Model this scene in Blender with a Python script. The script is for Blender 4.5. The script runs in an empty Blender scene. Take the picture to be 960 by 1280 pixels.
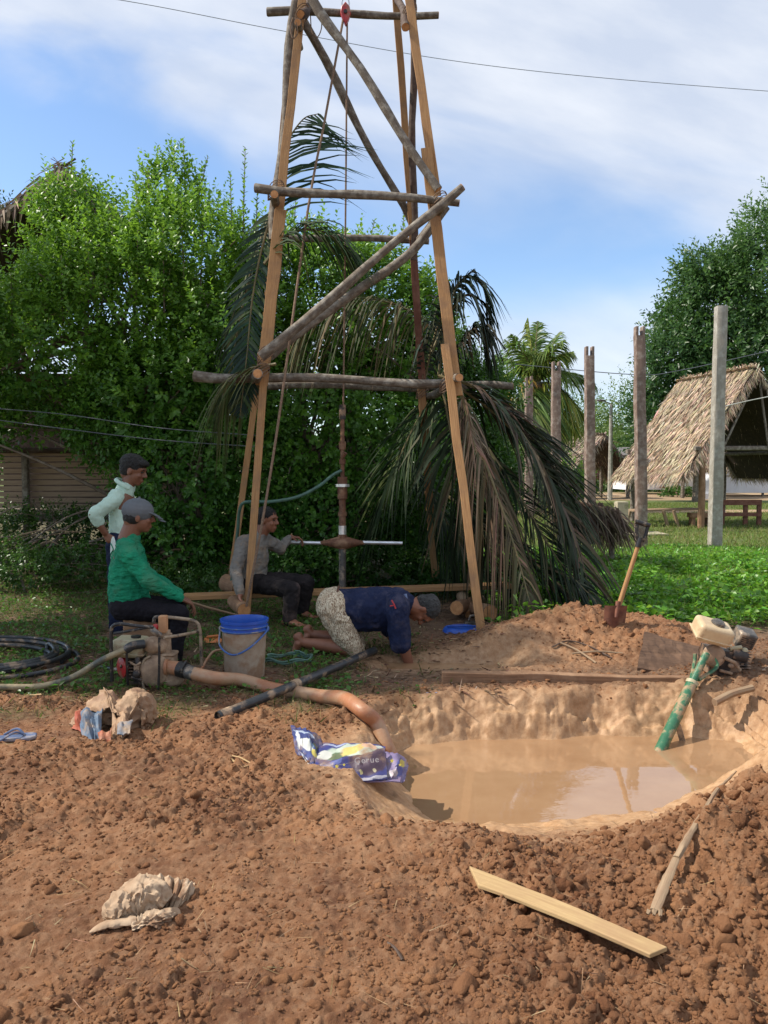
import bpy, math, random
import numpy as np
from mathutils import Vector, Matrix
random.seed(7)
RNG = np.random.default_rng(11)
SC = bpy.context.scene
COL = SC.collection
PI = math.pi
# ---------------------------------------------------------------- camera
CAM_H, PITCH, FPX = 1.4, math.atan(0.05), 1000.0
cd = bpy.data.cameras.new('camera'); cam = bpy.data.objects.new('camera', cd); COL.objects.link(cam)
cd.sensor_fit = 'VERTICAL'; cd.sensor_height = 32.0; cd.lens = 32.0 * FPX / 1280.0
cd.clip_start = 0.05; cd.clip_end = 4000
cam.location = (0, 0, CAM_H); cam.rotation_euler = (PI / 2 - PITCH, 0, 0)
SC.camera = cam
# ---------------------------------------------------------------- light and sky
SUN_DIR = Vector((-0.68, 0.02, 0.73)).normalized()
SKY_STRENGTH, SUN_STRENGTH, EXPOSURE = 0.125, 4.8, 0.33
elev = math.asin(SUN_DIR.z); azim = math.atan2(SUN_DIR.x, SUN_DIR.y)
sd = bpy.data.lights.new('sun', 'SUN'); so = bpy.data.objects.new('sun', sd); COL.objects.link(so)
sd.energy = SUN_STRENGTH; sd.angle = math.radians(0.53); sd.color = (1.0, 0.93, 0.82)
so.rotation_euler = SUN_DIR.to_track_quat('Z', 'Y').to_euler(); so.location = (-20, 10, 30)
SC.view_settings.view_transform = 'Standard'; SC.view_settings.look = 'None'
SC.view_settings.exposure = EXPOSURE; SC.view_settings.gamma = 1.0

W = bpy.data.worlds.new('World'); SC.world = W; W.use_nodes = True
nt = W.node_tree; N = nt.nodes; Lk = nt.links; N.clear()
def nd(nt_, typ, **kw):
    n = nt_.nodes.new(typ)
    for k, v in kw.items():
        if hasattr(n, k): setattr(n, k, v)
        else: n.inputs[k].default_value = v
    return n
def wm(op, a, b=None, c=None, clamp=False):
    m = nt.nodes.new('ShaderNodeMath'); m.operation = op; m.use_clamp = clamp
    for i, v in enumerate((a, b, c)):
        if v is None: continue
        if isinstance(v, (int, float)): m.inputs[i].default_value = v
        else: nt.links.new(v, m.inputs[i])
    return m.outputs[0]
sky = N.new('ShaderNodeTexSky'); sky.sky_type = 'NISHITA'; sky.sun_disc = False
sky.sun_elevation = elev; sky.sun_rotation = azim; sky.altitude = 100; sky.air_density = 1.0; sky.dust_density = 0.4; sky.ozone_density = 3.0
tc = N.new('ShaderNodeTexCoord'); sx = N.new('ShaderNodeSeparateXYZ'); Lk.new(tc.outputs['Generated'], sx.inputs[0])
# thin high cloud on a plane far above the ground, in the sky's own directions
zc = wm('MAXIMUM', sx.outputs[2], 0.02)
den = wm('ADD', wm('MAXIMUM', wm('ABSOLUTE', sx.outputs[1]), 0.05), 0.0)
u = wm('DIVIDE', sx.outputs[0], den); v = wm('DIVIDE', zc, den)
cmb = N.new('ShaderNodeCombineXYZ'); Lk.new(wm('MULTIPLY', u, 1.3), cmb.inputs[0]); Lk.new(wm('ADD', wm('MULTIPLY', v, 3.2), wm('MULTIPLY', u, 0.9)), cmb.inputs[1])
n1 = N.new('ShaderNodeTexNoise'); n1.inputs['Scale'].default_value = 1.6; n1.inputs['Detail'].default_value = 6; n1.inputs['Roughness'].default_value = 0.48
n1.inputs['Distortion'].default_value = 0.5
Lk.new(cmb.outputs[0], n1.inputs['Vector'])
nz = wm('SUBTRACT', n1.outputs[0], 0.5)
band = wm('ADD', wm('SUBTRACT', wm('ADD', v, wm('MULTIPLY', u, 0.27)), 0.385), wm('MULTIPLY', nz, 0.55))
mr = N.new('ShaderNodeMapRange'); mr.interpolation_type = 'SMOOTHSTEP'; Lk.new(band, mr.inputs[0]); mr.inputs[1].default_value = -0.09; mr.inputs[2].default_value = 0.10
low = wm('SUBTRACT', 0.05, wm('ABSOLUTE', wm('SUBTRACT', wm('ADD', v, wm('MULTIPLY', nz, 0.22)), 0.14)))
mr2 = N.new('ShaderNodeMapRange'); mr2.interpolation_type = 'SMOOTHSTEP'; Lk.new(low, mr2.inputs[0]); mr2.inputs[1].default_value = -0.06; mr2.inputs[2].default_value = 0.05; mr2.inputs[4].default_value = 0.75
cm = wm('MAXIMUM', wm('MULTIPLY', mr.outputs[0], 0.86), mr2.outputs[0], clamp=True)
hs = N.new('ShaderNodeHueSaturation'); hs.inputs['Saturation'].default_value = 1.0; hs.inputs['Value'].default_value = 1.34; Lk.new(sky.outputs[0], hs.inputs['Color'])
mix = N.new('ShaderNodeMixRGB'); Lk.new(cm, mix.inputs[0]); Lk.new(hs.outputs[0], mix.inputs[1]); cn = N.new('ShaderNodeTexNoise'); cn.inputs['Scale'].default_value = 3.4; cn.inputs['Detail'].default_value = 7; cn.inputs['Roughness'].default_value = .55; Lk.new(cmb.outputs[0], cn.inputs['Vector'])
cr_ = N.new('ShaderNodeValToRGB'); Lk.new(cn.outputs[0], cr_.inputs[0]); cr_.color_ramp.elements[0].position = .36; cr_.color_ramp.elements[0].color = (4.5, 4.95, 5.8, 1); cr_.color_ramp.elements[1].position = .66; cr_.color_ramp.elements[1].color = (5.9, 6.15, 6.6, 1); Lk.new(cr_.outputs[0], mix.inputs[2])
bg = N.new('ShaderNodeBackground'); bg.inputs[1].default_value = SKY_STRENGTH; Lk.new(mix.outputs[0], bg.inputs[0])
wo = N.new('ShaderNodeOutputWorld'); Lk.new(bg.outputs[0], wo.inputs[0])

# ---------------------------------------------------------------- points from the photograph's perspective
CP, SP = math.cos(PITCH), math.sin(PITCH)
def ray(px, py):
    a = (px - 480) / FPX; b = (640 - py) / FPX
    return Vector((a, CP + b * SP, -SP + b * CP))
def P(px, py, Y):
    r = ray(px, py); return Vector((0, 0, CAM_H)) + r * (Y / r.y)
def G(px, py, z=0.0):
    r = ray(px, py); return Vector((0, 0, CAM_H)) + r * ((z - CAM_H) / r.z)

# ---------------------------------------------------------------- noise
def _lat(seed): return np.random.default_rng(seed).random((256, 256))
_L = {}
def vnoise(x, y, seed=0):
    if seed not in _L: _L[seed] = _lat(seed)
    T = _L[seed]
    xi = np.floor(x).astype(int); yi = np.floor(y).astype(int); fx = x - xi; fy = y - yi
    fx = fx * fx * (3 - 2 * fx); fy = fy * fy * (3 - 2 * fy)
    a = T[xi & 255, yi & 255]; b = T[(xi + 1) & 255, yi & 255]; c = T[xi & 255, (yi + 1) & 255]; d = T[(xi + 1) & 255, (yi + 1) & 255]
    return (a * (1 - fx) + b * fx) * (1 - fy) + (c * (1 - fx) + d * fx) * fy
def fbm(x, y, seed=0, o=4):
    s = 0; a = .5; t = 0
    for i in range(o):
        s = s + a * vnoise(x * 2 ** i + 13.7 * i, y * 2 ** i - 7.1 * i, seed + i); t += a; a *= .5
    return s / t
def cells(x, y, size, seed, keep=.7):
    """rounded lumps: one jittered lump per cell, some cells empty"""
    X = x / size; Y = y / size
    A, B, C_, D = _lat(seed), _lat(seed + 1), _lat(seed + 2), _lat(seed + 3)
    xi = np.floor(X).astype(int); yi = np.floor(Y).astype(int)
    h = np.zeros_like(X)
    for i in (-1, 0, 1):
        for j in (-1, 0, 1):
            cx = (xi + i) & 255; cy = (yi + j) & 255
            px = xi + i + A[cx, cy]; py = yi + j + B[cx, cy]
            r = .35 + .45 * C_[cx, cy]; k = np.where(D[cx, cy] < keep, 1., 0.)
            an = C_[cx, cy] * 40; dx = X - px; dy = Y - py
            ex = dx * np.cos(an) + dy * np.sin(an); ey = (-dx * np.sin(an) + dy * np.cos(an)) * 1.35
            q = 1 - (ex * ex + ey * ey) / (r * r)
            h = np.maximum(h, k * r * np.sqrt(np.clip(q, 0, 1)) * (.6 + .6 * D[cy, cx]))
    return h * size
def sstep(a, b, x):
    t = np.clip((x - a) / (b - a), 0, 1); return t * t * (3 - 2 * t)

# ---------------------------------------------------------------- the ground's shape
WZ = -0.25
_pit = [(500, 940), (520, 931), (600, 926), (700, 924), (745, 921), (800, 923), (860, 922), (915, 930), (935, 945), (915, 962), (880, 985), (830, 1008), (760, 1020),
        (690, 1028), (600, 1030), (545, 1026), (515, 1000), (502, 970)]
PIT = np.array([tuple(G(a, b, WZ))[:2] for a, b in _pit])
def poly_sd(x, y, V):
    d = np.full(x.shape, 1e9); s = np.ones(x.shape, bool)
    n = len(V); ins = np.zeros(x.shape, bool)
    for i in range(n):
        ax, ay = V[i]; bx, by = V[(i + 1) % n]
        ex, ey = bx - ax, by - ay
        t = np.clip(((x - ax) * ex + (y - ay) * ey) / (ex * ex + ey * ey), 0, 1)
        d = np.minimum(d, np.hypot(x - ax - t * ex, y - ay - t * ey))
        c = ((ay > y) != (by > y)) & (x < (bx - ax) * (y - ay) / (by - ay + 1e-12) + ax)
        ins ^= c
    return np.where(ins, -d, d)
PC = PIT.mean(0)
def gauss(x, y, cx, cy, sx_, sy_, rot=0):
    c, s = math.cos(rot), math.sin(rot); dx = x - cx; dy = y - cy
    a = dx * c + dy * s; b = -dx * s + dy * c
    return np.exp(-((a / sx_) ** 2 + (b / sy_) ** 2))
def base_h(x, y):
    x = np.asarray(x, float); y = np.asarray(y, float)
    h = .035 * (fbm(x * .9, y * .9, 31, 3) - .5) * sstep(30, 12, y)
    h = h + .26 * gauss(x, y, 1.50, 6.45, .55, .40) + .16 * gauss(x, y, 2.15, 6.25, .5, .34) + .12 * gauss(x, y, .95, 6.2, .35, .3)   # heap behind the trench
    h = h + .12 * gauss(x, y, 2.9, 5.6, .8, .7)
    h = h + .62 * gauss(x, y, 2.16, 3.22, .80, .56, .5) + .10 * gauss(x, y, 1.35, 2.95, .45, .40)   # heap at the right
    h = h + .07 * gauss(x, y, -1.9, 3.7, .6, .4)
    h = h - .16 * sstep(.0, 1., 1 - np.maximum(abs((x - .52) / .62), abs((y - 5.87) / .22)) ** 2)    # small mud pool by the kneeling man
    sd_ = poly_sd(x, y, PIT)
    nx = (x - PC[0]) / 1.0; ny = (y - PC[1]) / .6; l = np.hypot(nx, ny) + 1e-6; nx /= l; ny /= l
    w = .17 + .95 * np.maximum(0, -ny) ** 2 * (.35 + .65 * sstep(-.7, .1, nx)) + .42 * np.maximum(0, nx) ** 2 * (ny > -.5) + .08 * np.maximum(0, -nx)
    w = w * (.8 + .4 * vnoise(x * 3, y * 3, 77))
    sdn = sd_ + .09 * (fbm(x * 4, y * 4, 55, 4) - .5) + .05 * (fbm(x * 11, y * 7, 58, 4) - .5) * (y > PC[1]) * sstep(.0, .05, sd_)
    t = np.clip(sdn / w, 0, 1); t = t + np.sin(t * PI) * sstep(-.5, .1, ny) * (.34 * (fbm(x * 2.6, sd_ * 22, 59, 5) - .5) + .22 * (fbm(x * 17, sd_ * 60, 60, 4) - .5)); nr_ = sstep(-.2, -.75, ny); t = np.clip(t, 0, 1) ** (.78 + .22 * nr_)
    prof = t * t * (3 - 2 * t) * (1 - nr_) + nr_ * t
    fl = np.where(sdn < 0, WZ - .015 * (1 - nr_) - .25 * np.clip(-sdn / .3, 0, 1), WZ - .015 * (1 - nr_))
    h = np.where(sdn < w, fl * (1 - prof) + np.minimum(h, .5) * prof, h)
    h = h - .07 * gauss(x, y, 1.42, 5.05, .07, .15, .35)      # spill channel cut in the far bank
    return h
def masks(x, y):
    """cloddy soil, wet clay, grass cover"""
    sd_ = poly_sd(x, y, PIT)
    ny = (y - PC[1]) / .6; nx = (x - PC[0])
    wet = 1 - sstep(.04, .30 + .55 * np.clip(-ny, 0, 1) + .25 * np.clip(nx - .2, 0, 1), sd_ + .12 * (fbm(x * 6, y * 6, 90, 3) - .5))
    wet = np.maximum(wet, .9 * gauss(x, y, .55, 5.9, .75, .30))
    wet = np.maximum(wet, .8 * gauss(x, y, 1.9, 4.75, .6, .35))
    g = fbm(x * 2.2, y * 2.2, 120, 4)
    left = sstep(4.3, 5.6, y + .55 * (-x - 1.0) * (x < -1.0) + 1.3 * (g - .5)) * sstep(.6, -.4, x + .8 * (g - .5))
    left = left * sstep(.38, .6, g + .12 * sstep(6, 9, y) + .10 * sstep(-1.2, -2.2, x))
    right = sstep(6.55, 7.1, y - .25 * (x - 2) + .9 * (g - .5)) * sstep(.8, 1.6, x)
    far = sstep(8.2, 9.5, y)
    grass = np.clip(np.maximum(np.maximum(left, right), far), 0, 1)
    clod = (1 - wet) * (1 - sstep(4.6, 6.2, y) * (1 - np.clip(gauss(x, y, 1.6, 6.3, 1.3, .7) * 1.4, 0, 1)))
    clod = clod * (1 - .8 * grass)
    smooth = sstep(.44, .58, fbm(x * 1.5 + 4, y * 1.5, 140, 3)) * sstep(.8, -.3, x)
    clod = clod * (1 - .62 * smooth)
    clod = clod * (1 - (1 - sstep(.12, .55, sd_)) * np.clip(-ny * 1.5, 0, 1) * .9)
    clod = clod * (1 - .85 * np.clip(gauss(x, y, -.15, 3.85, .34, .20) + gauss(x, y, -1.55, 4.22, .26, .18) + gauss(x, y, -.75, 2.52, .17, .10), 0, 1))
    return clod, wet, grass
def H(x, y):
    return float(base_h(np.array([x]), np.array([y]))[0])
def full_h(x, y):
    h = base_h(x, y); clod, wet, grass = masks(x, y)
    near = sstep(14, 7, y)
    wx = x + .03 * (fbm(x * 9, y * 9, 5, 3) - .5) * 2; wy = y + .03 * (fbm(x * 9 + 50, y * 9, 6, 3) - .5) * 2
    big = sstep(.35, .65, fbm(x * 1.7, y * 1.7, 200, 3)); bigR = np.clip(gauss(x, y, 1.9, 3.1, 1.1, .8) * 1.5, 0, 1)
    c = cells(wx, wy, .16, 300, .35) * .42 * np.maximum(big * .5, bigR) + cells(wx + 3, wy, .085, 310, .6) * .48 * np.maximum(.25 + .6 * big, bigR) \
        + cells(wx, wy + 5, .042, 320, .75) * .50 + cells(wx, wy, .021, 330, .8) * .5
    c = c * (.45 + 1.1 * fbm(x * 26, y * 26, 345, 3)) + .02 * (fbm(wx * 7, wy * 7, 340, 5) - .5) + (.030 + .03 * bigR) * (.22 - np.abs(fbm(wx * 17, wy * 17, 350, 4) - .5)) * 1.5 + .010 * (fbm(x * 60, y * 60, 355, 3) - .5)
    lump = .05 * (fbm(x * 6, y * 6, 400, 5) - .5) + .35 * cells(wx, wy, .11, 410, .6) * .5
    sd_ = poly_sd(x, y, PIT)
    bank = sstep(.0, .06, sd_) * sstep(.6, .25, sd_)
    h = h + near * (clod * c + wet * bank * lump * 1.0 + (1 - clod) * .016 * (fbm(x * 14, y * 14, 420, 4) - .5) + .02 * (fbm(x * 3, y * 3, 430, 3) - .5) * (1 - wet))
    return h, clod, wet, grass

# ---------------------------------------------------------------- object helpers
def tag(o, label=None, cat=None, group=None, kind=None):
    if label: o['label'] = label
    if cat: o['category'] = cat
    if group: o['group'] = group
    if kind: o['kind'] = kind
    return o
def empty(name, loc, label, cat, group=None):
    o = bpy.data.objects.new(name, None); COL.objects.link(o); o.location = loc; o.empty_display_size = .1
    return tag(o, label, cat, group)
def origin(o):
    v = Vector((0, 0, 0))
    while o is not None: v += o.location; o = o.parent
    return v
def copy_tree(o, parent=None):
    c = o.copy(); COL.objects.link(c); c.parent = parent
    for ch in [k for k in list(COL.objects) if k.parent == o]: copy_tree(ch, c)
    return c
def link_mesh(name, me, mat, parent=None, smooth=False):
    o = bpy.data.objects.new(name, me); COL.objects.link(o)
    if mat is not None:
        for m in (mat if isinstance(mat, (list, tuple)) else [mat]): me.materials.append(m)
    off = origin(parent) if parent else None
    if parent:
        o.parent = parent
        me.transform(Matrix.Translation(-off))
    if smooth: me.polygons.foreach_set('use_smooth', [True] * len(me.polygons))
    me.update()
    return o
def np_mesh(name, V, F, mat, parent=None, col=None, smooth=False, extra=None):
    """V (n,3), F list of (m,k) int arrays"""
    me = bpy.data.meshes.new(name)
    if not isinstance(F, (list, tuple)): F = [F]
    F = [f for f in F if len(f)]
    me.vertices.add(len(V)); me.vertices.foreach_set('co', np.asarray(V, np.float32).ravel())
    idx = np.concatenate([f.ravel() for f in F]); tot = np.concatenate([np.full(len(f), f.shape[1]) for f in F])
    me.loops.add(len(idx)); me.loops.foreach_set('vertex_index', idx.astype(np.int32))
    me.polygons.add(len(tot)); me.polygons.foreach_set('loop_start', (np.cumsum(tot) - tot).astype(np.int32))
    me.update(calc_edges=True)
    if col is not None:
        a = me.color_attributes.new('Col', 'FLOAT_COLOR', 'POINT')
        a.data.foreach_set('color', np.concatenate([col, np.ones((len(col), 1))], 1).astype(np.float32).ravel())
    if extra:
        for k, v in extra.items():
            a = me.attributes.new(k, 'FLOAT', 'POINT'); a.data.foreach_set('value', v.astype(np.float32))
    o = link_mesh(name, me, mat, parent, smooth)
    return o

class MB:
    """collects tubes, boxes and ellipsoids and links them as one mesh object, with lengthwise uvs"""
    def __init__(s): s.v = []; s.f = []; s.uv = []
    def add(s, vs, fs, uvs=None):
        b = len(s.v); s.v += [tuple(q) for q in vs]; s.f += [tuple(i + b for i in f) for f in fs]
        s.uv += list(uvs) if uvs else [(0, 0)] * len(vs)
        return s
    def tube(s, pts, r, n=10, cap=True, flat=1.0, up=None, jit=0.0, seed=None):
        pts = [Vector(p) for p in pts]; m = len(pts)
        rs = list(r) if isinstance(r, (list, tuple)) else [r] * m
        rnd = random.Random(seed if seed is not None else m * 7 + int(abs(pts[0].x) * 1000))
        vs = []; uvs = []; L = 0; prev = None
        for i, p in enumerate(pts):
            t = (pts[min(i + 1, m - 1)] - pts[max(i - 1, 0)]).normalized()
            if prev is None:
                a = Vector(up) if up else (Vector((0, 0, 1)) if abs(t.z) < .9 else Vector((0, 1, 0)))
            else: a = prev
            sd_ = t.cross(a).normalized(); u_ = sd_.cross(t).normalized(); prev = u_
            if i: L += (p - pts[i - 1]).length
            for k in range(n):
                an = 2 * PI * k / n; j = 1 + jit * (rnd.random() - .5)
                vs.append(p + (sd_ * math.cos(an) + u_ * math.sin(an) * flat) * rs[i] * j); uvs.append((L, rs[i] * 6.28 * k / n))
        fs = [(i * n + k, i * n + (k + 1) % n, (i + 1) * n + (k + 1) % n, (i + 1) * n + k) for i in range(m - 1) for k in range(n)]
        if cap: fs += [tuple(range(n))[::-1], tuple((m - 1) * n + k for k in range(n))]
        return s.add(vs, fs, uvs)
    def box(s, c, ax, ay, az):
        """c centre, ax ay az half-extent vectors"""
        c, ax, ay, az = Vector(c), Vector(ax), Vector(ay), Vector(az)
        if ax.cross(ay).dot(az) < 0: az = -az
        vs = [c + ax * i + ay * j + az * k for i in (-1, 1) for j in (-1, 1) for k in (-1, 1)]
        fs = [(0, 1, 3, 2), (4, 6, 7, 5), (0, 4, 5, 1), (2, 3, 7, 6), (0, 2, 6, 4), (1, 5, 7, 3)]
        lx, ly, lz = ax.length, ay.length, az.length
        uvs = [(i * lx, j * ly + k * lz) for i in (-1, 1) for j in (-1, 1) for k in (-1, 1)]
        return s.add(vs, fs, uvs)
    def board(s, p0, p1, w, t, up=(0, 0, 1)):
        """board from p0 to p1; w width across, t thickness along up"""
        p0, p1 = Vector(p0), Vector(p1); d = (p1 - p0); sd_ = d.cross(Vector(up)).normalized(); u_ = sd_.cross(d).normalized()
        return s.box((p0 + p1) / 2, d / 2, sd_ * w / 2, u_ * t / 2)
    def ell(s, c, r, fx=None, fz=None, nu=14, nv=9):
        c = Vector(c); X = Vector(fx).normalized() if fx is not None else Vector((1, 0, 0)); Z = Vector(fz).normalized() if fz is not None else Vector((0, 0, 1))
        Y_ = Z.cross(X).normalized(); Z = X.cross(Y_).normalized()
        r = r if isinstance(r, (tuple, list)) else (r, r, r)
        vs = [c + Z * r[2]]
        for i in range(1, nv):
            th = PI * i / nv
            for k in range(nu):
                ph = 2 * PI * k / nu
                vs.append(c + X * r[0] * math.sin(th) * math.cos(ph) + Y_ * r[1] * math.sin(th) * math.sin(ph) + Z * r[2] * math.cos(th))
        vs.append(c - Z * r[2]); e = len(vs) - 1
        fs = [(0, 1 + k, 1 + (k + 1) % nu) for k in range(nu)]
        for i in range(nv - 2):
            for k in range(nu): a = 1 + i * nu; fs.append((a + k, a + nu + k, a + nu + (k + 1) % nu, a + (k + 1) % nu))
        a = 1 + (nv - 2) * nu; fs += [(a + k, e, a + (k + 1) % nu) for k in range(nu)]
        return s.add(vs, fs)
    def caps(s, p0, p1, r0, r1, lat=None, k=1.0, n=12):
        """tapered capsule, stretched by k along the lateral axis"""
        p0, p1 = Vector(p0), Vector(p1); d = p1 - p0; L = d.length
        t = d.normalized() if L > 1e-6 else Vector((0, 0, 1)); a = Vector((0, 0, 1)) if abs(t.z) < .9 else Vector((1, 0, 0))
        sd_ = t.cross(a).normalized(); u_ = sd_.cross(t).normalized(); lat = Vector(lat) if lat else None
        rings = [(p0, r0, th) for th in (-80, -50, -20, 0)] + [(p1, r1, th) for th in (0, 20, 50, 80)]
        vs = []
        for (p, r, th) in rings:
            th = math.radians(th)
            for q in range(n):
                an = 2 * PI * q / n
                o = (sd_ * math.cos(an) + u_ * math.sin(an)) * r * math.cos(th) + t * r * math.sin(th)
                if lat: o = o + lat * (o.dot(lat) * (k - 1))
                vs.append(p + o)
        m = len(rings)
        fs = [(i * n + q, i * n + (q + 1) % n, (i + 1) * n + (q + 1) % n, (i + 1) * n + q) for i in range(m - 1) for q in range(n)]
        fs += [tuple(range(n))[::-1], tuple((m - 1) * n + q for q in range(n))]
        return s.add(vs, fs)
    def lathe(s, c, prof, n=32, axis=(0, 0, 1), capb=False, capt=False):
        c = Vector(c); Z = Vector(axis).normalized(); X = Z.orthogonal().normalized(); Y_ = Z.cross(X)
        vs = [c + Z * z + (X * math.cos(2 * PI * k / n) + Y_ * math.sin(2 * PI * k / n)) * r for (r, z) in prof for k in range(n)]
        m = len(prof)
        fs = [(i * n + k, i * n + (k + 1) % n, (i + 1) * n + (k + 1) % n, (i + 1) * n + k) for i in range(m - 1) for k in range(n)]
        if capb: fs.append(tuple(range(n))[::-1])
        if capt: fs.append(tuple((m - 1) * n + k for k in range(n)))
        return s.add(vs, fs, [(z, r * 6.28 * k / n) for (r, z) in prof for k in range(n)])
    def build(s, name, mat, parent=None, smooth=True, bevel=0, label=None, seg=2):
        me = bpy.data.meshes.new(name); me.from_pydata(s.v, [], s.f); 
        uvl = me.uv_layers.new(name='UVMap')
        li = np.zeros(len(me.loops), np.int32); me.loops.foreach_get('vertex_index', li)
        uvl.data.foreach_set('uv', np.array(s.uv, np.float32)[li].ravel())
        o = link_mesh(name, me, mat, parent)
        if bevel:
            b = o.modifiers.new('bevel', 'BEVEL'); b.width = bevel; b.segments = seg; b.limit_method = 'ANGLE'; b.angle_limit = math.radians(40)
        if smooth:
            me.polygons.foreach_set('use_smooth', [True] * len(me.polygons))
            me.set_sharp_from_angle(angle=math.radians(42))
        if label: o['label'] = label
        return o
def bake(o):
    """turn the object's modifiers into plain mesh data"""
    dg = bpy.context.evaluated_depsgraph_get(); dg.update()
    me = bpy.data.meshes.new_from_object(o.evaluated_get(dg)); old = o.data; o.modifiers.clear(); o.data = me
    return o
def bez(pts, n=12):
    """smooth curve through points (Catmull-Rom)"""
    pts = [Vector(p) for p in pts]; P_ = [pts[0] * 2 - pts[1]] + pts + [pts[-1] * 2 - pts[-2]]; out = []
    for i in range(1, len(P_) - 2):
        for k in range(n):
            t = k / n; a, b, c, d = P_[i - 1], P_[i], P_[i + 1], P_[i + 2]
            out.append(.5 * ((2 * b) + (c - a) * t + (2 * a - 5 * b + 4 * c - d) * t * t + (3 * b - a - 3 * c + d) * t ** 3))
    return out + [pts[-1]]

# ---------------------------------------------------------------- materials
def new_mat(name):
    m = bpy.data.materials.new(name); m.use_nodes = True; t = m.node_tree; b = t.nodes['Principled BSDF']
    return m, t, b
def ramp(t, fac, stops):
    r = t.nodes.new('ShaderNodeValToRGB'); t.links.new(fac, r.inputs[0]); e = r.color_ramp.elements
    while len(e) > 2: e.remove(e[-1])
    for i, (p, c) in enumerate(stops):
        q = e[i] if i < 2 else e.new(p); q.position = p; q.color = (*c, 1)
    return r.outputs[0]
def noise(t, vec, scale, detail=4, rough=.55, sc=None):
    n = t.nodes.new('ShaderNodeTexNoise'); n.inputs['Scale'].default_value = scale; n.inputs['Detail'].default_value = detail; n.inputs['Roughness'].default_value = rough
    if sc:
        mp = t.nodes.new('ShaderNodeMapping'); mp.inputs['Scale'].default_value = sc; t.links.new(vec, mp.inputs[0]); vec = mp.outputs[0]
    t.links.new(vec, n.inputs['Vector']); return n.outputs[0]
def bump(t, b, h, strength=.5, dist=.01):
    n = t.nodes.new('ShaderNodeBump'); n.inputs['Strength'].default_value = strength; n.inputs['Distance'].default_value = dist
    t.links.new(h, n.inputs['Height']); t.links.new(n.outputs[0], b.inputs['Normal']); return n
def mixc(t, f, a, b, mode='MIX'):
    m = t.nodes.new('ShaderNodeMixRGB'); m.blend_type = mode
    for i, v in ((0, f), (1, a), (2, b)):
        if isinstance(v, (int, float)): m.inputs[i].default_value = v
        elif isinstance(v, tuple): m.inputs[i].default_value = (*v, 1)
        else: t.links.new(v, m.inputs[i])
    return m.outputs[0]
def plain(name, c1, c2=None, scale=8, rough=.7, metal=0, bs=.3, bd=.005, dirt=None, dscale=5, dlo=.5, dhi=.62, spec=.5):
    """colour varied by noise, a fine bump, and optional patches of a second stain colour"""
    m, t, b = new_mat(name); c2 = c2 or tuple(q * .75 for q in c1)
    tcn = t.nodes.new('ShaderNodeTexCoord'); v = tcn.outputs['Object']
    n1_ = noise(t, v, scale, 5, .6)
    c = ramp(t, n1_, [(.35, c2), (.65, c1)])
    if dirt:
        dn = noise(t, v, dscale, 6, .65); f = ramp(t, dn, [(dlo, (0, 0, 0)), (dhi, (1, 1, 1))]); c = mixc(t, f, c, dirt)
    t.links.new(c, b.inputs['Base Color']); b.inputs['Roughness'].default_value = rough; b.inputs['Metallic'].default_value = metal
    b.inputs['Specular IOR Level'].default_value = spec
    if bs: bump(t, b, noise(t, v, scale * 6, 4, .6), bs, bd)
    return m
def wood(name, c1, c2, c3=None, rough=.75, gr=1.0, crack=.5, spots=9, sl=.46, sh=.75):
    """grain along the uv's u axis"""
    m, t, b = new_mat(name); u_ = t.nodes.new('ShaderNodeUVMap'); v = u_.outputs[0]
    oi = t.nodes.new('ShaderNodeTexCoord').outputs['Object']
    g1 = noise(t, v, 6 * gr, 6, .6, sc=(.5, 14, 1)); g2 = noise(t, oi, 3, 4, .5)
    c = ramp(t, g1, [(.3, c2), (.62, c1)])
    c = mixc(t, mixc(t, .6, (0, 0, 0), g2), c, tuple(q * .72 for q in c1))
    if c3:
        g3 = noise(t, oi, spots, 5, .65); f = ramp(t, g3, [(sl, (0, 0, 0)), (sh, (.9, .9, .9))]); c = mixc(t, f, c, c3)
    t.links.new(c, b.inputs['Base Color']); b.inputs['Roughness'].default_value = rough; b.inputs['Specular IOR Level'].default_value = .25
    bump(t, b, g1, crack, .006); return m
def leaf_mat(name, trans=.35, rough=.45, tint=(1, 1, 1), spec=.4):
    m, t, b = new_mat(name); a = t.nodes.new('ShaderNodeAttribute'); a.attribute_name = 'Col'
    c = mixc(t, 1.0, a.outputs['Color'], tint, 'MULTIPLY')
    t.links.new(c, b.inputs['Base Color']); b.inputs['Roughness'].default_value = rough; b.inputs['Specular IOR Level'].default_value = spec
    if trans:
        tr = t.nodes.new('ShaderNodeBsdfTranslucent'); hs_ = t.nodes.new('ShaderNodeHueSaturation'); hs_.inputs['Value'].default_value = 1.6; hs_.inputs['Hue'].default_value = .485
        t.links.new(c, hs_.inputs['Color']); t.links.new(hs_.outputs[0], tr.inputs[0])
        mx = t.nodes.new('ShaderNodeMixShader'); mx.inputs[0].default_value = trans
        t.links.new(b.outputs[0], mx.inputs[1]); t.links.new(tr.outputs[0], mx.inputs[2])
        t.links.new(mx.outputs[0], t.nodes['Material Output'].inputs['Surface'])
    return m

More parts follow.
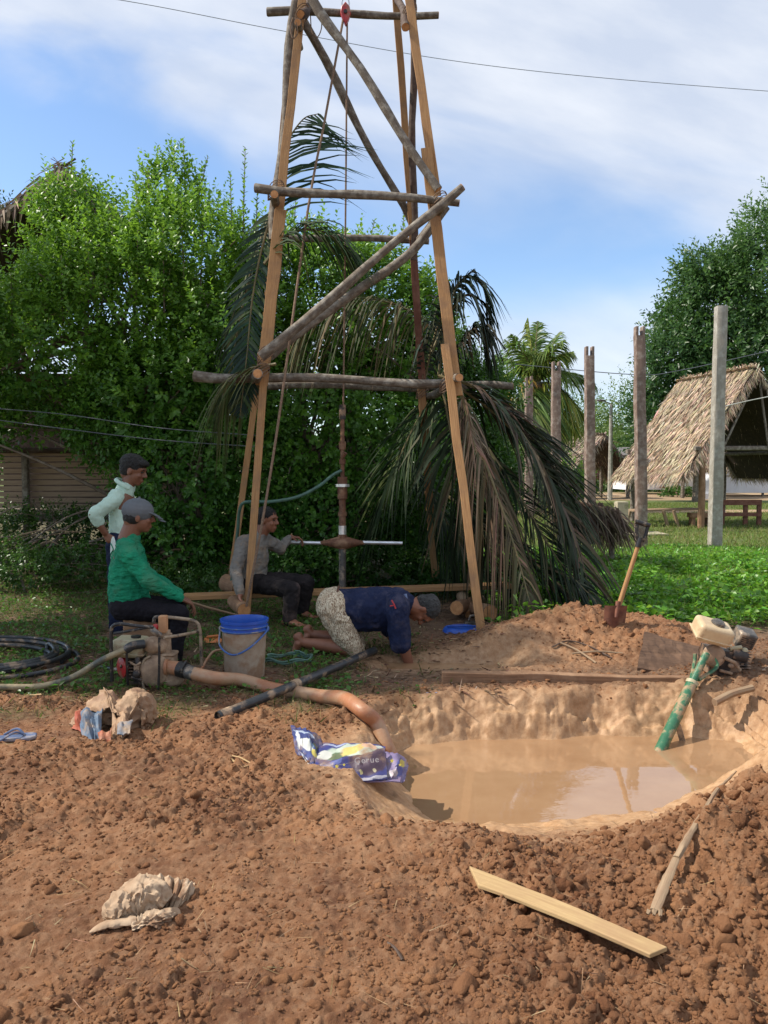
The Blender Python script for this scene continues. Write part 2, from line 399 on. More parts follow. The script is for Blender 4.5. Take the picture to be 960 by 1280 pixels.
# soil
SOIL, t, b = new_mat('soil')
tcn = t.nodes.new('ShaderNodeTexCoord'); v = tcn.outputs['Object']
def attr(t, n):
    a = t.nodes.new('ShaderNodeAttribute'); a.attribute_name = n; return a.outputs['Fac']
nA = noise(t, v, 2.2, 6, .6); nB = noise(t, v, 22, 6, .65); nC = noise(t, v, 140, 3, .6)
dry = ramp(t, nA, [(.36, (.120, .050, .024)), (.66, (.295, .140, .064))])
dry = mixc(t, ramp(t, nB, [(.42, (0, 0, 0)), (.66, (.65, .65, .65))]), dry, (.34, .195, .108))
clay = ramp(t, nB, [(.35, (.34, .190, .092)), (.65, (.50, .315, .175))])
turf = ramp(t, nB, [(.38, (.075, .055, .030)), (.55, (.12, .10, .045)), (.68, (.075, .115, .03))])
c = mixc(t, ramp(t, attr(t, 'litter'), [(0, (0, 0, 0)), (1, (1, 1, 1))]), dry, ramp(t, nB, [(.35, (.085, .050, .032)), (.7, (.22, .14, .085))]))
c = mixc(t, attr(t, 'wet'), c, clay)
c = mixc(t, attr(t, 'grass'), c, turf)
farc = ramp(t, noise(t, v, .35, 5, .6), [(.35, (.065, .10, .022)), (.6, (.12, .145, .038))])
c = mixc(t, attr(t, 'lawn'), c, farc); c = mixc(t, attr(t, 'path'), c, (.38, .25, .16))
t.links.new(c, b.inputs['Base Color'])
rr = t.nodes.new('ShaderNodeMapRange'); rr.inputs[3].default_value = .95; rr.inputs[4].default_value = .42; t.links.new(attr(t, 'wet'), rr.inputs[0]); t.links.new(rr.outputs[0], b.inputs['Roughness'])
b.inputs['Specular IOR Level'].default_value = .3
def crumb(t, b, v):
    nD = noise(t, v, 75, 8, .72); nE = noise(t, v, 260, 4, .7)
    ad = t.nodes.new('ShaderNodeMath'); ad.operation = 'MULTIPLY_ADD'; t.links.new(nE, ad.inputs[0]); ad.inputs[1].default_value = .35; t.links.new(nD, ad.inputs[2])
    wt = attr(t, 'wet'); st_ = t.nodes.new('ShaderNodeMapRange'); st_.inputs[3].default_value = 1.0; st_.inputs[4].default_value = .35; t.links.new(wt, st_.inputs[0])
    bn = bump(t, b, ad.outputs[0], 1.0, .011); t.links.new(st_.outputs[0], bn.inputs['Strength'])
crumb(t, b, v)

M = {}
M['orange_wood'] = wood('sawn_wood', (.50, .28, .125), (.27, .125, .05), (.30, .17, .09), crack=.6, gr=1.5, spots=5, sl=.5, sh=.66)
M['end_grain'] = plain('cut_end', (.58, .29, .12), (.40, .17, .06), 25, .8)
M['bark'] = wood('pale_bark', (.19, .15, .115), (.050, .038, .030), (.36, .33, .28), crack=1.0, spots=14, sl=.44, sh=.72)
M['dark_bark'] = wood('dark_bark', (.10, .06, .045), (.035, .022, .018), (.17, .13, .10), crack=.9)
M['red_wood'] = wood('reddish_wood', (.21, .085, .055), (.10, .04, .03), (.30, .16, .11), crack=.5)
M['grey_wood'] = wood('weathered_post', (.42, .38, .32), (.14, .115, .095), (.52, .49, .43), crack=1.0)
M['brown_wood'] = wood('weathered_brown_post', (.28, .19, .15), (.085, .055, .045), (.46, .38, .33), crack=1.0)
M['mud_wood'] = wood('muddy_plank', (.30, .17, .095), (.14, .075, .045), (.38, .235, .14), crack=.6)
M['fresh_wood'] = wood('fresh_split_wood', (.50, .345, .17), (.34, .21, .10), (.36, .22, .12), crack=.4)
M['dry_wood'] = wood('dry_pale_wood', (.38, .27, .17), (.19, .12, .07), (.26, .15, .09), crack=.8)
M['pipe_rust'] = plain('rusty_steel', (.22, .10, .055), (.12, .055, .035), 25, .65, .4, dirt=(.34, .20, .12))
M['steel'] = plain('bright_steel', (.78, .79, .82), (.6, .61, .64), 20, .3, .75, bs=.05)
M['black_pvc'] = plain('black_plastic', (.035, .038, .042), (.018, .02, .022), 12, .38, dirt=(.28, .19, .12), dscale=9, dlo=.52, dhi=.66)
M['mud_pvc'] = plain('muddy_pipe', (.42, .29, .18), (.30, .19, .11), 12, .5, dirt=(.07, .06, .05), dscale=8)
M['orange_hose'] = plain('orange_suction_hose', (.40, .17, .08), (.33, .13, .06), 9, .45, dirt=(.40, .24, .14), dscale=4, dlo=.46, dhi=.60)
M['tan_hose'] = plain('dusty_hose', (.33, .26, .15), (.20, .16, .09), 15, .5, dirt=(.07, .075, .06), dscale=7)
M['green_hose'] = plain('green_hose', (.08, .17, .13), (.05, .10, .08), 12, .4)
M['green_paint'] = plain('green_paint', (.035, .17, .085), (.025, .11, .055), 14, .45, dirt=(.34, .23, .13), dscale=14, dlo=.48, dhi=.60)
M['beige_metal'] = plain('dusty_beige_tank', (.60, .47, .29), (.48, .34, .20), 7, .45, dirt=(.36, .22, .12), dscale=10, dlo=.55, dhi=.72, bs=.1)
M['cream_tank'] = plain('cream_tank', (.46, .42, .27), (.34, .29, .18), 9, .5, dirt=(.28, .18, .11), dscale=9)
M['dusty_cast'] = plain('dusty_casting', (.34, .23, .145), (.20, .13, .085), 14, .8, dirt=(.42, .30, .20), dscale=10)
M['dark_engine'] = plain('oily_engine', (.055, .045, .04), (.025, .02, .02), 20, .55, .2, dirt=(.30, .19, .12), dscale=12, dlo=.48, dhi=.60)
M['grey_metal'] = plain('scuffed_grey_metal', (.14, .13, .12), (.07, .065, .06), 18, .5, .4, dirt=(.36, .28, .21), dscale=14)
M['black_metal'] = plain('black_frame', (.028, .026, .026), (.02, .018, .018), 20, .4, .2, dirt=(.26, .20, .14), dscale=16, dlo=.55, dhi=.66)
M['tan_frame'] = plain('mud_covered_frame', (.36, .27, .18), (.24, .17, .11), 20, .6, .1, dirt=(.06, .05, .045), dscale=14)
M['red_plastic'] = plain('red_plastic', (.52, .03, .03), (.36, .02, .025), 10, .4, dirt=(.32, .14, .09), dscale=12)
M['orange_plastic'] = plain('orange_plastic', (.62, .20, .05), (.5, .15, .04), 10, .5)
M['orange_block'] = plain('orange_block', (.55, .29, .14), (.42, .21, .10), 12, .7)
M['blue_plastic'] = plain('blue_plastic', (.02, .10, .48), (.015, .07, .38), 6, .32, bs=.05)
M['blue_rim'] = plain('blue_grey_rim', (.05, .13, .36), (.035, .09, .27), 12, .4, dirt=(.30, .27, .24), dscale=10)
M['bucket_body'] = plain('muddy_bucket_wall', (.42, .34, .26), (.30, .22, .15), 6, .6, dirt=(.28, .17, .10), dscale=7, dlo=.46, dhi=.6)
M['rope'] = plain('brown_rope', (.26, .17, .11), (.15, .09, .06), 60, .9)
M['thin_wire'] = plain('grey_wire', (.10, .11, .13), (.07, .08, .09), 4, .6, bs=0)
M['white_wire'] = plain('white_wire', (.45, .46, .42), (.35, .36, .33), 4, .6, bs=0)
M['concrete'] = plain('old_concrete', (.44, .38, .27), (.33, .28, .19), 6, .9, dirt=(.20, .20, .10), dscale=4)
M['white_wall'] = plain('white_sheet_wall', (.80, .80, .82), (.70, .70, .73), 2, .7, bs=.05)
M['skin'] = plain('brown_skin', (.20, .085, .048), (.165, .066, .036), 9, .52, bs=.1, bd=.002)
M['skin_dark'] = plain('tanned_skin', (.26, .105, .058), (.20, .078, .043), 9, .5, bs=.1, bd=.002)
M['hair'] = plain('black_hair', (.012, .010, .009), (.006, .005, .005), 70, .45, bs=.9, bd=.01)
M['grey_hair'] = plain('greying_hair', (.055, .055, .055), (.010, .010, .010), 60, .5, bs=.9, bd=.01)
M['eye'] = plain('eye', (.02, .015, .012), (.015, .01, .01), 4, .2, bs=0)
M['soil_wet_dark'] = plain('mud', (.30, .18, .10), (.2, .11, .06), 6, .5)
# ================================================================= GROUND
def build_ground():
    yr = np.concatenate([np.linspace(-6, .9, 12), np.geomspace(1.0, 1.55, 26)[:-1], np.geomspace(1.55, 8.5, 720), np.geomspace(8.5, 45, 200)[1:], np.geomspace(45, 2500, 30)[1:]])
    tr = np.concatenate([-np.geomspace(6, .78, 22)[:-1], np.linspace(-.78, .78, 800), np.geomspace(.78, 6, 22)[1:]])
    TT, YY = np.meshgrid(tr, yr)
    XX = TT * np.maximum(YY, 1.0) + np.sign(TT) * 0
    x = XX.ravel(); y = YY.ravel()
    z, clod, wet, grass = full_h(x, y)
    lawn = sstep(8.5, 11, y) * np.maximum(sstep(-.5, 1.5, x), sstep(22, 30, y)); litter = sstep(4.7, 5.6, y + .4 * (fbm(x * 2, y * 2, 500, 3) - .5)) * (1 - np.clip(gauss(x, y, 1.7, 6.2, 1.2, .55) * 1.6, 0, 1)) * (1 - wet)
    path = sstep(1.6, .6, abs(y - 27 - .12 * x)) * sstep(2, 5, x) * .9 + sstep(9, 6, abs(y - 47)) * sstep(3, 6, x) * .8
    z = z - .35 * sstep(60, 300, y)
    ny, nx = XX.shape
    i = np.arange(ny - 1)[:, None] * nx + np.arange(nx - 1)[None]
    F = np.stack([i, i + 1, i + nx + 1, i + nx], -1).reshape(-1, 4)
    g = np_mesh('ground', np.stack([x, y, z], 1), F, SOIL, smooth=True, extra=dict(wet=wet, grass=grass, litter=litter, lawn=lawn, path=np.clip(path, 0, 1)))
    g['kind'] = 'structure'
build_ground()

# water of the pit: murky clay slurry
WM, t, b = new_mat('muddy_water')
tcn = t.nodes.new('ShaderNodeTexCoord'); v = tcn.outputs['Object']
c = ramp(t, noise(t, v, 2.0, 5, .6), [(.35, (.29, .165, .085)), (.65, (.35, .215, .118))])
t.links.new(c, b.inputs['Base Color']); b.inputs['Roughness'].default_value = .02; b.inputs['IOR'].default_value = 1.5; b.inputs['Specular IOR Level'].default_value = 1.0
bump(t, b, noise(t, v, 5, 3, .5, sc=(1, 2.2, 1)), .03, .02)
def sheet(name, poly, z, mat):
    n = len(poly); me = bpy.data.meshes.new(name)
    top = [(a, b_, z) for a, b_ in poly]; bot = [(a, b_, z - .02) for a, b_ in poly]
    me.from_pydata(top + bot, [], [tuple(range(n)), tuple(range(2 * n - 1, n - 1, -1))] + [(i, i + n, (i + 1) % n + n, (i + 1) % n) for i in range(n)])
    return link_mesh(name, me, mat)
hull = [(-.15, 4.9), (.2, 5.12), (1.2, 5.18), (2.1, 5.12), (2.45, 4.8), (2.1, 4.1), (1.4, 3.6), (.3, 3.5), (-.05, 3.75)]
tag(sheet('pit_water', hull, WZ, WM), kind='structure')
tag(sheet('mud_puddle', [(.0, 5.7), (.5, 5.66), (1.1, 5.7), (1.1, 6.05), (.5, 6.1), (0, 6.05)], -.055, WM), kind='structure')

# ---- loose clods
def ico(sub):
    import bmesh
    bm = bmesh.new(); bmesh.ops.create_icosphere(bm, subdivisions=sub, radius=1.0)
    V = np.array([v.co[:] for v in bm.verts]); F = np.array([[q.index for q in f.verts] for f in bm.faces]); bm.free(); return V, F
def rocks(n, sub, rmin, rmax, power, region, seed, prob):
    r = np.random.default_rng(seed); V0, F0 = ico(sub)
    vars_ = []
    for k in range(10):
        d = V0.copy(); q = r.random(3) * 10
        nn = np.zeros(len(V0))
        for s_, a_ in ((1.5, .45), (3.2, .28), (6.5, .14)):
            w = r.normal(size=(3, 3)) * s_
            nn += a_ * np.sin(V0 @ w[0] + q[0]) * np.cos(V0 @ w[1] + q[1]) * 1.2 + a_ * .5 * np.sin(V0 @ w[2])
        d = d * (1 + nn * .45)[:, None]
        for _k in range(11):
            q_ = r.normal(size=3); q_ /= np.linalg.norm(q_); e_ = np.maximum(0, d @ q_ - r.uniform(.45, .85)); d = d - e_[:, None] * q_ * .93
        d = d * (1 + r.normal(size=len(V0)) * (.035 if sub > 1 else .12))[:, None]
        vars_.append(d * 1.15 * np.array([1, r.uniform(.7, 1), r.uniform(.5, .8)]))
    x, y = region(r, n * 4)
    p = prob(x, y) * np.clip(1.15 - masks(x, y)[1] * 1.3, .0, 1) ** 2; keep = r.random(len(x)) < p; x = x[keep][:n]; y = y[keep][:n]
    z = full_h(x, y)[0]; m = len(x)
    rad = rmin * (1 - r.random(m) * (1 - (rmin / rmax) ** power)) ** (-1 / power)
    allV = np.empty((m, len(V0), 3)); kk = r.integers(0, 10, m); an = r.random(m) * 6.28
    ca, sa = np.cos(an), np.sin(an)
    for k in range(10):
        q = kk == k; vv = vars_[k][None] * rad[q][:, None, None]
        X = vv[..., 0] * ca[q][:, None] - vv[..., 1] * sa[q][:, None]; Y_ = vv[..., 0] * sa[q][:, None] + vv[..., 1] * ca[q][:, None]
        allV[q] = np.stack([X + x[q][:, None], Y_ + y[q][:, None], vv[..., 2] + z[q][:, None] + rad[q][:, None] * .0], -1)
    F = (F0[None] + (np.arange(m) * len(V0))[:, None, None]).reshape(-1, 3)
    return allV.reshape(-1, 3), F
def near_region(r, n):
    y = 1.6 + (r.random(n) ** 1.25) * 5.4; x = (r.random(n) * 1.2 - .6) * y; return x, y
def pr(x, y):
    c_, w_, g_ = masks(x, y); sd_ = poly_sd(x, y, PIT); bigR = np.clip(gauss(x, y, 1.9, 3.1, 1.1, .8) * 1.5, 0, 1)
    big = sstep(.4, .62, fbm(x * 1.7, y * 1.7, 200, 3))
    return np.clip((c_ * (.22 + .45 * big + .9 * bigR) + .10 * (sd_ < .6) * (1 - g_) * (y > 4.4) + .05 * (sd_ < .6) * (y < 4.4)) * (sd_ > .05), 0, 1)
CLOD = plain('soil_clod', (.31, .152, .072), (.155, .066, .031), 3, .97, bs=0, spec=.2); crumb(CLOD.node_tree, CLOD.node_tree.nodes['Principled BSDF'], [n_ for n_ in CLOD.node_tree.nodes if n_.type == 'TEX_COORD'][0].outputs['Object'])
Va, Fa = rocks(280, 3, .016, .046, 1.6, near_region, 1, lambda x, y: pr(x, y) ** 1.3)
Vb, Fb = rocks(4200, 2, .007, .024, 1.6, near_region, 2, pr)
Vc, Fc = rocks(26000, 1, .0038, .011, 1.4, near_region, 3, lambda x, y: np.clip(pr(x, y) * 2 + .05, 0, 1) * (poly_sd(x, y, PIT) > .06))
o = np_mesh('soil_clods', np.concatenate([Va, Vb, Vc]), np.concatenate([Fa, Fb + len(Va), Fc + len(Va) + len(Vb)]), CLOD, smooth=False)
o['kind'] = 'stuff'

# ---- strips: blades, leaflets, straw, thatch
def strips(pos, d, nrm, L, Wd, droop, col, seg=2, prof=None):
    """curved tapering strips; returns V, F, C"""
    pos = np.asarray(pos, float); n = len(pos); d = d / (np.linalg.norm(d, axis=1, keepdims=True) + 1e-9)
    side = np.cross(d, nrm); side /= (np.linalg.norm(side, axis=1, keepdims=True) + 1e-9)
    lev = seg + 1; V = np.empty((n, lev, 2, 3))
    prof = prof or [1.0] + [.9 - .8 * (k / seg) ** 1.5 for k in range(1, lev)]
    for k in range(lev):
        t_ = k / seg
        c_ = pos + d * (L * t_)[:, None] + np.array([0, 0, -1.]) * (droop * L * t_ * t_)[:, None]
        w = (Wd * prof[k] * .5)[:, None]
        V[:, k, 0] = c_ - side * w; V[:, k, 1] = c_ + side * w
    base = (np.arange(n) * lev * 2)[:, None]
    F = np.concatenate([base + np.array([[2 * k, 2 * k + 1, 2 * k + 3, 2 * k + 2]]) for k in range(seg)], 0)
    return V.reshape(-1, 3), F, np.repeat(col, lev * 2, 0)
def leaves(pos, d, nrm, L, Wd, col, fold=.25, droop=.1):
    """kite leaves folded along the midrib"""
    n = len(pos); d = d / (np.linalg.norm(d, axis=1, keepdims=True) + 1e-9)
    side = np.cross(d, nrm); side /= (np.linalg.norm(side, axis=1, keepdims=True) + 1e-9); up = np.cross(side, d)
    L = L[:, None]; w = Wd[:, None] * .5
    b_ = pos; mid = pos + d * L * .45; tip = pos + d * L + np.array([0, 0, -1.]) * L * droop
    l_ = mid - side * w + up * w * fold; r_ = mid + side * w + up * w * fold
    V = np.stack([b_, r_, tip, l_], 1).reshape(-1, 3); q = (np.arange(n) * 4)[:, None]
    return V, np.concatenate([q + np.array([[0, 1, 2]]), q + np.array([[0, 2, 3]])], 0), np.repeat(col, 4, 0)
def cvar(base, n, r, dv=.25, alt=None, pa=.3):
    c_ = np.tile(np.array(base), (n, 1))
    if alt is not None: q = r.random(n) < pa; c_[q] = alt
    return c_ * (1 + dv * (r.random((n, 1)) * 2 - 1)) * (1 + .08 * r.normal(size=(n, 3)))
LEAF = leaf_mat('glossy_leaf', .38, .38)
GRASSM = leaf_mat('grass_blade', .35, .6)
DRY = leaf_mat('dry_frond_leaf', .15, .7, spec=.2)
THATCH = leaf_mat('thatch_straw', .05, .85, spec=.15)

# short weeds and grass on the worked ground at the left
r = np.random.default_rng(5)
n = 90000; y = 4.2 + (r.random(n) ** .9) * 7.5; x = (r.random(n) * 1.05 - .58) * y
_, w_, g_ = masks(x, y); k = (r.random(n) < np.clip(g_ * 1.0, 0, .9)) & (x < 1.15 + .0 * y) & (poly_sd(x, y, PIT) > .1)
x, y = x[k], y[k]; m = len(x); z = full_h(x, y)[0]
d = np.stack([r.normal(size=m) * .6, r.normal(size=m) * .6, np.abs(r.normal(size=m)) * .5 + .45], 1)
V1, F1, C1 = strips(np.stack([x, y, z - .004], 1), d, r.normal(size=(m, 3)), r.uniform(.03, .10, m), r.uniform(.004, .009, m), r.uniform(.1, .5, m), cvar((.075, .12, .025), m, r, .4, (.22, .17, .07), .3), 2)
o = np_mesh('short_grass', V1, F1, GRASSM, col=C1); o['kind'] = 'stuff'
n = 16000; y = 4.9 + (r.random(n)) * 5.2; x = (r.random(n) * .9 - .55) * y
_, w_, g_ = masks(x, y); k = (r.random(n) < np.clip(g_ * 1.1 - .1, 0, 1)) & (x < .9) ; x, y = x[k], y[k]; m = len(x); z = full_h(x, y)[0] + r.random(m) * .05
V1, F1, C1 = leaves(np.stack([x, y, z], 1), np.stack([r.normal(size=m), r.normal(size=m), r.uniform(.0, .8, m)], 1), np.stack([r.normal(size=m) * .4, r.normal(size=m) * .4, np.ones(m)], 1), r.uniform(.025, .06, m), r.uniform(.018, .035, m), cvar((.06, .15, .02), m, r, .4))
o = np_mesh('small_weeds', V1, F1, LEAF, col=C1); o['kind'] = 'stuff'
# dead leaves, twigs and straw litter
n = 15000; y = 4.6 + r.random(n) * 6; x = (r.random(n) * 1.0 - .56) * y; k = (x < .9) & (poly_sd(x, y, PIT) > .15); x, y = x[k], y[k]; m = len(x); z = full_h(x, y)[0] + .004
V1, F1, C1 = strips(np.stack([x, y, z], 1), np.stack([r.normal(size=m), r.normal(size=m), r.normal(size=m) * .12], 1), np.stack([r.normal(size=m) * .3, r.normal(size=m) * .3, np.ones(m)], 1), r.uniform(.02, .09, m), r.uniform(.004, .022, m), r.uniform(-.1, .1, m), cvar((.13, .075, .045), m, r, .5, (.32, .24, .14), .2), 2)
n2 = 700; y = 1.8 + r.random(n2) * 3.2; x = (r.random(n2) * 1.05 - .52) * y; k = poly_sd(x, y, PIT) > .2; x, y = x[k], y[k]; m = len(x); z = full_h(x, y)[0] + .008
V2, F2, C2 = strips(np.stack([x, y, z], 1), np.stack([r.normal(size=m), r.normal(size=m), r.normal(size=m) * .15], 1), np.tile((0, 0, 1.), (m, 1)), r.uniform(.015, .10, m), r.uniform(.0015, .004, m), r.uniform(-.1, .2, m), cvar((.32, .22, .12), m, r, .4, (.09, .05, .03), .3), 2)
o = np_mesh('leaf_litter', np.concatenate([V1, V2]), np.concatenate([F1, F2 + len(V1)]), DRY, col=np.concatenate([C1, C2])); o['kind'] = 'stuff'
# lush leafy ground cover at the right
n = 75000; y = 6.2 + (r.random(n) ** .8) * 10.5; x = .9 + r.random(n) * (.62 * y - .9)
_, w_, g_ = masks(x, y); hh = base_h(x, y)
k = (r.random(n) < g_) & (hh < .16) & (y < 13.5 + 1.5 * fbm(x, y, 9, 2)); x, y = x[k], y[k]; m = len(x)
tall = .05 + .17 * sstep(.35, .65, fbm(x * 2.2, y * 2.2, 77, 3)) * sstep(14, 10, y); z = base_h(x, y) + tall * r.random(m) ** .6
V1, F1, C1 = leaves(np.stack([x, y, z], 1), np.stack([r.normal(size=m), r.normal(size=m) - .2, r.uniform(-.2, .9, m)], 1), np.stack([r.normal(size=m) * .7, r.normal(size=m) * .7, np.ones(m)], 1), r.uniform(.03, .10, m), r.uniform(.02, .07, m), cvar((.095, .24, .022), m, r, .4, (.15, .31, .03), .3))
n = 9000; y = 6.6 + (r.random(n) ** .8) * 8; x = 1.3 + r.random(n) * (.6 * y - 1.3); g_ = masks(x, y)[2]; k = (r.random(n) < g_) & (base_h(x, y) < .12); x, y = x[k], y[k]; m = len(x)
V2, F2, C2 = strips(np.stack([x, y, base_h(x, y)], 1), np.stack([r.normal(size=m) * .4, r.normal(size=m) * .4, np.ones(m)], 1), r.normal(size=(m, 3)), r.uniform(.12, .30, m), r.uniform(.005, .012, m), r.uniform(.1, .6, m), cvar((.12, .24, .03), m, r, .4, (.26, .26, .09), .2), 3)
o = np_mesh('tall_grass_stems', V2, F2, GRASSM, col=C2); o['kind'] = 'stuff'
o = np_mesh('ground_cover_plants', V1, F1, LEAF, col=C1); o['kind'] = 'stuff'
n = 70000; y = 10 + (r.random(n) ** .8) * 26; x = .5 + r.random(n) * (.6 * y - .5); k = (abs(y - 27 - .12 * x) > 1.0) | (r.random(n) < .1); x, y = x[k], y[k]; m = len(x); z = base_h(x, y)
V1, F1, C1 = strips(np.stack([x, y, z], 1), np.stack([r.normal(size=m) * .5, r.normal(size=m) * .5, np.ones(m)], 1), r.normal(size=(m, 3)), r.uniform(.05, .14, m), r.uniform(.012, .03, m) , r.uniform(.1, .4, m), cvar((.13, .19, .035), m, r, .3, (.22, .21, .08), .3), 1, prof=[1, .1])
o = np_mesh('lawn_grass', V1, F1, GRASSM, col=C1); o['kind'] = 'stuff'
# ================================================================= LARGE STRUCTURE BEHIND
def lerp(a, b, t_): return a + (b - a) * t_
def thatch_slope(ra, rb, ea, eb, n, L, Wd, rnd, col=(.40, .27, .15), under=.12, dark=(.22, .14, .08), fringe=.25):
    """straw laid down a roof slope from ridge ra-rb to eave ea-eb; returns strips"""
    ra, rb, ea, eb = [np.array(q) for q in (ra, rb, ea, eb)]
    u_ = rnd.random(n); v_ = rnd.random(n) ** .9 * (1 + fringe * .2)
    nf = int(n * .18); v_[:nf] = rnd.uniform(.93, 1.0, nf)
    top = ra + (rb - ra) * u_[:, None]; bot = ea + (eb - ea) * u_[:, None]
    p = top + (bot - top) * (v_ - L / np.linalg.norm(ea - ra) * .5)[:, None]
    d = (bot - top); nr = np.cross(rb - ra, ea - ra); nr /= np.linalg.norm(nr)
    if nr[2] < 0: nr = -nr
    d = d / np.linalg.norm(d, axis=1, keepdims=True) + rnd.normal(size=(n, 3)) * .16 + nr * .04
    p = p + nr * rnd.uniform(.0, .05, n)[:, None]
    return strips(p, d, np.tile(nr, (n, 1)) + rnd.normal(size=(n, 3)) * .35, rnd.uniform(.6, 1.2, n) * L, rnd.uniform(.5, 1.3, n) * Wd, rnd.uniform(0, .25, n), cvar(col, n, rnd, .35, dark, .22), 2)
def cat_strips(lst):
    V = []; F = []; C_ = []; b_ = 0
    for v_, f_, c_ in lst: V.append(v_); F.append(f_ + b_); C_.append(c_); b_ += len(v_)
    return np.concatenate(V), np.concatenate(F), np.concatenate(C_)
def slab(name, q, th, mat, parent):
    a, b_, c_, d = [Vector(k) for k in q]; nr = (b_ - a).cross(d - a).normalized()
    if nr.z < 0: nr = -nr
    m = MB(); m.add([a, b_, c_, d] + [k - nr * th for k in (a, b_, c_, d)], [(0, 1, 2, 3), (7, 6, 5, 4), (0, 4, 5, 1), (1, 5, 6, 2), (2, 6, 7, 3), (3, 7, 4, 0)])
    return m.build(name, mat, parent, smooth=False)
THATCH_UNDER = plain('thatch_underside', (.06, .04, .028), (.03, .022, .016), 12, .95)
SLATS = wood('split_cane_wall', (.46, .33, .23), (.22, .15, .10), (.34, .24, .17))

def gable_hut(label, A, B, half, zr, ze, n, posts, L=.5, Wd=.045, group=None, col=(.40, .27, .15), dark=(.22, .14, .08), beams=True, wall=None, gable_closed=False, name='thatched_hut', cat='hut', over=.35):
    """A, B = ridge ends on the ground plane (x,y)"""
    A = Vector((*A, 0)); B = Vector((*B, 0)); ax = (B - A).normalized(); pn = Vector((-ax.y, ax.x, 0))
    rt = empty(name, (A + B) / 2, label, cat, group)
    rr_ = np.random.default_rng(int(abs(A.x) * 100) + n)
    sl = []
    for s_ in (1, -1):
        ra = A + Vector((0, 0, zr)); rb = B + Vector((0, 0, zr)); ea = A + pn * half * s_ + Vector((0, 0, ze)); eb = B + pn * half * s_ + Vector((0, 0, ze))
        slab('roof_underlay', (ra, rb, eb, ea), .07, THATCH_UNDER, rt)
        sl.append(thatch_slope(ra, rb, ea, eb, n, L, Wd, rr_, col, dark=dark))
        # shaggy verge along both gable edges
        for (r0, e0, sg) in ((ra, ea, -1), (rb, eb, 1)):
            k = max(40, n // 12); t_ = rr_.random(k); p = np.array(r0)[None] * (1 - t_)[:, None] + np.array(e0)[None] * t_[:, None]
            sl.append(strips(p, np.array(ax * sg)[None] * .5 + np.array([0, 0, -1.]) + rr_.normal(size=(k, 3)) * .25, np.tile(np.array(ax), (k, 1)), rr_.uniform(.5, 1.1, k) * L * .8, np.full(k, Wd * .8), np.full(k, .2), cvar(col, k, rr_, .35, dark, .4), 2))
    k = max(60, n // 10); t_ = rr_.random(k)
    p = np.array(A + Vector((0, 0, zr + .03)))[None] * (1 - t_)[:, None] + np.array(B + Vector((0, 0, zr + .03)))[None] * t_[:, None]
    sgn = np.where(rr_.random(k) < .5, 1, -1)[:, None]
    sl.append(strips(p - np.array(pn)[None] * sgn * .15, np.array(pn)[None] * sgn + rr_.normal(size=(k, 3)) * .2, np.tile((0, 0, 1.), (k, 1)), np.full(k, L), np.full(k, Wd), np.full(k, .8), cvar(col, k, rr_, .3, dark, .2), 3))
    V_, F_, C_ = cat_strips(sl)
    np_mesh('thatch', V_, F_, THATCH, rt, col=C_)
    if beams:
        for e_ in (A, B):
            for s_ in (1, -1):
                m = MB(); m.tube([e_ + pn * (half - .1) * s_ + Vector((0, 0, ze + .02)), e_ + Vector((0, 0, zr - .1))], .045, 8); m.build('rafter', M['bark'], rt)
    for (u_, s_, r_, z0) in posts:
        c_ = lerp(A, B, u_) + pn * half * s_ * .72; zt = ze + (zr - ze) * .28
        m = MB(); m.tube([c_ + Vector((0, 0, -.1)), c_ + Vector((.02, 0, zt * .5)), c_ + Vector((0, 0, zt))], [r_ * 1.05, r_, r_ * .95], 10, jit=.1); m.build('post', M['bark'] if z0 == 0 else M['mud_wood'], rt)
    return rt, A, B, ax, pn

# --- the open thatched hut at the right
rt, A_, B_, ax, pn = gable_hut('open-sided thatched hut with a shaggy tan palm roof and dark open gable at the right', (9.30, 20.1), (8.5, 23.2), 2.06, 4.0, 1.25, 7000,
    [(.02, 1, .085, 1), (.02, -1, .085, 0), (.98, 1, .08, 0), (.98, -1, .08, 0)], L=.34, Wd=.036, col=(.47, .37, .26), dark=(.24, .165, .11))
for u_, z_ in ((0.02, 1.98), (.98, 1.98)):
    c_ = lerp(A_, B_, u_); m = MB(); m.tube([c_ + pn * 1.7 + Vector((0, 0, z_)), c_ - pn * 1.9 + Vector((0, 0, z_ + .04))], .06, 8, jit=.1); m.build('tie_beam', M['bark'], rt)
for s_ in (1, -1):
    m = MB(); m.tube([A_ + pn * 1.35 * s_ + Vector((0, 0, 1.92)), B_ + pn * 1.35 * s_ + Vector((0, 0, 1.92))], .055, 8); m.build('plate_beam', M['bark'], rt)
m = MB(); c_ = A_
m.tube([A_ + pn * .9 + Vector((0, 0, 2.05)), A_ + pn * .2 + Vector((0, 0, 3.4))], .03, 6).tube([A_ - pn * .4 + Vector((0, 0, 2.0)), A_ - pn * .1 + Vector((0, 0, 3.6))], .03, 6)
m.build('gable_strut', M['bark'], rt)

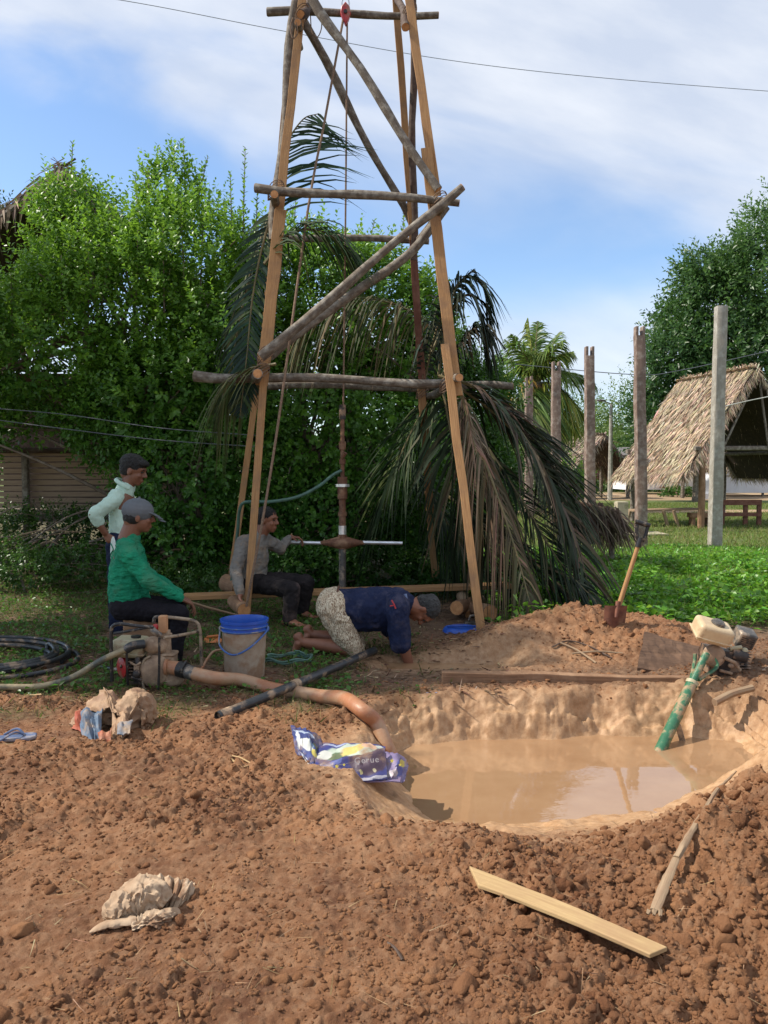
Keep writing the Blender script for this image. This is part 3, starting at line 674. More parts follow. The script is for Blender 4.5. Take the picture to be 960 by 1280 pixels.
# --- far huts
def far_hut(label, px0, px1, Y, ytop, yeave, gright, col, n, skew=.5):
    """ridge seen between px0..px1 at distance Y"""
    zr = CAM_H + (590 - ytop) / 1000 * Y; ze = CAM_H + (590 - yeave) / 1000 * Y
    x0 = (px0 - 480) / 1000 * Y; x1 = (px1 - 480) / 1000 * (Y + skew * 4)
    return gable_hut(label, (x1, Y + skew * 4), (x0, Y), 2.7, zr, ze, n, [(.06, 1, .1, 0), (.06, -1, .1, 0), (.94, 1, .1, 0), (.94, -1, .1, 0)], L=.5, Wd=.09, group='small thatched huts in the distance', col=col, dark=(.15, .11, .085))
far_hut('grey-brown thatched hut far off between the tall posts and the big hut', 756, 718, 42, 544, 597, True, (.33, .26, .20), 1800, .45)
far_hut('low brown thatched hut far off, partly behind the second and third post', 706, 676, 46, 552, 595, True, (.28, .18, .13), 1400, .5)
far_hut('thatched stilt hut seen under the eave of the big open hut', 905, 850, 44, 547, 588, True, (.30, .23, .17), 1300, .2)
# dark interiors under far huts: plank walls on stilts
def stilt_house(label, px0, px1, Y, ytop, ybot, mat, name='stilt_house'):
    x0 = (px0 - 480) / 1000 * Y; x1 = (px1 - 480) / 1000 * Y; z1 = CAM_H + (590 - ytop) / 1000 * Y; z0 = CAM_H + (590 - ybot) / 1000 * Y
    rt = empty(name, ((x0 + x1) / 2, Y, 0), label, 'house')
    m = MB(); m.box(((x0 + x1) / 2, Y + 1.4, (z0 + z1) / 2), ((x1 - x0) / 2, 0, 0), (0, 1.4, 0), (0, 0, (z1 - z0) / 2)); m.build('wall', mat, rt, smooth=False)
    k = max(3, int((x1 - x0) / 1.6))
    for i in range(k):
        x_ = lerp(x0 + .1, x1 - .1, i / (k - 1)); m = MB(); m.tube([(x_, Y + .15, -.05), (x_, Y + .15, z0)], .08, 6); m.build('stilt', M['bark'], rt)
    return rt, x0, x1, z0, z1
rt, x0, x1, z0, z1 = stilt_house('long white-walled house on stilts behind the thatched hut', 782, 880, 50, 571, 612, M['white_wall'])
m = MB(); m.box(((x0 + x1) / 2, 51.4, z1 + .35), ((x1 - x0) / 2 + .4, 0, 0), (0, 1.9, .3), (0, 0, .05)); m.build('roof', M['grey_metal'], rt, smooth=False)
for i, px in enumerate((828, 843)):
    xx = (px - 480) / 1000 * 49.8; m = MB(); m.tube([(xx, 49.9, z0 - .6), (xx + .25, 49.9, z1 - .2)], .04, 6)
    for q in range(5): m.box((xx + .1, 49.85, z0 - .45 + q * .3), (.3, 0, 0), (0, .03, 0), (0, 0, .03))
    m.build('stair', M['red_wood'], rt)
rt, x0, x1, z0, z1 = stilt_house('white sheet-walled house on stilts with a blue-grey roof edge at the far right', 900, 1010, 46, 572, 616, M['white_wall'])
m = MB(); m.box(((x0 + x1) / 2, 46 + 1.2, z1 + .5), ((x1 - x0) / 2 + .4, 0, 0), (0, 1.9, .5), (0, 0, .05)); m.build('roof', plain('blue_sheet_roof', (.35, .42, .52), rough=.5), rt, smooth=False)
m = MB(); m.box(((x0 + x1) / 2, 45.96, lerp(z0, z1, .48)), ((x1 - x0) / 2, 0, 0), (0, .02, 0), (0, 0, .03)); m.build('rail', M['grey_wood'], rt, smooth=False)
# small white shrine-like marker
m = MB(); mk = empty('white_marker', G(884, 622, 0), 'small white arched stone marker on the far lawn', 'marker')
g0 = G(884, 624, 0)
m.box(g0 + Vector((0, 0, .15)), (.42, 0, 0), (0, .25, 0), (0, 0, .15)).box(g0 + Vector((0, 0, .55)), (.24, 0, 0), (0, .15, 0), (0, 0, .42)).ell(g0 + Vector((0, 0, .97)), (.24, .15, .2)); m.build('body', M['white_wall'], mk)

# --- row of tall weathered posts
def tall_post(px, ybase, xt, ytop, wpx, mat, label, Y=None, notch=True):
    g = G(px, ybase, 0) if Y is None else P(px, ybase, Y); Y_ = g.y; top = P(xt, ytop, Y_ + .02); w = wpx / 1000 * Y_
    o = MB(); n = 14; R_ = random.Random(px)
    pts = [Vector((g.x, g.y, -.15)).lerp(top, i / n) + Vector((R_.uniform(-.006, .006), R_.uniform(-.006, .006), 0)) for i in range(n + 1)]
    b_ = 8; prof = [(-.5, -.42), (-.42, -.5), (.42, -.5), (.5, -.42), (.5, .42), (.42, .5), (-.42, .5), (-.5, .42)]
    vs = []; uvs = []
    for i, p in enumerate(pts):
        s_ = w * (1.04 - .1 * i / n)
        for (a, c_) in prof: vs.append(p + Vector((a * s_ * R_.uniform(.97, 1.03), c_ * s_ * 1.0 * R_.uniform(.97, 1.03), 0))); uvs.append(((p - pts[0]).length, a + c_ * 3))
    fs = [(i * b_ + k, i * b_ + (k + 1) % b_, (i + 1) * b_ + (k + 1) % b_, (i + 1) * b_ + k) for i in range(n) for k in range(b_)] + [tuple(range(b_))[::-1], tuple(n * b_ + k for k in range(b_))]
    rt_ = empty('wooden_post', (g.x, g.y, 0), label, 'post', 'row of tall wooden posts')
    m_ = MB(); m_.add(vs, fs, uvs); m_.build('shaft', mat, rt_, smooth=True)
    if notch:
        for s_ in (-1, 1):
            m_ = MB(); m_.box(top + Vector((s_ * w * .32, 0, .07 * Y_ / 14)), (w * .14, 0, 0), (0, w * .42, 0), (0, 0, .09 * Y_ / 14)); m_.build('tenon', mat, rt_, bevel=.01)
    return rt_
tall_post(893, 685, 901, 383, 13.5, M['grey_wood'], 'nearest pale grey post of the row, standing right of the shovel', notch=False)
tall_post(802, 686, 799, 420, 12.5, M['brown_wood'], 'dark notched post directly behind the shovel handle')
tall_post(738, 664, 736.5, 445, 11.5, M['brown_wood'], 'brown notched post rising behind the collapsed thatch')
tall_post(695, 655, 695, 464, 11, M['brown_wood'], 'reddish notched post in front of the right side of the coconut palm')
tall_post(661, 648, 661, 482, 9.5, M['brown_wood'], 'farthest and thinnest post, in front of the palm trunk')

# --- benches, table, block
def Gz(px, py): g = G(px, py, 0); return Vector((g.x, g.y, H(g.x, g.y)))
t_ = empty('plank_table', G(828, 660), 'long low table with a sun-bleached plank top under the open hut', 'table')
Yt = 20.5
m = MB(); m.board(P(786, 638, Yt), P(873, 636, Yt + .6), .5, .05); m.build('tabletop', M['dry_wood'], t_, bevel=.008)
for a, c_ in ((788, 637), (829, 638), (842, 638)):
    for k in (0, .35):
        m = MB(); p = P(a, c_, Yt + k); m.tube([p, Vector((p.x + (.12 if a != 788 else -.1), p.y, 0))], .045, 6); m.build('leg', M['dry_wood'], t_)
s_ = empty('low_stool', G(875, 658), 'small low wooden stool at the end of the long table', 'stool')
m = MB(); p = P(875, 644, 20.6); m.box(p, (.28, 0, 0), (0, .15, 0), (0, 0, .06)); m.build('seat', M['mud_wood'], s_, bevel=.01)
for a in (-.2, .2): m = MB(); m.box((p.x + a, p.y, p.z / 2 - .03), (.04, 0, 0), (0, .12, 0), (0, 0, p.z / 2 - .03)); m.build('leg', M['mud_wood'], s_)
bn = empty('slatted_bench', G(928, 656), 'dark wooden bench frame with two rails beside the hut post', 'bench')
Yb = 20.9
for px in (903, 932, 949):
    m = MB(); a = P(px, 628, Yb); m.box((a.x, a.y, a.z / 2), (.05, 0, 0), (0, .04, 0), (0, 0, a.z / 2)); m.build('leg', M['red_wood'], bn)
for py, hh_ in ((628, .07), (643, .05)):
    m = MB(); m.board(P(900, py, Yb - .08), P(952, py, Yb - .08), .04, hh_ * 2, up=(0, 0, 1)); m.build('rail', M['red_wood'], bn)
bk = empty('concrete_post', G(776, 668), 'short square mossy concrete post on the grass', 'post')
g = G(776, 667, 0); m = MB(); m.box((g.x, g.y, .33), (.13, 0, 0), (0, .13, 0), (0, 0, .40)); m.build('shaft', M['concrete'], bk, bevel=.015)
m = MB(); m.box((g.x + .1, g.y - .3, .01), (.75, 0, 0), (0, .4, 0), (0, 0, .035)); m.build('footing', M['concrete'], bk, bevel=.01)

# --- street lamp far off
lp = empty('street_lamp', G(764, 620), 'thin grey street lamp post far off between the huts', 'lamp')
Yl = 40; a = P(764, 505, Yl); m = MB(); m.tube([(a.x, Yl, 0), (a.x, Yl, a.z)], [.13, .08], 8); m.build('pole', M['grey_wood'], lp)
m = MB(); m.tube([a, a + Vector((-.35, 0, .14))], .03, 6); m.build('arm', M['grey_metal'], lp)
m = MB(); m.ell(a + Vector((-.52, 0, .17)), (.25, .1, .06)); m.build('lamp_head', M['grey_metal'], lp)

# --- old house behind the bushes at the left
hs_r, A_, B_, ax, pn = gable_hut('dark thatched house on stilts with cane walls behind the left bush', (-4.6, 11.6), (-5.2, 16.5), 2.9, 5.75, 3.35, 2600,
    [(.03, .9, .09, 0), (.03, -.9, .09, 0)], L=.55, Wd=.05, col=(.34, .26, .19), dark=(.12, .09, .07), name='thatched_house', cat='house')
x0, x1 = -7.4, -3.0; Yh = 11.7
m = MB(); m.box(((x0 + x1) / 2, Yh + 2.0, .72), ((x1 - x0) / 2, 0, 0), (0, 2.0, 0), (0, 0, .05)); m.build('floor', M['bark'], hs_r)
m = MB(); R_ = random.Random(3)
for i in range(11):
    z_ = .82 + i * .085; xx = x0
    m.box(((x0 + x1) / 2 + R_.uniform(-.03, .03), Yh + R_.uniform(0, .02), z_), ((x1 - x0) / 2, 0, R_.uniform(-.02, .02)), (0, .012, 0), (0, 0, .034))
m.build('cane_wall', SLATS, hs_r, smooth=False)
m = MB(); m.box(((x0 + x1) / 2, Yh + 3.9, 2.0), ((x1 - x0) / 2, 0, 0), (0, .03, 0), (0, 0, 1.3)); m.build('back_wall', M['dark_bark'], hs_r, smooth=False)
for x_ in (-6.6, -5.2, -3.75):
    m = MB(); m.tube([(x_, Yh - .08, -.05), (x_, Yh - .08, 1.75)], .055, 8, jit=.1); m.build('post', M['bark'], hs_r)
m = MB(); m.tube([(x0, Yh - .14, 1.72), (x1, Yh - .14, 1.70)], .04, 8); m.build('rail', M['dark_bark'], hs_r)

# ================================================================= VEGETATION
BRANCH = wood('bush_branch', (.20, .15, .11), (.09, .065, .045), (.32, .28, .23))
def sprigs(r, org, axis, Ls, k, leafL, leafW, col, spread=.9, ldv=.2):
    """leafy shoots: k leaves round every axis"""
    n = len(org); axis = axis / np.linalg.norm(axis, axis=1, keepdims=True)
    ref = np.where(np.abs(axis[:, 2:3]) < .9, np.array([[0, 0, 1.]]), np.array([[1., 0, 0]]))
    a = np.cross(axis, ref); a /= np.linalg.norm(a, axis=1, keepdims=True); b_ = np.cross(axis, a)
    t_ = (np.arange(k) + .4) / k; ang = np.arange(k) * 2.399
    ang = ang[None] + r.random((n, 1)) * 6.28 + r.normal(size=(n, k)) * .3
    pos = org[:, None] + axis[:, None] * (Ls[:, None] * t_[None])[..., None]
    rad = a[:, None] * np.cos(ang)[..., None] + b_[:, None] * np.sin(ang)[..., None]
    d = rad * spread + axis[:, None] * (.45 + .5 * t_[None, :, None]) + r.normal(size=(n, k, 3)) * .12
    nr = axis[:, None] * 1.0 - rad * .35 + r.normal(size=(n, k, 3)) * .18
    c_ = col[:, None] * (1 + ldv * (r.random((n, k, 1)) - .5)); sz = (1 - .35 * t_[None]) * r.uniform(.75, 1.15, (n, k))
    return leaves(pos.reshape(-1, 3), d.reshape(-1, 3), nr.reshape(-1, 3), (sz * leafL).ravel(), (sz * leafW).ravel(), c_.reshape(-1, 3))
def blob_points(r, blobs, n, inner=.6):
    c_ = np.array([q[0] for q in blobs], float); rd = np.array([q[1] for q in blobs], float)
    w = (rd[:, 0] * rd[:, 2] + rd[:, 0] * rd[:, 1]) ; w = w / w.sum(); i = r.choice(len(blobs), n, p=w)
    d = r.normal(size=(n, 3)); d /= np.linalg.norm(d, axis=1, keepdims=True)
    lum = 1 + .22 * np.sin(d @ np.array([4.1, 2.2, 3.3]) * 1.5 + i) * np.cos(d @ np.array([-2.3, 4.4, 3.1]) * 1.7 + 2 * i)
    s_ = r.uniform(inner, 1.0, n) ** .6 * lum
    p = c_[i] + d * rd[i] * s_[:, None]
    q = np.min([np.linalg.norm((p - c_[j]) / rd[j], axis=1) + 10 * (i == j) for j in range(len(blobs))], 0) if len(blobs) > 1 else np.full(n, 9.)
    k = (q > .62) & (p[:, 2] > .05); return p[k], d[k], s_[k]
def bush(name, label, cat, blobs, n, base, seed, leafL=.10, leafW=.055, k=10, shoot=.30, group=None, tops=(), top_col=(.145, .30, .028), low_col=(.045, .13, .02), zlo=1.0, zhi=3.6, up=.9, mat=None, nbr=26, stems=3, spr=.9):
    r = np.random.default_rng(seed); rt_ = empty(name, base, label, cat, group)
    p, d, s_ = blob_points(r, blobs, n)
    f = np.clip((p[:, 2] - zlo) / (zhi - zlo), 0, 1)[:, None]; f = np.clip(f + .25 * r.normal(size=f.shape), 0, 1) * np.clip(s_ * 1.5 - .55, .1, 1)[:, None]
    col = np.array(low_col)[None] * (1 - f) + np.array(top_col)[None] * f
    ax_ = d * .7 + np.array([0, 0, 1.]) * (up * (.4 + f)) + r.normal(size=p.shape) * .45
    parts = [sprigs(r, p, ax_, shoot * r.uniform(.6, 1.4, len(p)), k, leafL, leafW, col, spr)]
    wood_ = MB(); base = Vector(base); rr_ = random.Random(seed)
    for (q, Lt, lean) in tops:      # single long shoots standing out of the outline
        q = np.array(q)[None]; a_ = np.array([[lean, 0, 1.]])
        parts.append(sprigs(r, q, a_, np.array([Lt]), int(Lt / .022), leafL * .95, leafW * .9, np.array([top_col]) * .8, .9))
        wood_.tube([Vector(q[0]) - Vector((0, 0, .2)), Vector(q[0]) + Vector((lean, 0, 1)).normalized() * Lt], [.012, .004], 5)
    V_, F_, C_ = cat_strips(parts); np_mesh('foliage', V_, F_, mat or LEAF, rt_, col=C_)
    tr_ = MB(); cen = Vector(blobs[0][0])
    for s2 in range(stems):
        a_ = base + Vector((rr_.uniform(-.2, .2), rr_.uniform(-.2, .2), -.1)); e_ = cen + Vector((rr_.uniform(-.6, .6), rr_.uniform(-.4, .4), rr_.uniform(-.2, .5)))
        r0 = .055 * (cen.z / 2) ** .5 * (2.2 if leafL > .15 else 1)
        tr_.tube(bez([a_, a_.lerp(e_, .35) + Vector((rr_.uniform(-.2, .2), 0, .1)), a_.lerp(e_, .7) + Vector((rr_.uniform(-.2, .2), 0, 0)), e_], 5), [r0 * (1 - .045 * i) for i in range(16)], 8, jit=.15)
    tr_.build('trunk', BRANCH, rt_)
    for i in range(nbr):
        e_ = Vector(p[rr_.randrange(len(p))]); a_ = base.lerp(cen, rr_.uniform(.25, 1.0)) + Vector((rr_.uniform(-.3, .3), rr_.uniform(-.2, .2), rr_.uniform(-.2, .3)))
        mid = a_.lerp(e_, .5) + Vector((rr_.uniform(-.25, .25), rr_.uniform(-.2, .1), rr_.uniform(-.1, .3)))
        wood_.tube(bez([a_, mid, e_], 5), [.018 * cen.z / 2 * (1 - .075 * i) for i in range(11)], 5)
    wood_.build('branches', BRANCH, rt_)
    return rt_
def BL(px, py, Y, rx, ry, rz): return (tuple(P(px, py, Y)), (rx, ry, rz))
T = lambda px, py, Y, L_, lean=0: (tuple(P(px, py, Y)), L_, lean)
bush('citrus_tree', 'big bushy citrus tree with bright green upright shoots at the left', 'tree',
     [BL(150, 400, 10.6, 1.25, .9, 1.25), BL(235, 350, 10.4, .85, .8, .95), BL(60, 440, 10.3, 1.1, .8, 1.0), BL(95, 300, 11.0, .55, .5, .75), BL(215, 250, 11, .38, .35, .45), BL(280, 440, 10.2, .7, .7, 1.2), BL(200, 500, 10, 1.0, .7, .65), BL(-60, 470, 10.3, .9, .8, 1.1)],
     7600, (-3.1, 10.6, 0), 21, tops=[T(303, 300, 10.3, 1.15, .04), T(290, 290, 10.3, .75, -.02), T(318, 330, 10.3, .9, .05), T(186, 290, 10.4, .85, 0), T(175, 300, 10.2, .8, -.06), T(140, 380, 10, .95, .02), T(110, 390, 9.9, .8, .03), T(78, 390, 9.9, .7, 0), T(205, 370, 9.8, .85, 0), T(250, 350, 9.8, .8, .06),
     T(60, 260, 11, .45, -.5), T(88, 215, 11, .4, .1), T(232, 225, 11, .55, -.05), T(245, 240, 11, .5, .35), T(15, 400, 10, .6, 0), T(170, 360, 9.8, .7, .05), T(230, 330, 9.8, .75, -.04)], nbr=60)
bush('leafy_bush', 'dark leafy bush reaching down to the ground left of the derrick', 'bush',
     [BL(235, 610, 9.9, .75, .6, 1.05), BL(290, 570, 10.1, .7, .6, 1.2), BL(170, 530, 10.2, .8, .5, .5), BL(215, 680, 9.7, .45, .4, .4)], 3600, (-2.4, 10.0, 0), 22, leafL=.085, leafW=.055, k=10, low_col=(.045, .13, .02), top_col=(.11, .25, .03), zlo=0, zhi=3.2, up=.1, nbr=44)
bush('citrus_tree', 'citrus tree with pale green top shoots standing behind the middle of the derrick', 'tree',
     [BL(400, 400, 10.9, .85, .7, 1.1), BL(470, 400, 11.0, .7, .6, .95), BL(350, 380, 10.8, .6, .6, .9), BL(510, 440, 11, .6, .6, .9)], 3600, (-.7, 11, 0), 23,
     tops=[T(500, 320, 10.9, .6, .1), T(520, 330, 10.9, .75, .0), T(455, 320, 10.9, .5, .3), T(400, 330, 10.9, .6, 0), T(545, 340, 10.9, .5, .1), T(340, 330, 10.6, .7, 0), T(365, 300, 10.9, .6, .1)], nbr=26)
bush('vine_thicket', 'tangled vine-covered thicket behind the drill pipe', 'bush',
     [BL(400, 560, 10.4, .9, .6, .9), BL(480, 590, 10.3, .8, .6, .9), BL(420, 650, 10, .85, .5, .55), BL(345, 610, 10.3, .6, .5, 1.0), BL(540, 650, 10.1, .7, .5, .6)], 3600, (-.4, 10.4, 0), 24, leafL=.085, leafW=.065, k=8, low_col=(.045, .13, .02), top_col=(.12, .27, .03), zlo=0, zhi=2.6, up=-.2, nbr=70, spr=1.2)
bush('leafy_bush', 'bush behind the hanging fronds on the right of the derrick', 'bush',
     [BL(580, 530, 11.6, .55, .5, .9), BL(550, 610, 11.4, .8, .6, .8), BL(608, 500, 11.8, .33, .4, .45), BL(610, 600, 11.8, .4, .4, .6), BL(540, 480, 11.6, .6, .5, .8)], 3300, (1.3, 11.6, 0), 25, leafL=.085, leafW=.05, k=11, low_col=(.03, .09, .014), top_col=(.07, .17, .02), zlo=.2, zhi=3.0, tops=[T(625, 480, 11.6, .4, -.3)], nbr=26)
# tree standing left of the view, shading the pump and the seated men
bush('shade_tree', 'broad mango tree just outside the left edge whose shade falls on the seated men', 'tree',
     [((-6.1, 7.3, 5.3), (1.6, 1.5, 1.1)), ((-7.2, 8.8, 6.2), (1.7, 1.5, 1.2)), ((-5.4, 6.1, 4.6), (1.2, 1.1, .85)), ((-7.0, 6.9, 6.6), (1.7, 1.7, 1.2))], 3000, (-6.2, 7.4, 0), 26, leafL=.19, leafW=.07, k=12, shoot=.35, zlo=3, zhi=7, nbr=30, stems=1)

# coconut palm
def frond_strips(r, path, leafL, Wd, n, col, sag=.5, t0=.15, vee=.35, alt=None, sides=(-1, 1), side_up=None):
    path = [Vector(q) for q in path]; m = len(path); out = []
    arr = np.array([tuple(q) for q in path]); seg = np.linalg.norm(np.diff(arr, axis=0), axis=1); cs = np.concatenate([[0], np.cumsum(seg)]) / seg.sum()
    t_ = np.linspace(t0, .995, n)
    pos = np.stack([np.interp(t_, cs, arr[:, k]) for k in range(3)], 1)
    tg = np.gradient(pos, axis=0); tg /= np.linalg.norm(tg, axis=1, keepdims=True)
    su = np.array(side_up if side_up else (0, 0, 1.), float)[None]
    sd_ = np.cross(tg, su); l = np.linalg.norm(sd_, axis=1, keepdims=True); sd_ = np.where(l > .15, sd_ / (l + 1e-9), np.array([[0, -1., 0]]))
    up_ = np.cross(sd_, tg)
    prof = np.sin(np.clip(t_ * 1.02, 0, 1) * PI) ** .55 * (1 - .25 * t_) + .12
    for s_ in sides:
        d = sd_ * s_ * .8 + tg * (.45 + .35 * t_[:, None]) + up_ * vee + r.normal(size=pos.shape) * .09
        out.append(strips(pos, d, up_ + r.normal(size=pos.shape) * .3, leafL * prof * r.uniform(.85, 1.1, n), np.full(n, Wd) * r.uniform(.8, 1.2, n), sag * r.uniform(.7, 1.3, n), cvar(col, n, r, .3, alt, .25), 4, prof=[.6, 1, .95, .65, .08]))
    return out
def palm_frond(label, path, leafL=.55, Wd=.028, n=60, col=(.035, .075, .025), sag=.6, seed=1, alt=(.12, .11, .05), vee=.2, t0=.08, r0=.016, mat=None, group='cut palm fronds hung on the derrick', side_up=None, rcol=None, sides=(-1, 1)):
    r = np.random.default_rng(seed); path = bez(path, 8)
    rt_ = empty('palm_frond', path[0], label, 'palm frond', group)
    m = MB(); m.tube(path, [r0 * (1 - .75 * i / (len(path) - 1)) for i in range(len(path))], 6); m.build('rachis', rcol or FROND_STEM, rt_)
    V_, F_, C_ = cat_strips(frond_strips(r, path, leafL, Wd, n, col, sag, t0, vee, alt, sides, side_up))
    np_mesh('leaflets', V_, F_, mat or DRY, rt_, col=C_); return rt_
FROND_STEM = plain('frond_stem', (.20, .15, .06), (.10, .09, .035), 8, .6)
Yp = 28.0
def coconut_palm():
    r = np.random.default_rng(77); base = G(668, 656); base = Vector(((670 - 480) / 1000 * Yp, Yp, 0)); crown = P(668, 478, Yp)
    rt_ = empty('coconut_palm', base, 'coconut palm with arching green and yellowing fronds behind the posts', 'palm tree')
    m = MB(); pts = bez([base + Vector((.1, 0, -.1)), base.lerp(crown, .5) + Vector((.05, 0, 0)), crown], 8)
    m.tube(pts, [.26 - .03 * (i / 16) + .012 * (i % 2) for i in range(len(pts))], 12, jit=.06); m.build('trunk', M['bark'], rt_)
    tips = [(660, 398, 0), (672, 402, .3), (640, 418, -.4), (632, 425, .6), (626, 470, 0), (618, 510, -.6), (640, 545, -.5), (700, 415, .5), (715, 440, -.2), (728, 470, .4), (742, 478, -.3), (728, 520, .3), (738, 530, -.5), (705, 425, -.6), (688, 560, -.8), (620, 445, .8), (722, 545, .8), (652, 560, -1)]
    for i, (tx, ty, dy) in enumerate(tips):
        tip = P(tx, ty, Yp + dy * 1.6); mid = crown.lerp(tip, .55) + Vector((0, dy * .3, .28 if ty > 420 else .12))
        path = bez([crown + Vector((0, 0, -.1)), crown.lerp(mid, .5) + Vector((0, 0, .18)), mid, tip], 6)
        low = ty > 505; col = (.30, .22, .05) if i in (5, 6) else ((.12, .19, .04) if i % 4 else (.22, .27, .05)); 
        q = MB(); q.tube(path, [.04 * (1 - .04 * k) for k in range(len(path))], 5); fr = q.build('frond', FROND_STEM, rt_)
        V_, F_, C_ = cat_strips(frond_strips(r, path, 1.1, .06, 56, col, .75, .12, .15, alt=(.07, .12, .03)))
        lf = np_mesh('leaflets', V_, F_, LEAF, fr, col=C_)
    m = MB(); 
    for k in range(5): m.ell(crown + Vector((.2 * math.cos(k * 1.3), .2 * math.sin(k * 1.3), -.22)), .13)
    m.build('coconut', M['mud_wood'], rt_)
coconut_palm()

# big feathery trees and the far vegetation
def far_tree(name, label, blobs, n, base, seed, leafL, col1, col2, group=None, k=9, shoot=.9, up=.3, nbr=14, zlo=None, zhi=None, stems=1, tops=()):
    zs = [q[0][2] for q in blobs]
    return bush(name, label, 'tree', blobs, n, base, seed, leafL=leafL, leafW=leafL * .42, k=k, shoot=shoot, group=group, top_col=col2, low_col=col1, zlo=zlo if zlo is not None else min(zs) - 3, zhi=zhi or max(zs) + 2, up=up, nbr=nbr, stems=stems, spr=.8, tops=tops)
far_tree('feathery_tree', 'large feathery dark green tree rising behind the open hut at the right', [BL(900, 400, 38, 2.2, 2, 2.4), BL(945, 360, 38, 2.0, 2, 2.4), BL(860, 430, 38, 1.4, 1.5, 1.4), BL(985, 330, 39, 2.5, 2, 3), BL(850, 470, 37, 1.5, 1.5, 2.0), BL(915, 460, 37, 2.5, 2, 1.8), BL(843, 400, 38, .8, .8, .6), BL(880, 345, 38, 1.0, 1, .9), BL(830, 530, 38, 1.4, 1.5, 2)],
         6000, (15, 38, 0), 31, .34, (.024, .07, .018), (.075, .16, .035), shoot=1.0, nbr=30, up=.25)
far_tree('dark_tree', 'dark tree top just visible over the house roof at the left edge', [BL(0, 310, 22, 1.1, 1, 1.1), BL(-50, 330, 22, 1.5, 1, 1.6), BL(20, 345, 22, .6, .6, .7)], 1300, (-11, 22, 0), 32, .16, (.02, .05, .02), (.04, .09, .025), shoot=.5)
R_ = random.Random(44)
fars = [(590, 560, 30, 2.2, 1.9), (640, 565, 34, 2.0, 2.2), (625, 590, 26, 1.5, 1.2), (705, 560, 75, 3.0, 3.2), (725, 545, 80, 3.2, 3.5), (700, 580, 60, 3.5, 2.0), (748, 575, 60, 2.6, 2.2), (775, 560, 70, 3.6, 4.0), (800, 545, 72, 4.0, 5.0), (786, 590, 58, 2.5, 1.8), (560, 560, 40, 3, 3)]
for i, (px, py, Y, rx, rz) in enumerate(fars):
    lab = ['rounded bush behind the leaning fronds', 'leafy tree left of the coconut palm trunk', 'low bush beneath the coconut palm', 'far tree with dark top between the second and third post', 'far brownish tree right of the palm crown', 'far low thicket behind the small brown hut', 'far green bush just left of the street lamp', 'far light green tree behind the street lamp',
           'far tall tree left of the big feathery tree', 'far low bush between the lamp and the open hut', 'far tree hidden behind the citrus trees'][i]
    p = P(px, py, Y)
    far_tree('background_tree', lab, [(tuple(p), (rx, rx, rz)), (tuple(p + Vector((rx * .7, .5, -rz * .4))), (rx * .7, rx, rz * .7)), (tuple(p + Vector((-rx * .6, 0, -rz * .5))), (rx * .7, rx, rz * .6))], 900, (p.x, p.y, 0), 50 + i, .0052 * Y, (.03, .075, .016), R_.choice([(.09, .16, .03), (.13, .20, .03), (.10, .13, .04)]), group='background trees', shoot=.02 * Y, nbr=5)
# continuous far wood along the horizon
r = np.random.default_rng(88); n = 9000; az = r.uniform(-.9, .9, n); Y = r.uniform(95, 125, n); top = 4.5 + 5 * fbm(az * 16, az * 0, 61, 4)
p = np.stack([az * Y, Y, r.random(n) ** .7 * top], 1)
V_, F_, C_ = sprigs(r, p, r.normal(size=(n, 3)) + np.array([0, 0, 1.]), np.full(n, 1.6), 7, .95, .5, cvar((.04, .085, .022), n, r, .4, (.10, .15, .03), .3))
o = np_mesh('far_wood', V_, F_, LEAF, col=C_); o['kind'] = 'stuff'
# little broadleaf plants near far huts
bush('garden_bush', 'bright low bush between the second and third post near the huts', 'bush', [BL(712, 600, 30, .55, .5, .7), BL(718, 612, 30, .6, .5, .5)], 260, (7, 30, 0), 71, leafL=.16, leafW=.1, k=9, shoot=.35, low_col=(.06, .14, .02), top_col=(.12, .24, .03), zlo=0, zhi=1.5, nbr=5)
bush('garden_bush', 'low round bush at the foot of the white stilt house', 'bush', [BL(848, 619, 45, .8, .5, .4)], 160, (16.6, 45, 0), 72, leafL=.2, leafW=.12, k=9, shoot=.3, low_col=(.05, .12, .02), top_col=(.08, .18, .02), zlo=0, zhi=1, nbr=3)
# ================================================================= THE DRILLING DERRICK
def Gs(px, py, lift=0.0):
    """where a sight line meets the modelled ground"""
    z = 0.0
    for _ in range(14):
        g = G(px, py, z); z = .5 * z + .5 * H(g.x, g.y)
    g = G(px, py, z); return Vector((g.x, g.y, g.z + lift))
DR = empty('drilling_derrick', (.0, 7.9, 0), 'tall four-legged derrick of sawn boards and bark-covered poles lashed together over the borehole', 'derrick')
def pbd(name, a, b_, wpx, t_=.035, mat='orange_wood', parent=DR, up=(0, -1, 0), label=None):
    p0, p1 = P(*a), P(*b_); w = wpx / 1000 * (a[2] + b_[2]) / 2; t_ = t_ * .6
    m = MB(); n = 6; R0 = random.Random(int(a[0] * 7 + a[1])); d = (p1 - p0); sd_ = d.cross(Vector(up)).normalized(); u_ = sd_.cross(d).normalized()
    vs = []; uvs = []
    for i in range(n + 1):
        c_ = p0.lerp(p1, i / n) + sd_ * R0.uniform(-.006, .006) * (0 < i < n); w2 = w * R0.uniform(.94, 1.06)
        for (x_, y_) in ((-.5, -.5), (.5, -.5), (.5, .5), (-.5, .5)): vs.append(c_ + sd_ * x_ * w2 + u_ * y_ * t_); uvs.append(((c_ - p0).length, x_ * w2 + y_ * t_ * 3))
    fs = [(i * 4 + k, i * 4 + (k + 1) % 4, i * 4 + 4 + (k + 1) % 4, i * 4 + 4 + k) for i in range(n) for k in range(4)] + [(3, 2, 1, 0), (n * 4, n * 4 + 1, n * 4 + 2, n * 4 + 3)]
    m.add(vs, fs, uvs); return m.build(name, M[mat], parent, smooth=False, bevel=.004, label=label)
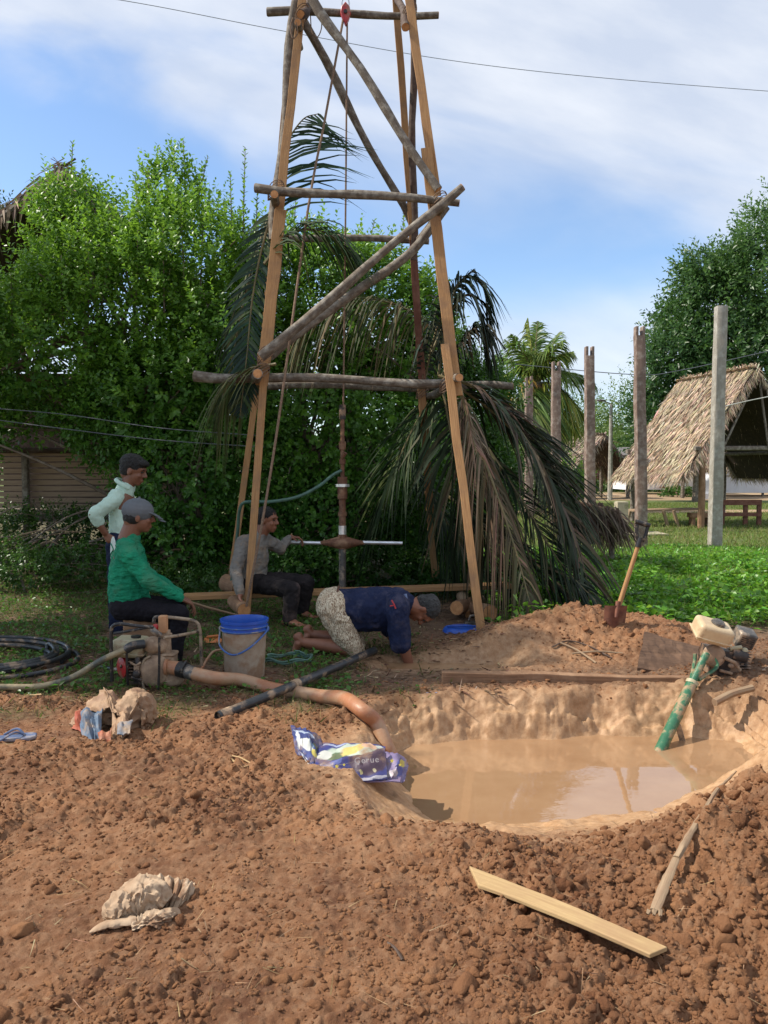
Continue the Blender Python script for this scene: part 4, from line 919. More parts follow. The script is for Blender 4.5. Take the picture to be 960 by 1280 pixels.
def pole(name, a, b_, rpx, mat='bark', parent=DR, ends=True, r2=None, wob=.012, label=None):
    p0, p1 = P(*a), P(*b_); n = max(6, int((p1 - p0).length / .22)); R0 = random.Random(int(a[0] * 3 + a[1] + b_[0]))
    r0 = .88 * rpx / 1000 * a[2]; r1 = .88 * (r2 or rpx * .84) / 1000 * b_[2]
    ph = R0.random() * 6; pts = [p0.lerp(p1, i / n) + Vector((math.sin(ph + i * .9) * wob, 0, math.cos(ph * 2 + i * .7) * wob)) * 1.4 * (0 < i < n) for i in range(n + 1)]
    m = MB(); m.tube(pts, [lerp(r0, r1, i / n) * R0.uniform(.88, 1.10) for i in range(n + 1)], 12, jit=.12, seed=int(a[0])); o = m.build(name, M[mat], parent, label=label)
    if ends:
        for p, q, r_ in ((p0, p1, r0), (p1, p0, r1)):
            e = (p - q).normalized(); m = MB(); m.tube([p + e * .001, p + e * .004], r_ * .9, 12); m.build('cut_end', M['end_grain'], o)
    return o
# legs
pbd('leg', (307, 785, 7.25), (331, 448, 7.42), 9.2); pbd('leg', (327, 482, 7.46), (351, 262, 7.58), 15); pbd('leg', (345, 300, 7.60), (381, -30, 7.80), 10)
pole('leg', (341, 300, 7.66), (371, -30, 7.86), 6.5, 'bark', ends=False)
pbd('leg', (604, 806, 6.62), (556, 430, 7.15), 10.8); pbd('leg', (571, 495, 7.12), (533, 185, 7.45), 14); pbd('leg', (546, 245, 7.42), (507, -30, 7.72), 10.5)
pbd('leg', (547, 760, 9.0), (526, 480, 8.75), 10, .05); pbd('leg', (532, 560, 8.86), (514, 255, 8.60), 9, .05, 'red_wood'); pbd('leg', (516, 300, 8.58), (493, -30, 8.30), 8.5, .05, 'orange_wood')
pbd('leg', (284, 765, 9.0), (323, 470, 8.80), 8, .04); pbd('leg', (322, 510, 8.85), (372, -30, 8.35), 7.5, .04, 'orange_wood')
pole('brace', (516, -30, 8.05), (517, 325, 8.5), 5.5, 'dark_bark', ends=False)
# crossbeams
pole('crossbeam', (334, 15, 8.0), (548, 19, 8.0), 5.5); pole('crossbeam', (319, 235, 7.42), (574, 254, 7.30), 6.5)
pole('crossbeam', (243, 470, 7.60), (556, 479, 7.36), 7.2, label='lowest and longest front crossbeam with a freshly cut left end'); pole('crossbeam', (318, 482, 9.06), (641, 483, 8.95), 6.0)
pole('crossbeam', (338, 296, 8.75), (536, 302, 8.7), 5.5)
for a, b_, r_ in (((343, 243, 7.33), (348, 297, 8.85), 6), ((322, 467, 7.16), (323, 492, 9.15), 7), ((574, 472, 6.98), (531, 498, 9.12), 6), ((554, 257, 7.18), (517, 311, 8.8), 5.5), ((372, 28, 7.6), (375, 60, 8.5), 5)):
    pole('side_beam', a, b_, r_)
pole('side_beam', (376, 18, 7.62), (398, -6, 8.3), 6, 'dark_bark'); pole('side_beam', (507, 34, 7.62), (497, -8, 8.4), 6, 'dark_bark')
# braces
pole('brace', (326, 446, 7.24), (578, 234, 7.16), 7.2, wob=.009)
pole('brace', (384, -12, 7.64), (548, 237, 7.34), 6.6, wob=.009); pole('brace', (374, 18, 7.95), (516, 282, 8.66), 6.0, wob=.009)
m = MB(); bp = bez([P(336, 446, 7.62), P(378, 412, 7.62), P(450, 361, 7.6), P(513, 316, 7.58), P(558, 258, 7.55)], 6); m.tube(bp, [.049 - .0004 * i for i in range(len(bp))], 12, jit=.08); m.build('brace', M['bark'], DR)
# lashings
for (x_, y_, Y, r_) in ((345, 240, 7.5, .10), (548, 254, 7.36, .10), (326, 468, 7.40, .11), (560, 480, 7.2, .10), (378, 20, 7.8, .09), (512, 18, 7.8, .09), (332, 445, 7.4, .10), (528, 490, 8.8, .09)):
    m = MB(); c_ = P(x_, y_, Y)
    for k in range(5):
        a_ = .35 + k * .12; pts = [c_ + Vector((math.cos(q * PI / 8) * r_ * .75, math.sin(q * PI / 8) * r_ * .9, math.sin(q * PI / 8 + a_ * 3) * r_ * .6 + (k - 2) * .012)) for q in range(17)]
        m.tube(pts, .0045, 5, cap=False)
    m.build('lashing', M['rope'], DR)

# pulley, ropes
pl = empty('pulley_block', P(432, 30, 8.0), 'small red pulley block hanging from the top crossbeam', 'pulley')
m = MB(); c_ = P(432, 17, 7.93)
m.add([c_ + Vector((x_ * .05, y_, z_ * .1)) for y_ in (-.03, .03) for (x_, z_) in ((0, 1), (.8, .55), (1, 0), (.6, -.6), (0, -1.15), (-.6, -.6), (-1, 0), (-.8, .55))],
      [tuple(range(8))[::-1], tuple(range(8, 16))] + [(k, (k + 1) % 8, 8 + (k + 1) % 8, 8 + k) for k in range(8)]); m.build('casing', M['red_plastic'], pl, bevel=.008)
m = MB(); m.tube([c_ + Vector((math.cos(q * PI / 6) * .035, 0, .10 + .05 * math.sin(q * PI / 6))) for q in range(13)], .007, 6); m.build('hook', M['steel'], pl)
m = MB(); m.tube([c_ + Vector((0, -.045, 0)), c_ + Vector((0, .045, 0))], .018, 10); m.build('axle', M['black_metal'], pl)
def rope(name, pts, r_, mat, label, cat, n=10, sides=8):
    m = MB(); m.tube(bez(pts, n), r_, sides); o = m.build(name, mat, None); return tag(o, label, cat)
rope('hoist_rope', [P(434, 22, 7.95), P(432, 260, 7.97), P(429, 512, 8.0)], .009, M['rope'], 'straight rope running down from the pulley to the drill string', 'rope')
rope('hauling_rope', [P(429, 24, 7.92), P(406, 150, 7.75), P(385, 262, 7.6), P(349, 520, 7.2), P(330, 640, 7.05), P(318, 705, 7.0), P(308, 758, 6.98)], .0115, M['rope'], 'slanting rope running from the pulley down to the wood block beside the grey-shirted man', 'rope')
rope('rope_loop', [P(366, 22, 7.6), P(363, 34, 7.6), P(366, 48, 7.6), P(372, 40, 7.6), P(369, 22, 7.6)], .006, M['rope'], 'small rope loop hanging at the left of the top crossbeam', 'rope')
rope('rope_loop', [P(388, 20, 7.7), P(390, 40, 7.7), P(397, 46, 7.7), P(402, 34, 7.7), P(401, 18, 7.7)], .005, M['rope'], 'thin rope loop hanging under the top crossbeam left of the pulley', 'rope')

# drill string with its turning handle
Yd = 8.0
D = empty('drill_pipe', (P(428, 700, Yd).x, Yd, 0), 'upright rusty drill pipe with a bright steel turning bar, hung on the hoist rope', 'drill')
def vt(name, y0, y1, rpx, mat, parent=D, x=428, n=14, bev=0):
    a, b_ = P(x, y0, Yd), P(x, y1, Yd); m = MB(); m.tube([Vector((a.x, Yd, a.z)), Vector((a.x, Yd, b_.z))], rpx / 1000 * Yd, n); return m.build(name, M[mat], parent, bevel=bev)
vt('hook', 506, 524, 4.2, 'dark_engine'); vt('rod', 520, 604, 2.6, 'pipe_rust'); vt('coupling', 552, 562, 4.4, 'pipe_rust'); vt('coupling', 574, 580, 4.0, 'pipe_rust')
sw = vt('swivel', 596, 624, 6.2, 'pipe_rust', bev=.008); vt('ring', 605, 608.5, 9, 'steel', sw)
vt('rod', 622, 668, 4.3, 'pipe_rust'); vt('coupling', 640, 645, 5.6, 'pipe_rust'); vt('collar', 657, 668, 5.0, 'steel'); vt('rod', 684, 775, 4.6, 'grey_metal')
m = MB(); c_ = P(428, 678.5, Yd); m.lathe(c_ - Vector((.22, 0, 0)), [(.018, 0), (.03, .06), (.062, .17), (.070, .22), (.062, .27), (.03, .38), (.018, .44)], 14, (1, 0, 0), True, True); m.tube([c_ + Vector((0, 0, -.06)), c_ + Vector((0, 0, .08))], .045, 14); cl = m.build('clamp', M['pipe_rust'], D)
for (a, b_) in ((362, 408), (448, 503)):
    m = MB(); m.tube([P(a, 678, Yd), P(b_, 679, Yd)], .0185, 12); m.build('handle_bar', M['steel'], D)
m = MB(); m.tube([P(428, 572, 7.95), P(432, 566, 7.93)], .02, 8); m.build('hose_fitting', M['pipe_rust'], D)
rope('green_hose', [P(427, 588, 7.97), P(416, 594, 7.95), P(398, 608, 7.85), P(372, 621, 7.75), P(340, 627, 7.66), P(316, 627, 7.68), P(304, 629, 7.75), P(299, 640, 7.8), P(297, 665, 7.85), P(293, 700, 7.9), P(286, 752, 7.95)], .016, M['green_hose'], 'dark green hose drooping from the drill pipe over the left legs', 'hose')

# bench board on logs
bb = empty('bench_board', P(435, 740, 7.8), 'long sawn board laid low across the derrick, the grey-shirted man sitting on it', 'board')
m = MB(); m.board(P(229, 746, 7.62), P(638, 731.5, 8.0), .20, .045); m.build('plank', M['orange_wood'], bb, bevel=.006)
def log(label, a, b_, r_, mat='bark', group=None, end='end_grain', name='cut_log'):
    rt_ = empty(name, (a + b_) / 2, label, 'log', group); m = MB(); n = 5
    m.tube([a.lerp(b_, i / n) for i in range(n + 1)], r_, 14, jit=.08); m.build('stem', M[mat], rt_)
    for p, q in ((a, b_), (b_, a)):
        e = (p - q).normalized(); m = MB(); m.tube([p + e * .001, p + e * .005], r_ * .93, 14); m.build('cut_end', M[end], rt_)
    return rt_
log('short log with a bright orange cut end, right of the front derrick leg', P(575, 757, 8.0), P(613, 766, 7.3), .075, 'mud_wood', 'short logs under the bench board')
log('short log with a pale cut end, lying left of the front derrick leg', P(600, 752, 8.1), P(571, 760, 7.5), .07, 'mud_wood', 'short logs under the bench board')
log('forked log standing under the bench board', P(577, 744, 7.9), P(588, 768, 7.6), .055, 'dry_wood', 'short logs under the bench board')
log('rough block of wood under the left part of the bench board', P(283, 728, 8.1), P(300, 735, 7.9), .09, 'mud_wood')
m = MB(); m.tube([P(586, 776, 7.3), P(588, 770, 7.32), P(597, 769, 7.32), P(600, 775, 7.3)], .012, 6); m.box(P(592, 780, 7.3), (.08, 0, 0), (0, .05, 0), (0, 0, .02)); o = m.build('metal_clamp', M['grey_metal'], None); tag(o, 'small dark metal clamp lying between the logs and the blue lid', 'clamp')
log('round wood block held by the grey-shirted man, the hauling rope tied to it', P(292, 752, 7.32), P(305, 763, 6.98), .062, 'mud_wood', name='wood_block')
lb = Gs(577, 789, .012); bl = empty('blue_lid', lb, 'flat blue plastic lid lying on the ground under the bench board', 'lid')
m = MB(); m.lathe(lb, [(.0, .03), (.12, .03), (.15, .022), (.165, .0), (.17, -.02), (.16, -.02)], 32); m.build('plate', M['blue_plastic'], bl)
m = MB(); m.tube(bez([lb + Vector((-.13, -.04, .04)), lb + Vector((0, -.10, .055)), lb + Vector((.14, -.03, .04))], 8), .007, 6); m.build('grip', M['blue_plastic'], bl)

# ---- fallen fronds and fronds hung on the derrick
gr = (.022, .050, .026); br = (.10, .065, .04); dk = (.035, .045, .022)
palm_frond('upper dark green frond fanning out to the right above the middle crossbeam', [P(340, 310, 7.85), P(345, 235, 7.85), P(356, 185, 7.9), P(378, 150, 7.95), P(398, 142, 7.95)], 1.0, .024, 34, gr, .5, 2, alt=(.03, .06, .03), t0=.20, side_up=(0, -1, .1), vee=.1, sides=(1,))
palm_frond('frond hanging straight down along the left leg, leaflets like a comb', [P(350, 240, 7.72), P(330, 300, 7.66), P(316, 370, 7.62), P(308, 450, 7.6), P(300, 520, 7.6)], .34, .026, 56, (.028, .055, .04), .32, 3, alt=(.07, .10, .05), t0=.1, side_up=(0, -1, .2), vee=.15)
palm_frond('dark frond behind the left leg, drooping to the left', [P(345, 250, 8.0), P(326, 300, 7.9), P(306, 370, 7.9), P(290, 450, 7.95), P(278, 500, 8.0)], .38, .026, 44, (.03, .05, .025), .9, 4, alt=(.09, .10, .045))
palm_frond('frond arching right just under the middle crossbeam', [P(330, 330, 7.6), P(362, 292, 7.7), P(405, 290, 7.75), P(440, 318, 7.8)], .80, .024, 48, (.025, .055, .02), .8, 5, alt=(.06, .08, .03))
palm_frond('olive frond hanging off the left end of the lowest crossbeam', [P(345, 455, 7.4), P(310, 462, 7.45), P(285, 482, 7.5), P(272, 515, 7.5)], .50, .02, 40, (.075, .095, .035), 1.3, 6, alt=(.14, .15, .06))
palm_frond('dark frond curling over behind the right leg', [P(525, 500, 8.9), P(545, 415, 8.8), P(572, 355, 8.7), P(600, 352, 8.6), P(612, 400, 8.6)], .62, .03, 54, (.02, .035, .025), .9, 7, alt=(.05, .06, .035))
palm_frond('brown-green frond arching left behind the braces', [P(575, 440, 9.3), P(520, 392, 9.3), P(450, 372, 9.2), P(395, 392, 9.1), P(370, 430, 9.1)], .85, .025, 60, (.06, .065, .03), 1.3, 8, alt=(.11, .09, .045))
palm_frond('big dark frond arching right from the lowest crossbeam down to the dirt heap', [P(548, 470, 8.4), P(600, 488, 8.3), P(655, 545, 8.1), P(705, 640, 7.9), P(738, 742, 7.7)], .95, .034, 80, (.026, .040, .018), .45, 9, alt=(.12, .085, .055), r0=.022)
palm_frond('dry brown frond hanging from the lowest crossbeam to the heap', [P(572, 478, 7.5), P(592, 540, 7.35), P(618, 610, 7.2), P(645, 690, 7.05), P(662, 752, 6.9)], .58, .024, 44, (.075, .065, .035), 1.8, 10, alt=(.20, .14, .09), r0=.02)
palm_frond('long green frond leaning down to the left behind the right legs', [P(560, 470, 9.0), P(525, 520, 8.9), P(492, 590, 8.8), P(462, 680, 8.8)], .95, .028, 70, (.018, .036, .013), .6, 11, alt=(.07, .09, .03))
palm_frond('dark frond sloping down between the right legs', [P(552, 480, 8.7), P(570, 570, 8.4), P(600, 660, 8.2), P(640, 745, 8.0)], .95, .03, 74, (.016, .028, .012), .55, 12, alt=(.08, .075, .04))
palm_frond('outer frond with brown leaflets spreading towards the posts', [P(565, 478, 8.5), P(622, 520, 8.6), P(680, 585, 8.6), P(722, 668, 8.5)], .95, .034, 76, (.024, .036, .018), .35, 13, alt=(.12, .085, .06), r0=.02)
palm_frond('lowest dark frond lying towards the green plants', [P(610, 560, 8.0), P(655, 630, 7.8), P(698, 700, 7.6), P(745, 752, 7.4)], .70, .028, 62, (.014, .028, .012), .35, 14, alt=(.07, .07, .04))
palm_frond('thin dry frond dangling beside the front right leg', [P(575, 480, 7.3), P(584, 520, 7.3), P(600, 585, 7.2), P(612, 650, 7.2)], .42, .02, 40, (.20, .14, .095), 2.2, 15, alt=(.13, .09, .06), r0=.012)
palm_frond('dark frond filling the gap behind the bench board', [P(500, 560, 9.3), P(540, 620, 9.2), P(580, 690, 9.0), P(620, 745, 8.8)], .85, .03, 60, (.022, .045, .018), .8, 16, alt=(.05, .06, .03))

palm_frond('dark frond arching high to the right behind the dry frond', [P(560, 500, 9.2), P(610, 500, 9.0), P(665, 545, 8.8), P(700, 610, 8.6), P(712, 680, 8.6)], .85, .032, 80, (.014, .022, .012), .3, 17, alt=(.06, .05, .03))
palm_frond('dark frond fanning low across the foot of the heap of leaves', [P(560, 620, 8.3), P(610, 660, 8.1), P(670, 705, 7.9), P(725, 755, 7.7)], .75, .03, 70, (.014, .030, .012), .4, 18, alt=(.07, .055, .035))
palm_frond('dark drooping frond right of the top crossing of the right leg', [P(540, 440, 8.6), P(566, 385, 8.6), P(590, 370, 8.5), P(606, 420, 8.5), P(612, 450, 8.5)], .50, .028, 46, (.012, .022, .014), 1.0, 19, alt=(.03, .035, .02))
palm_frond('shaggy dark frond tips sticking up right of the front right leg', [P(548, 470, 8.6), P(556, 410, 8.6), P(570, 360, 8.55), P(592, 338, 8.5)], .60, .028, 44, (.014, .026, .016), .7, 20, alt=(.04, .045, .025))
palm_frond('short dark frond bending right just above the lowest crossbeam', [P(552, 470, 8.5), P(575, 430, 8.5), P(598, 408, 8.45), P(614, 425, 8.4)], .55, .028, 44, (.016, .024, .014), .9, 21, alt=(.06, .05, .03))
# collapsed little thatch roof right of the fronds
ct = empty('collapsed_thatch', (3.1, 12.4, 0), 'collapsed dark thatch panel on a log, between the fronds and the lawn', 'thatch')
m = MB(); m.tube([P(690, 628, 12.2), P(730, 632, 12.1), P(771, 643, 12.0)], .055, 8, jit=.2); m.build('ridge_log', M['mud_wood'], ct)
r = np.random.default_rng(99); n = 900; u_ = r.random(n); a_, b_ = np.array(P(690, 626, 12.3)), np.array(P(769, 640, 12.0)); p = a_ + (b_ - a_) * u_[:, None] + r.normal(size=(n, 3)) * np.array([.02, .12, .04])
V_, F_, C_ = strips(p, np.array([.25, -.5, -.5]) * np.where(r.random(n) < .3, -1, 1)[:, None] * np.array([1, 1, 0]) + np.array([.1, 0, -.75]) + r.normal(size=(n, 3)) * .25, r.normal(size=(n, 3)), r.uniform(.3, .75, n), r.uniform(.02, .04, n), r.uniform(0, .4, n), cvar((.12, .085, .06), n, r, .4, (.26, .19, .13), .25), 3)
np_mesh('leaves', V_, F_, DRY, ct, col=C_)
for px in (700, 765): m = MB(); q = P(px, 640, 12.1); m.tube([(q.x, q.y, 0), q], .04, 6); m.build('prop', M['bark'], ct)

M['sky_wire'] = plain('grey_power_line', (.22, .24, .28), rough=.6, bs=0)
# ---- wires
def wire(label, pts, r_, mat=None, name='wire'): return rope(name, pts, r_, mat or M['thin_wire'], label, 'wire', 10, 5)
wire('long thin power line crossing the sky', [P(-60, -28, 30), P(150, 0, 30), P(350, 38, 31), P(560, 75, 32), P(760, 98, 33), P(1040, 120, 34)], .013, M['sky_wire'])
wire('thin line stretched across the left bushes, upper', [P(-40, 508, 9.2), P(80, 518, 9.1), P(200, 535, 9.0), P(330, 545, 8.9)], .005, M['thin_wire'])
wire('thin line stretched across the left bushes, lower', [P(-40, 520, 9.1), P(80, 536, 9.0), P(200, 550, 9.0), P(330, 559, 8.9)], .005, M['thin_wire'])
wire('cable running from behind the posts up over the thatched hut', [P(640, 455, 26), P(790, 468, 26), P(850, 463, 26), P(1000, 430, 26)], .014)
wire('pale cable crossing the open gable of the thatched hut', [P(905, 508, 19.3), P(940, 500, 19.2), P(1000, 488, 19)], .012, M['white_wire'])

# ================================================================= PEOPLE
def remesh_part(mb, name, mat, parent, voxel, smooth=4, wrinkle=0.0, wsize=.08, sf=.6):
    o = mb.build(name, mat, parent, smooth=False)
    rm = o.modifiers.new('remesh', 'REMESH'); rm.mode = 'VOXEL'; rm.voxel_size = voxel; rm.use_smooth_shade = True
    sm = o.modifiers.new('smooth', 'SMOOTH'); sm.factor = sf; sm.iterations = smooth
    if wrinkle:
        tx = bpy.data.textures.new('folds', 'CLOUDS'); tx.noise_scale = wsize; tx.noise_depth = 2
        dm = o.modifiers.new('folds', 'DISPLACE'); dm.texture = tx; dm.strength = wrinkle; dm.mid_level = .5
    bake(o); o.data.polygons.foreach_set('use_smooth', [True] * len(o.data.polygons)); o.data.update()
    return o
def cloth(name, c1, c2, rough=.85, bs=.8, dirt=None, sc=(1, 1, 1), dscale=8, dlo=.5, dhi=.65, fs=14):
    m, t, b = new_mat(name); v = t.nodes.new('ShaderNodeTexCoord').outputs['Object']
    n1_ = noise(t, v, 5, 4, .6); c = ramp(t, n1_, [(.35, c2), (.65, c1)])
    if dirt: c = mixc(t, ramp(t, noise(t, v, dscale, 6, .65), [(dlo, (0, 0, 0)), (dhi, (1, 1, 1))]), c, dirt)
    t.links.new(c, b.inputs['Base Color']); b.inputs['Roughness'].default_value = rough; b.inputs['Specular IOR Level'].default_value = .15
    bump(t, b, noise(t, v, fs, 3, .5, sc=sc), bs, .03); return m
def head(mb, c, f, up, lat, s):
    c = Vector(c); E = lambda a, l, h, rr_: mb.ell(c + (f * a + lat * l + up * h) * s, tuple(q * s for q in rr_), fx=f, fz=up)
    E(-.005, 0, .025, (.094, .074, .086)); E(.022, 0, -.035, (.068, .060, .075)); E(.055, 0, -.085, (.028, .030, .022)); E(-.045, 0, -.03, (.05, .055, .06))
    E(.078, 0, .028, (.018, .050, .013)); E(.062, .032, -.025, (.022, .022, .022)); E(.062, -.032, -.025, (.022, .022, .022))
    E(.084, 0, -.058, (.014, .024, .007)); E(.082, 0, -.070, (.013, .022, .007))
    for l in (-.074, .074): E(-.005, l, -.012, (.018, .009, .031))
    mb.caps(c + (f * .082 + up * .020) * s, c + (f * .106 - up * .020) * s, .008 * s, .014 * s, n=8)
    for l in (-.012, .012): E(.094, l, -.026, (.010, .009, .008))
def head_bits(rt_, c, f, up, lat, s):
    c = Vector(c)
    for l in (-.030, .030):
        m = MB(); m.ell(c + (f * .080 + lat * l + up * .008) * s, (.010 * s, .012 * s, .007 * s), fx=f, fz=up); m.build('eye', M['eye'], rt_)
        m = MB(); m.tube([c + (f * .086 + lat * (l - .016) + up * .026) * s, c + (f * .093 + lat * l + up * .031) * s, c + (f * .085 + lat * (l + .016) + up * .027) * s], .0035 * s, 6); m.build('eyebrow', M['hair'], rt_)
def hand(mb, w, d, pn_, th, s=1.0, curl=.6):
    """w wrist, d along the hand, pn_ palm normal (fingers curl that way), th thumb side"""
    w, d, pn_, th = Vector(w), Vector(d).normalized(), Vector(pn_).normalized(), Vector(th).normalized()
    for i, l in enumerate((.030, .010, -.010, -.029)):
        k = w + d * .085 * s + th * l * s; mb.caps(w + th * l * .6 * s, k, .015 * s, .011 * s, n=8)
        L = (.040, .046, .043, .033)[i] * s; a = curl * (.8 + .12 * i)
        d1 = (d * math.cos(a) + pn_ * math.sin(a)); k2 = k + d1 * L; d2 = (d * math.cos(a * 2.1) + pn_ * math.sin(a * 2.1)); k3 = k2 + d2 * L * .75
        d3 = (d * math.cos(a * 2.9) + pn_ * math.sin(a * 2.9))
        mb.caps(k, k2, .0092 * s, .0084 * s, n=8); mb.caps(k2, k3, .0084 * s, .0076 * s, n=8); mb.caps(k3, k3 + d3 * L * .5, .0076 * s, .0066 * s, n=8)
    t0 = w + d * .02 * s + th * .028 * s; t1 = t0 + (d * .5 + th * .7 + pn_ * .3).normalized() * .04 * s; t2 = t1 + (d * .85 + th * .1 + pn_ * .5).normalized() * .032 * s
    mb.caps(t0, t1, .014 * s, .010 * s, n=8); mb.caps(t1, t2, .010 * s, .0085 * s, n=8)
def foot(mb, heel, toe, up, s=1.0):
    heel, toe, up = Vector(heel), Vector(toe), Vector(up).normalized(); d = (toe - heel); L = d.length; d.normalize(); sd_ = d.cross(up).normalized()
    mb.caps(heel + up * .025 * s, heel + d * L * .5 + up * .035 * s, .030 * s, .030 * s, sd_, 1.0); mb.caps(heel + d * L * .4 + up * .03 * s, heel + d * L * .78 + up * .018 * s, .030 * s, .022 * s, sd_, 1.55)
    for i in range(5):
        l = (i - 2) * .018 * s; a = heel + d * L * .74 + sd_ * l + up * .014 * s; mb.caps(a, heel + d * L * (1.0 - .035 * i) + sd_ * l * 1.15 + up * .011 * s, .011 * s, (.012 if i == 0 else .0085) * s, n=8)

class Fig:
    def __init__(s, name_label, Y0, f, base, group=None):
        s.Y = Y0; s.f = Vector(f).normalized(); s.lat = Vector((s.f.y, -s.f.x, 0)); s.k = Y0 / 1000
        s.rt = empty('person', base, name_label, 'person', group); s.body = MB()
    def q(s, x, y, l=0.0): return P(x, y, s.Y) + s.lat * l
    def c(s, mb, a, b_, r0, r1, k=1.0): mb.caps(s.q(*a), s.q(*b_), r0 * s.k, r1 * s.k, s.lat if k != 1 else None, k, 16)

GREEN = cloth('green_jersey', (.014, .25, .13), (.008, .165, .088), .75, 1.0, dirt=(.05, .20, .11), dscale=4, sc=(1, 1, 2.4))
MINT = cloth('mint_shirt', (.50, .66, .56), (.42, .57, .48), .8, .8, sc=(1, 1, .6))
GREY = cloth('grey_jersey', (.23, .215, .195), (.17, .155, .14), .85, .9, dirt=(.26, .20, .15), sc=(1, 1, 1.5))
NAVY = cloth('navy_tshirt', (.017, .024, .062), (.011, .016, .044), .8, .9, dirt=(.05, .05, .085), sc=(1.6, 1, .7))
DARK = cloth('black_trousers', (.016, .014, .018), (.009, .008, .011), .85, .9)
DARKB = cloth('dusty_dark_trousers', (.035, .028, .028), (.016, .014, .015), .9, .9, dirt=(.13, .09, .08), dscale=5, dlo=.56, dhi=.72)
NAVYT = cloth('navy_trousers', (.014, .020, .05), (.010, .014, .035), .85, .8)
CAPM = cloth('grey_cap', (.135, .145, .16), (.10, .11, .12), .85, .2)
m_, t, b = new_mat('patterned_cream_shorts'); v = t.nodes.new('ShaderNodeTexCoord').outputs['Object']
w_ = t.nodes.new('ShaderNodeTexWave'); w_.inputs['Scale'].default_value = 26; w_.inputs['Distortion'].default_value = 14; w_.inputs['Detail'].default_value = 3; w_.inputs['Detail Scale'].default_value = 2.5; mp = t.nodes.new('ShaderNodeMapping'); mp.inputs['Rotation'].default_value = (0, .9, .4); mp.inputs['Scale'].default_value = (1.4, .6, .35); t.links.new(v, mp.inputs[0]); t.links.new(mp.outputs[0], w_.inputs['Vector'])
c = ramp(t, w_.outputs['Fac'], [(.25, (.20, .12, .07)), (.5, (.66, .56, .40))]); c = mixc(t, ramp(t, noise(t, v, 6, 5, .6), [(.5, (0, 0, 0)), (.7, (.8, .8, .8))]), c, (.40, .27, .16))
t.links.new(c, b.inputs['Base Color']); b.inputs['Roughness'].default_value = .85; bump(t, b, noise(t, v, 14, 3, .5), .8, .03); SHORTS = m_

# --- seated man in green
F1 = Fig('man in green long-sleeved shirt and grey cap seated on a wood block behind the pump', 5.95, (.95, .31, 0), Gs(165, 832)); f, la = F1.f, F1.lat; up = Vector((0, 0, 1))
hc = F1.q(173, 645); sH = 1.10; hf = (f + Vector((0, 0, -.12))).normalized(); hu = (up + f * .12).normalized()
B_ = F1.body; head(B_, hc, hf, hu, la, sH); F1.c(B_, (160, 674), (167, 655), 12.5, 11.5)
F1.c(B_, (160, 742), (160, 695), 20, 19, 1.25); F1.c(B_, (158, 684, .13), (158, 684, -.13), 10, 10)
for s_ in (1, -1):
    F1.c(B_, (158, 690, .16 * s_), (186, 722, .20 * s_), 8, 6.5); F1.c(B_, (186, 722, .20 * s_), (224, 745, .09 * s_), 6.5, 4.6)
    F1.c(B_, (154, 757, .09 * s_), (222, 763, .13 * s_), 13, 10); F1.c(B_, (222, 763, .13 * s_), (217, 820, .13 * s_), 9, 5.5)
    a_ = F1.q(217, 829, .13 * s_); foot(B_, a_ - f * .05 - up * .03, a_ + f * .19 - up * .03, up, 1.1)
    wv = F1.q(225, 746, .085 * s_); hand(B_, wv, f * .8 + Vector((0, 0, -.45)) - la * .25 * s_, Vector((0, 0, -1)) + f * -.2, la * -s_, 1.05, .65)
remesh_part(B_, 'body', M['skin'], F1.rt, .006, 3)
head_bits(F1.rt, hc, hf, hu, la, sH)
m = MB(); F1.c(m, (161, 744), (161, 715), 25.5, 24.5, 1.22); F1.c(m, (161, 715), (161, 692), 24.5, 20, 1.25); F1.c(m, (159, 684, .13), (159, 684, -.13), 13, 13); F1.c(m, (160, 684), (163, 673), 17, 12.5, 1.1); F1.c(m, (158, 750), (168, 751), 21, 20, 1.3)
for s_ in (1, -1): F1.c(m, (159, 690, .17 * s_), (185, 722, .21 * s_), 12.5, 10); F1.c(m, (185, 722, .21 * s_), (223, 744, .095 * s_), 10, 6.4)
sh = remesh_part(m, 'shirt', GREEN, F1.rt, .008, 4, .030, .07)
m = MB(); bc = F1.q(141.5, 691, .03); bn_ = (-f * .95 + la * .35).normalized(); bs_ = bn_.cross(up).normalized()
m.ell(bc + bn_ * -.002, (.010, .062, .125), fx=bn_, fz=up, nu=20, nv=14); em = m.build('back_emblem', cloth('white_print', (.62, .66, .62), (.45, .52, .48), .8, .2), sh, label='worn white oval print on the back of the shirt')
m = MB(); m.tube(bez([bc + bn_ * .009 + bs_ * .02 + up * .07, bc + bn_ * .010 - bs_ * .03 + up * .03, bc + bn_ * .010 + bs_ * .025 - up * .01, bc + bn_ * .009 - bs_ * .01 - up * .06], 6), .004, 6); m.build('print_mark', GREEN, em)
m = MB(); F1.c(m, (154, 756, .08), (154, 756, -.08), 17, 17)
for s_ in (1, -1): F1.c(m, (154, 757, .10 * s_), (223, 763, .13 * s_), 16.5, 12); F1.c(m, (223, 764, .13 * s_), (218, 818, .13 * s_), 12, 8.5)
remesh_part(m, 'trousers', DARK, F1.rt, .008, 4, .02, .06)
m = MB(); m.ell(hc + (hf * -.008 + hu * .035) * sH, (.108 * sH, .088 * sH, .088 * sH), fx=hf, fz=hu); 
for k in range(5): m.ell(hc + (hf * (.07 + .022 * k) + hu * (.030 - .004 * k - .002 * k * k)) * sH, (.03 * sH, (.070 - .004 * k) * sH, .007), fx=(hf - hu * .15), fz=hu)
cp = remesh_part(m, 'cap', CAPM, F1.rt, .005, 3); m = MB(); m.ell(hc + (hu * .124 - hf * .006) * sH, .009); m.build('button', CAPM, cp)
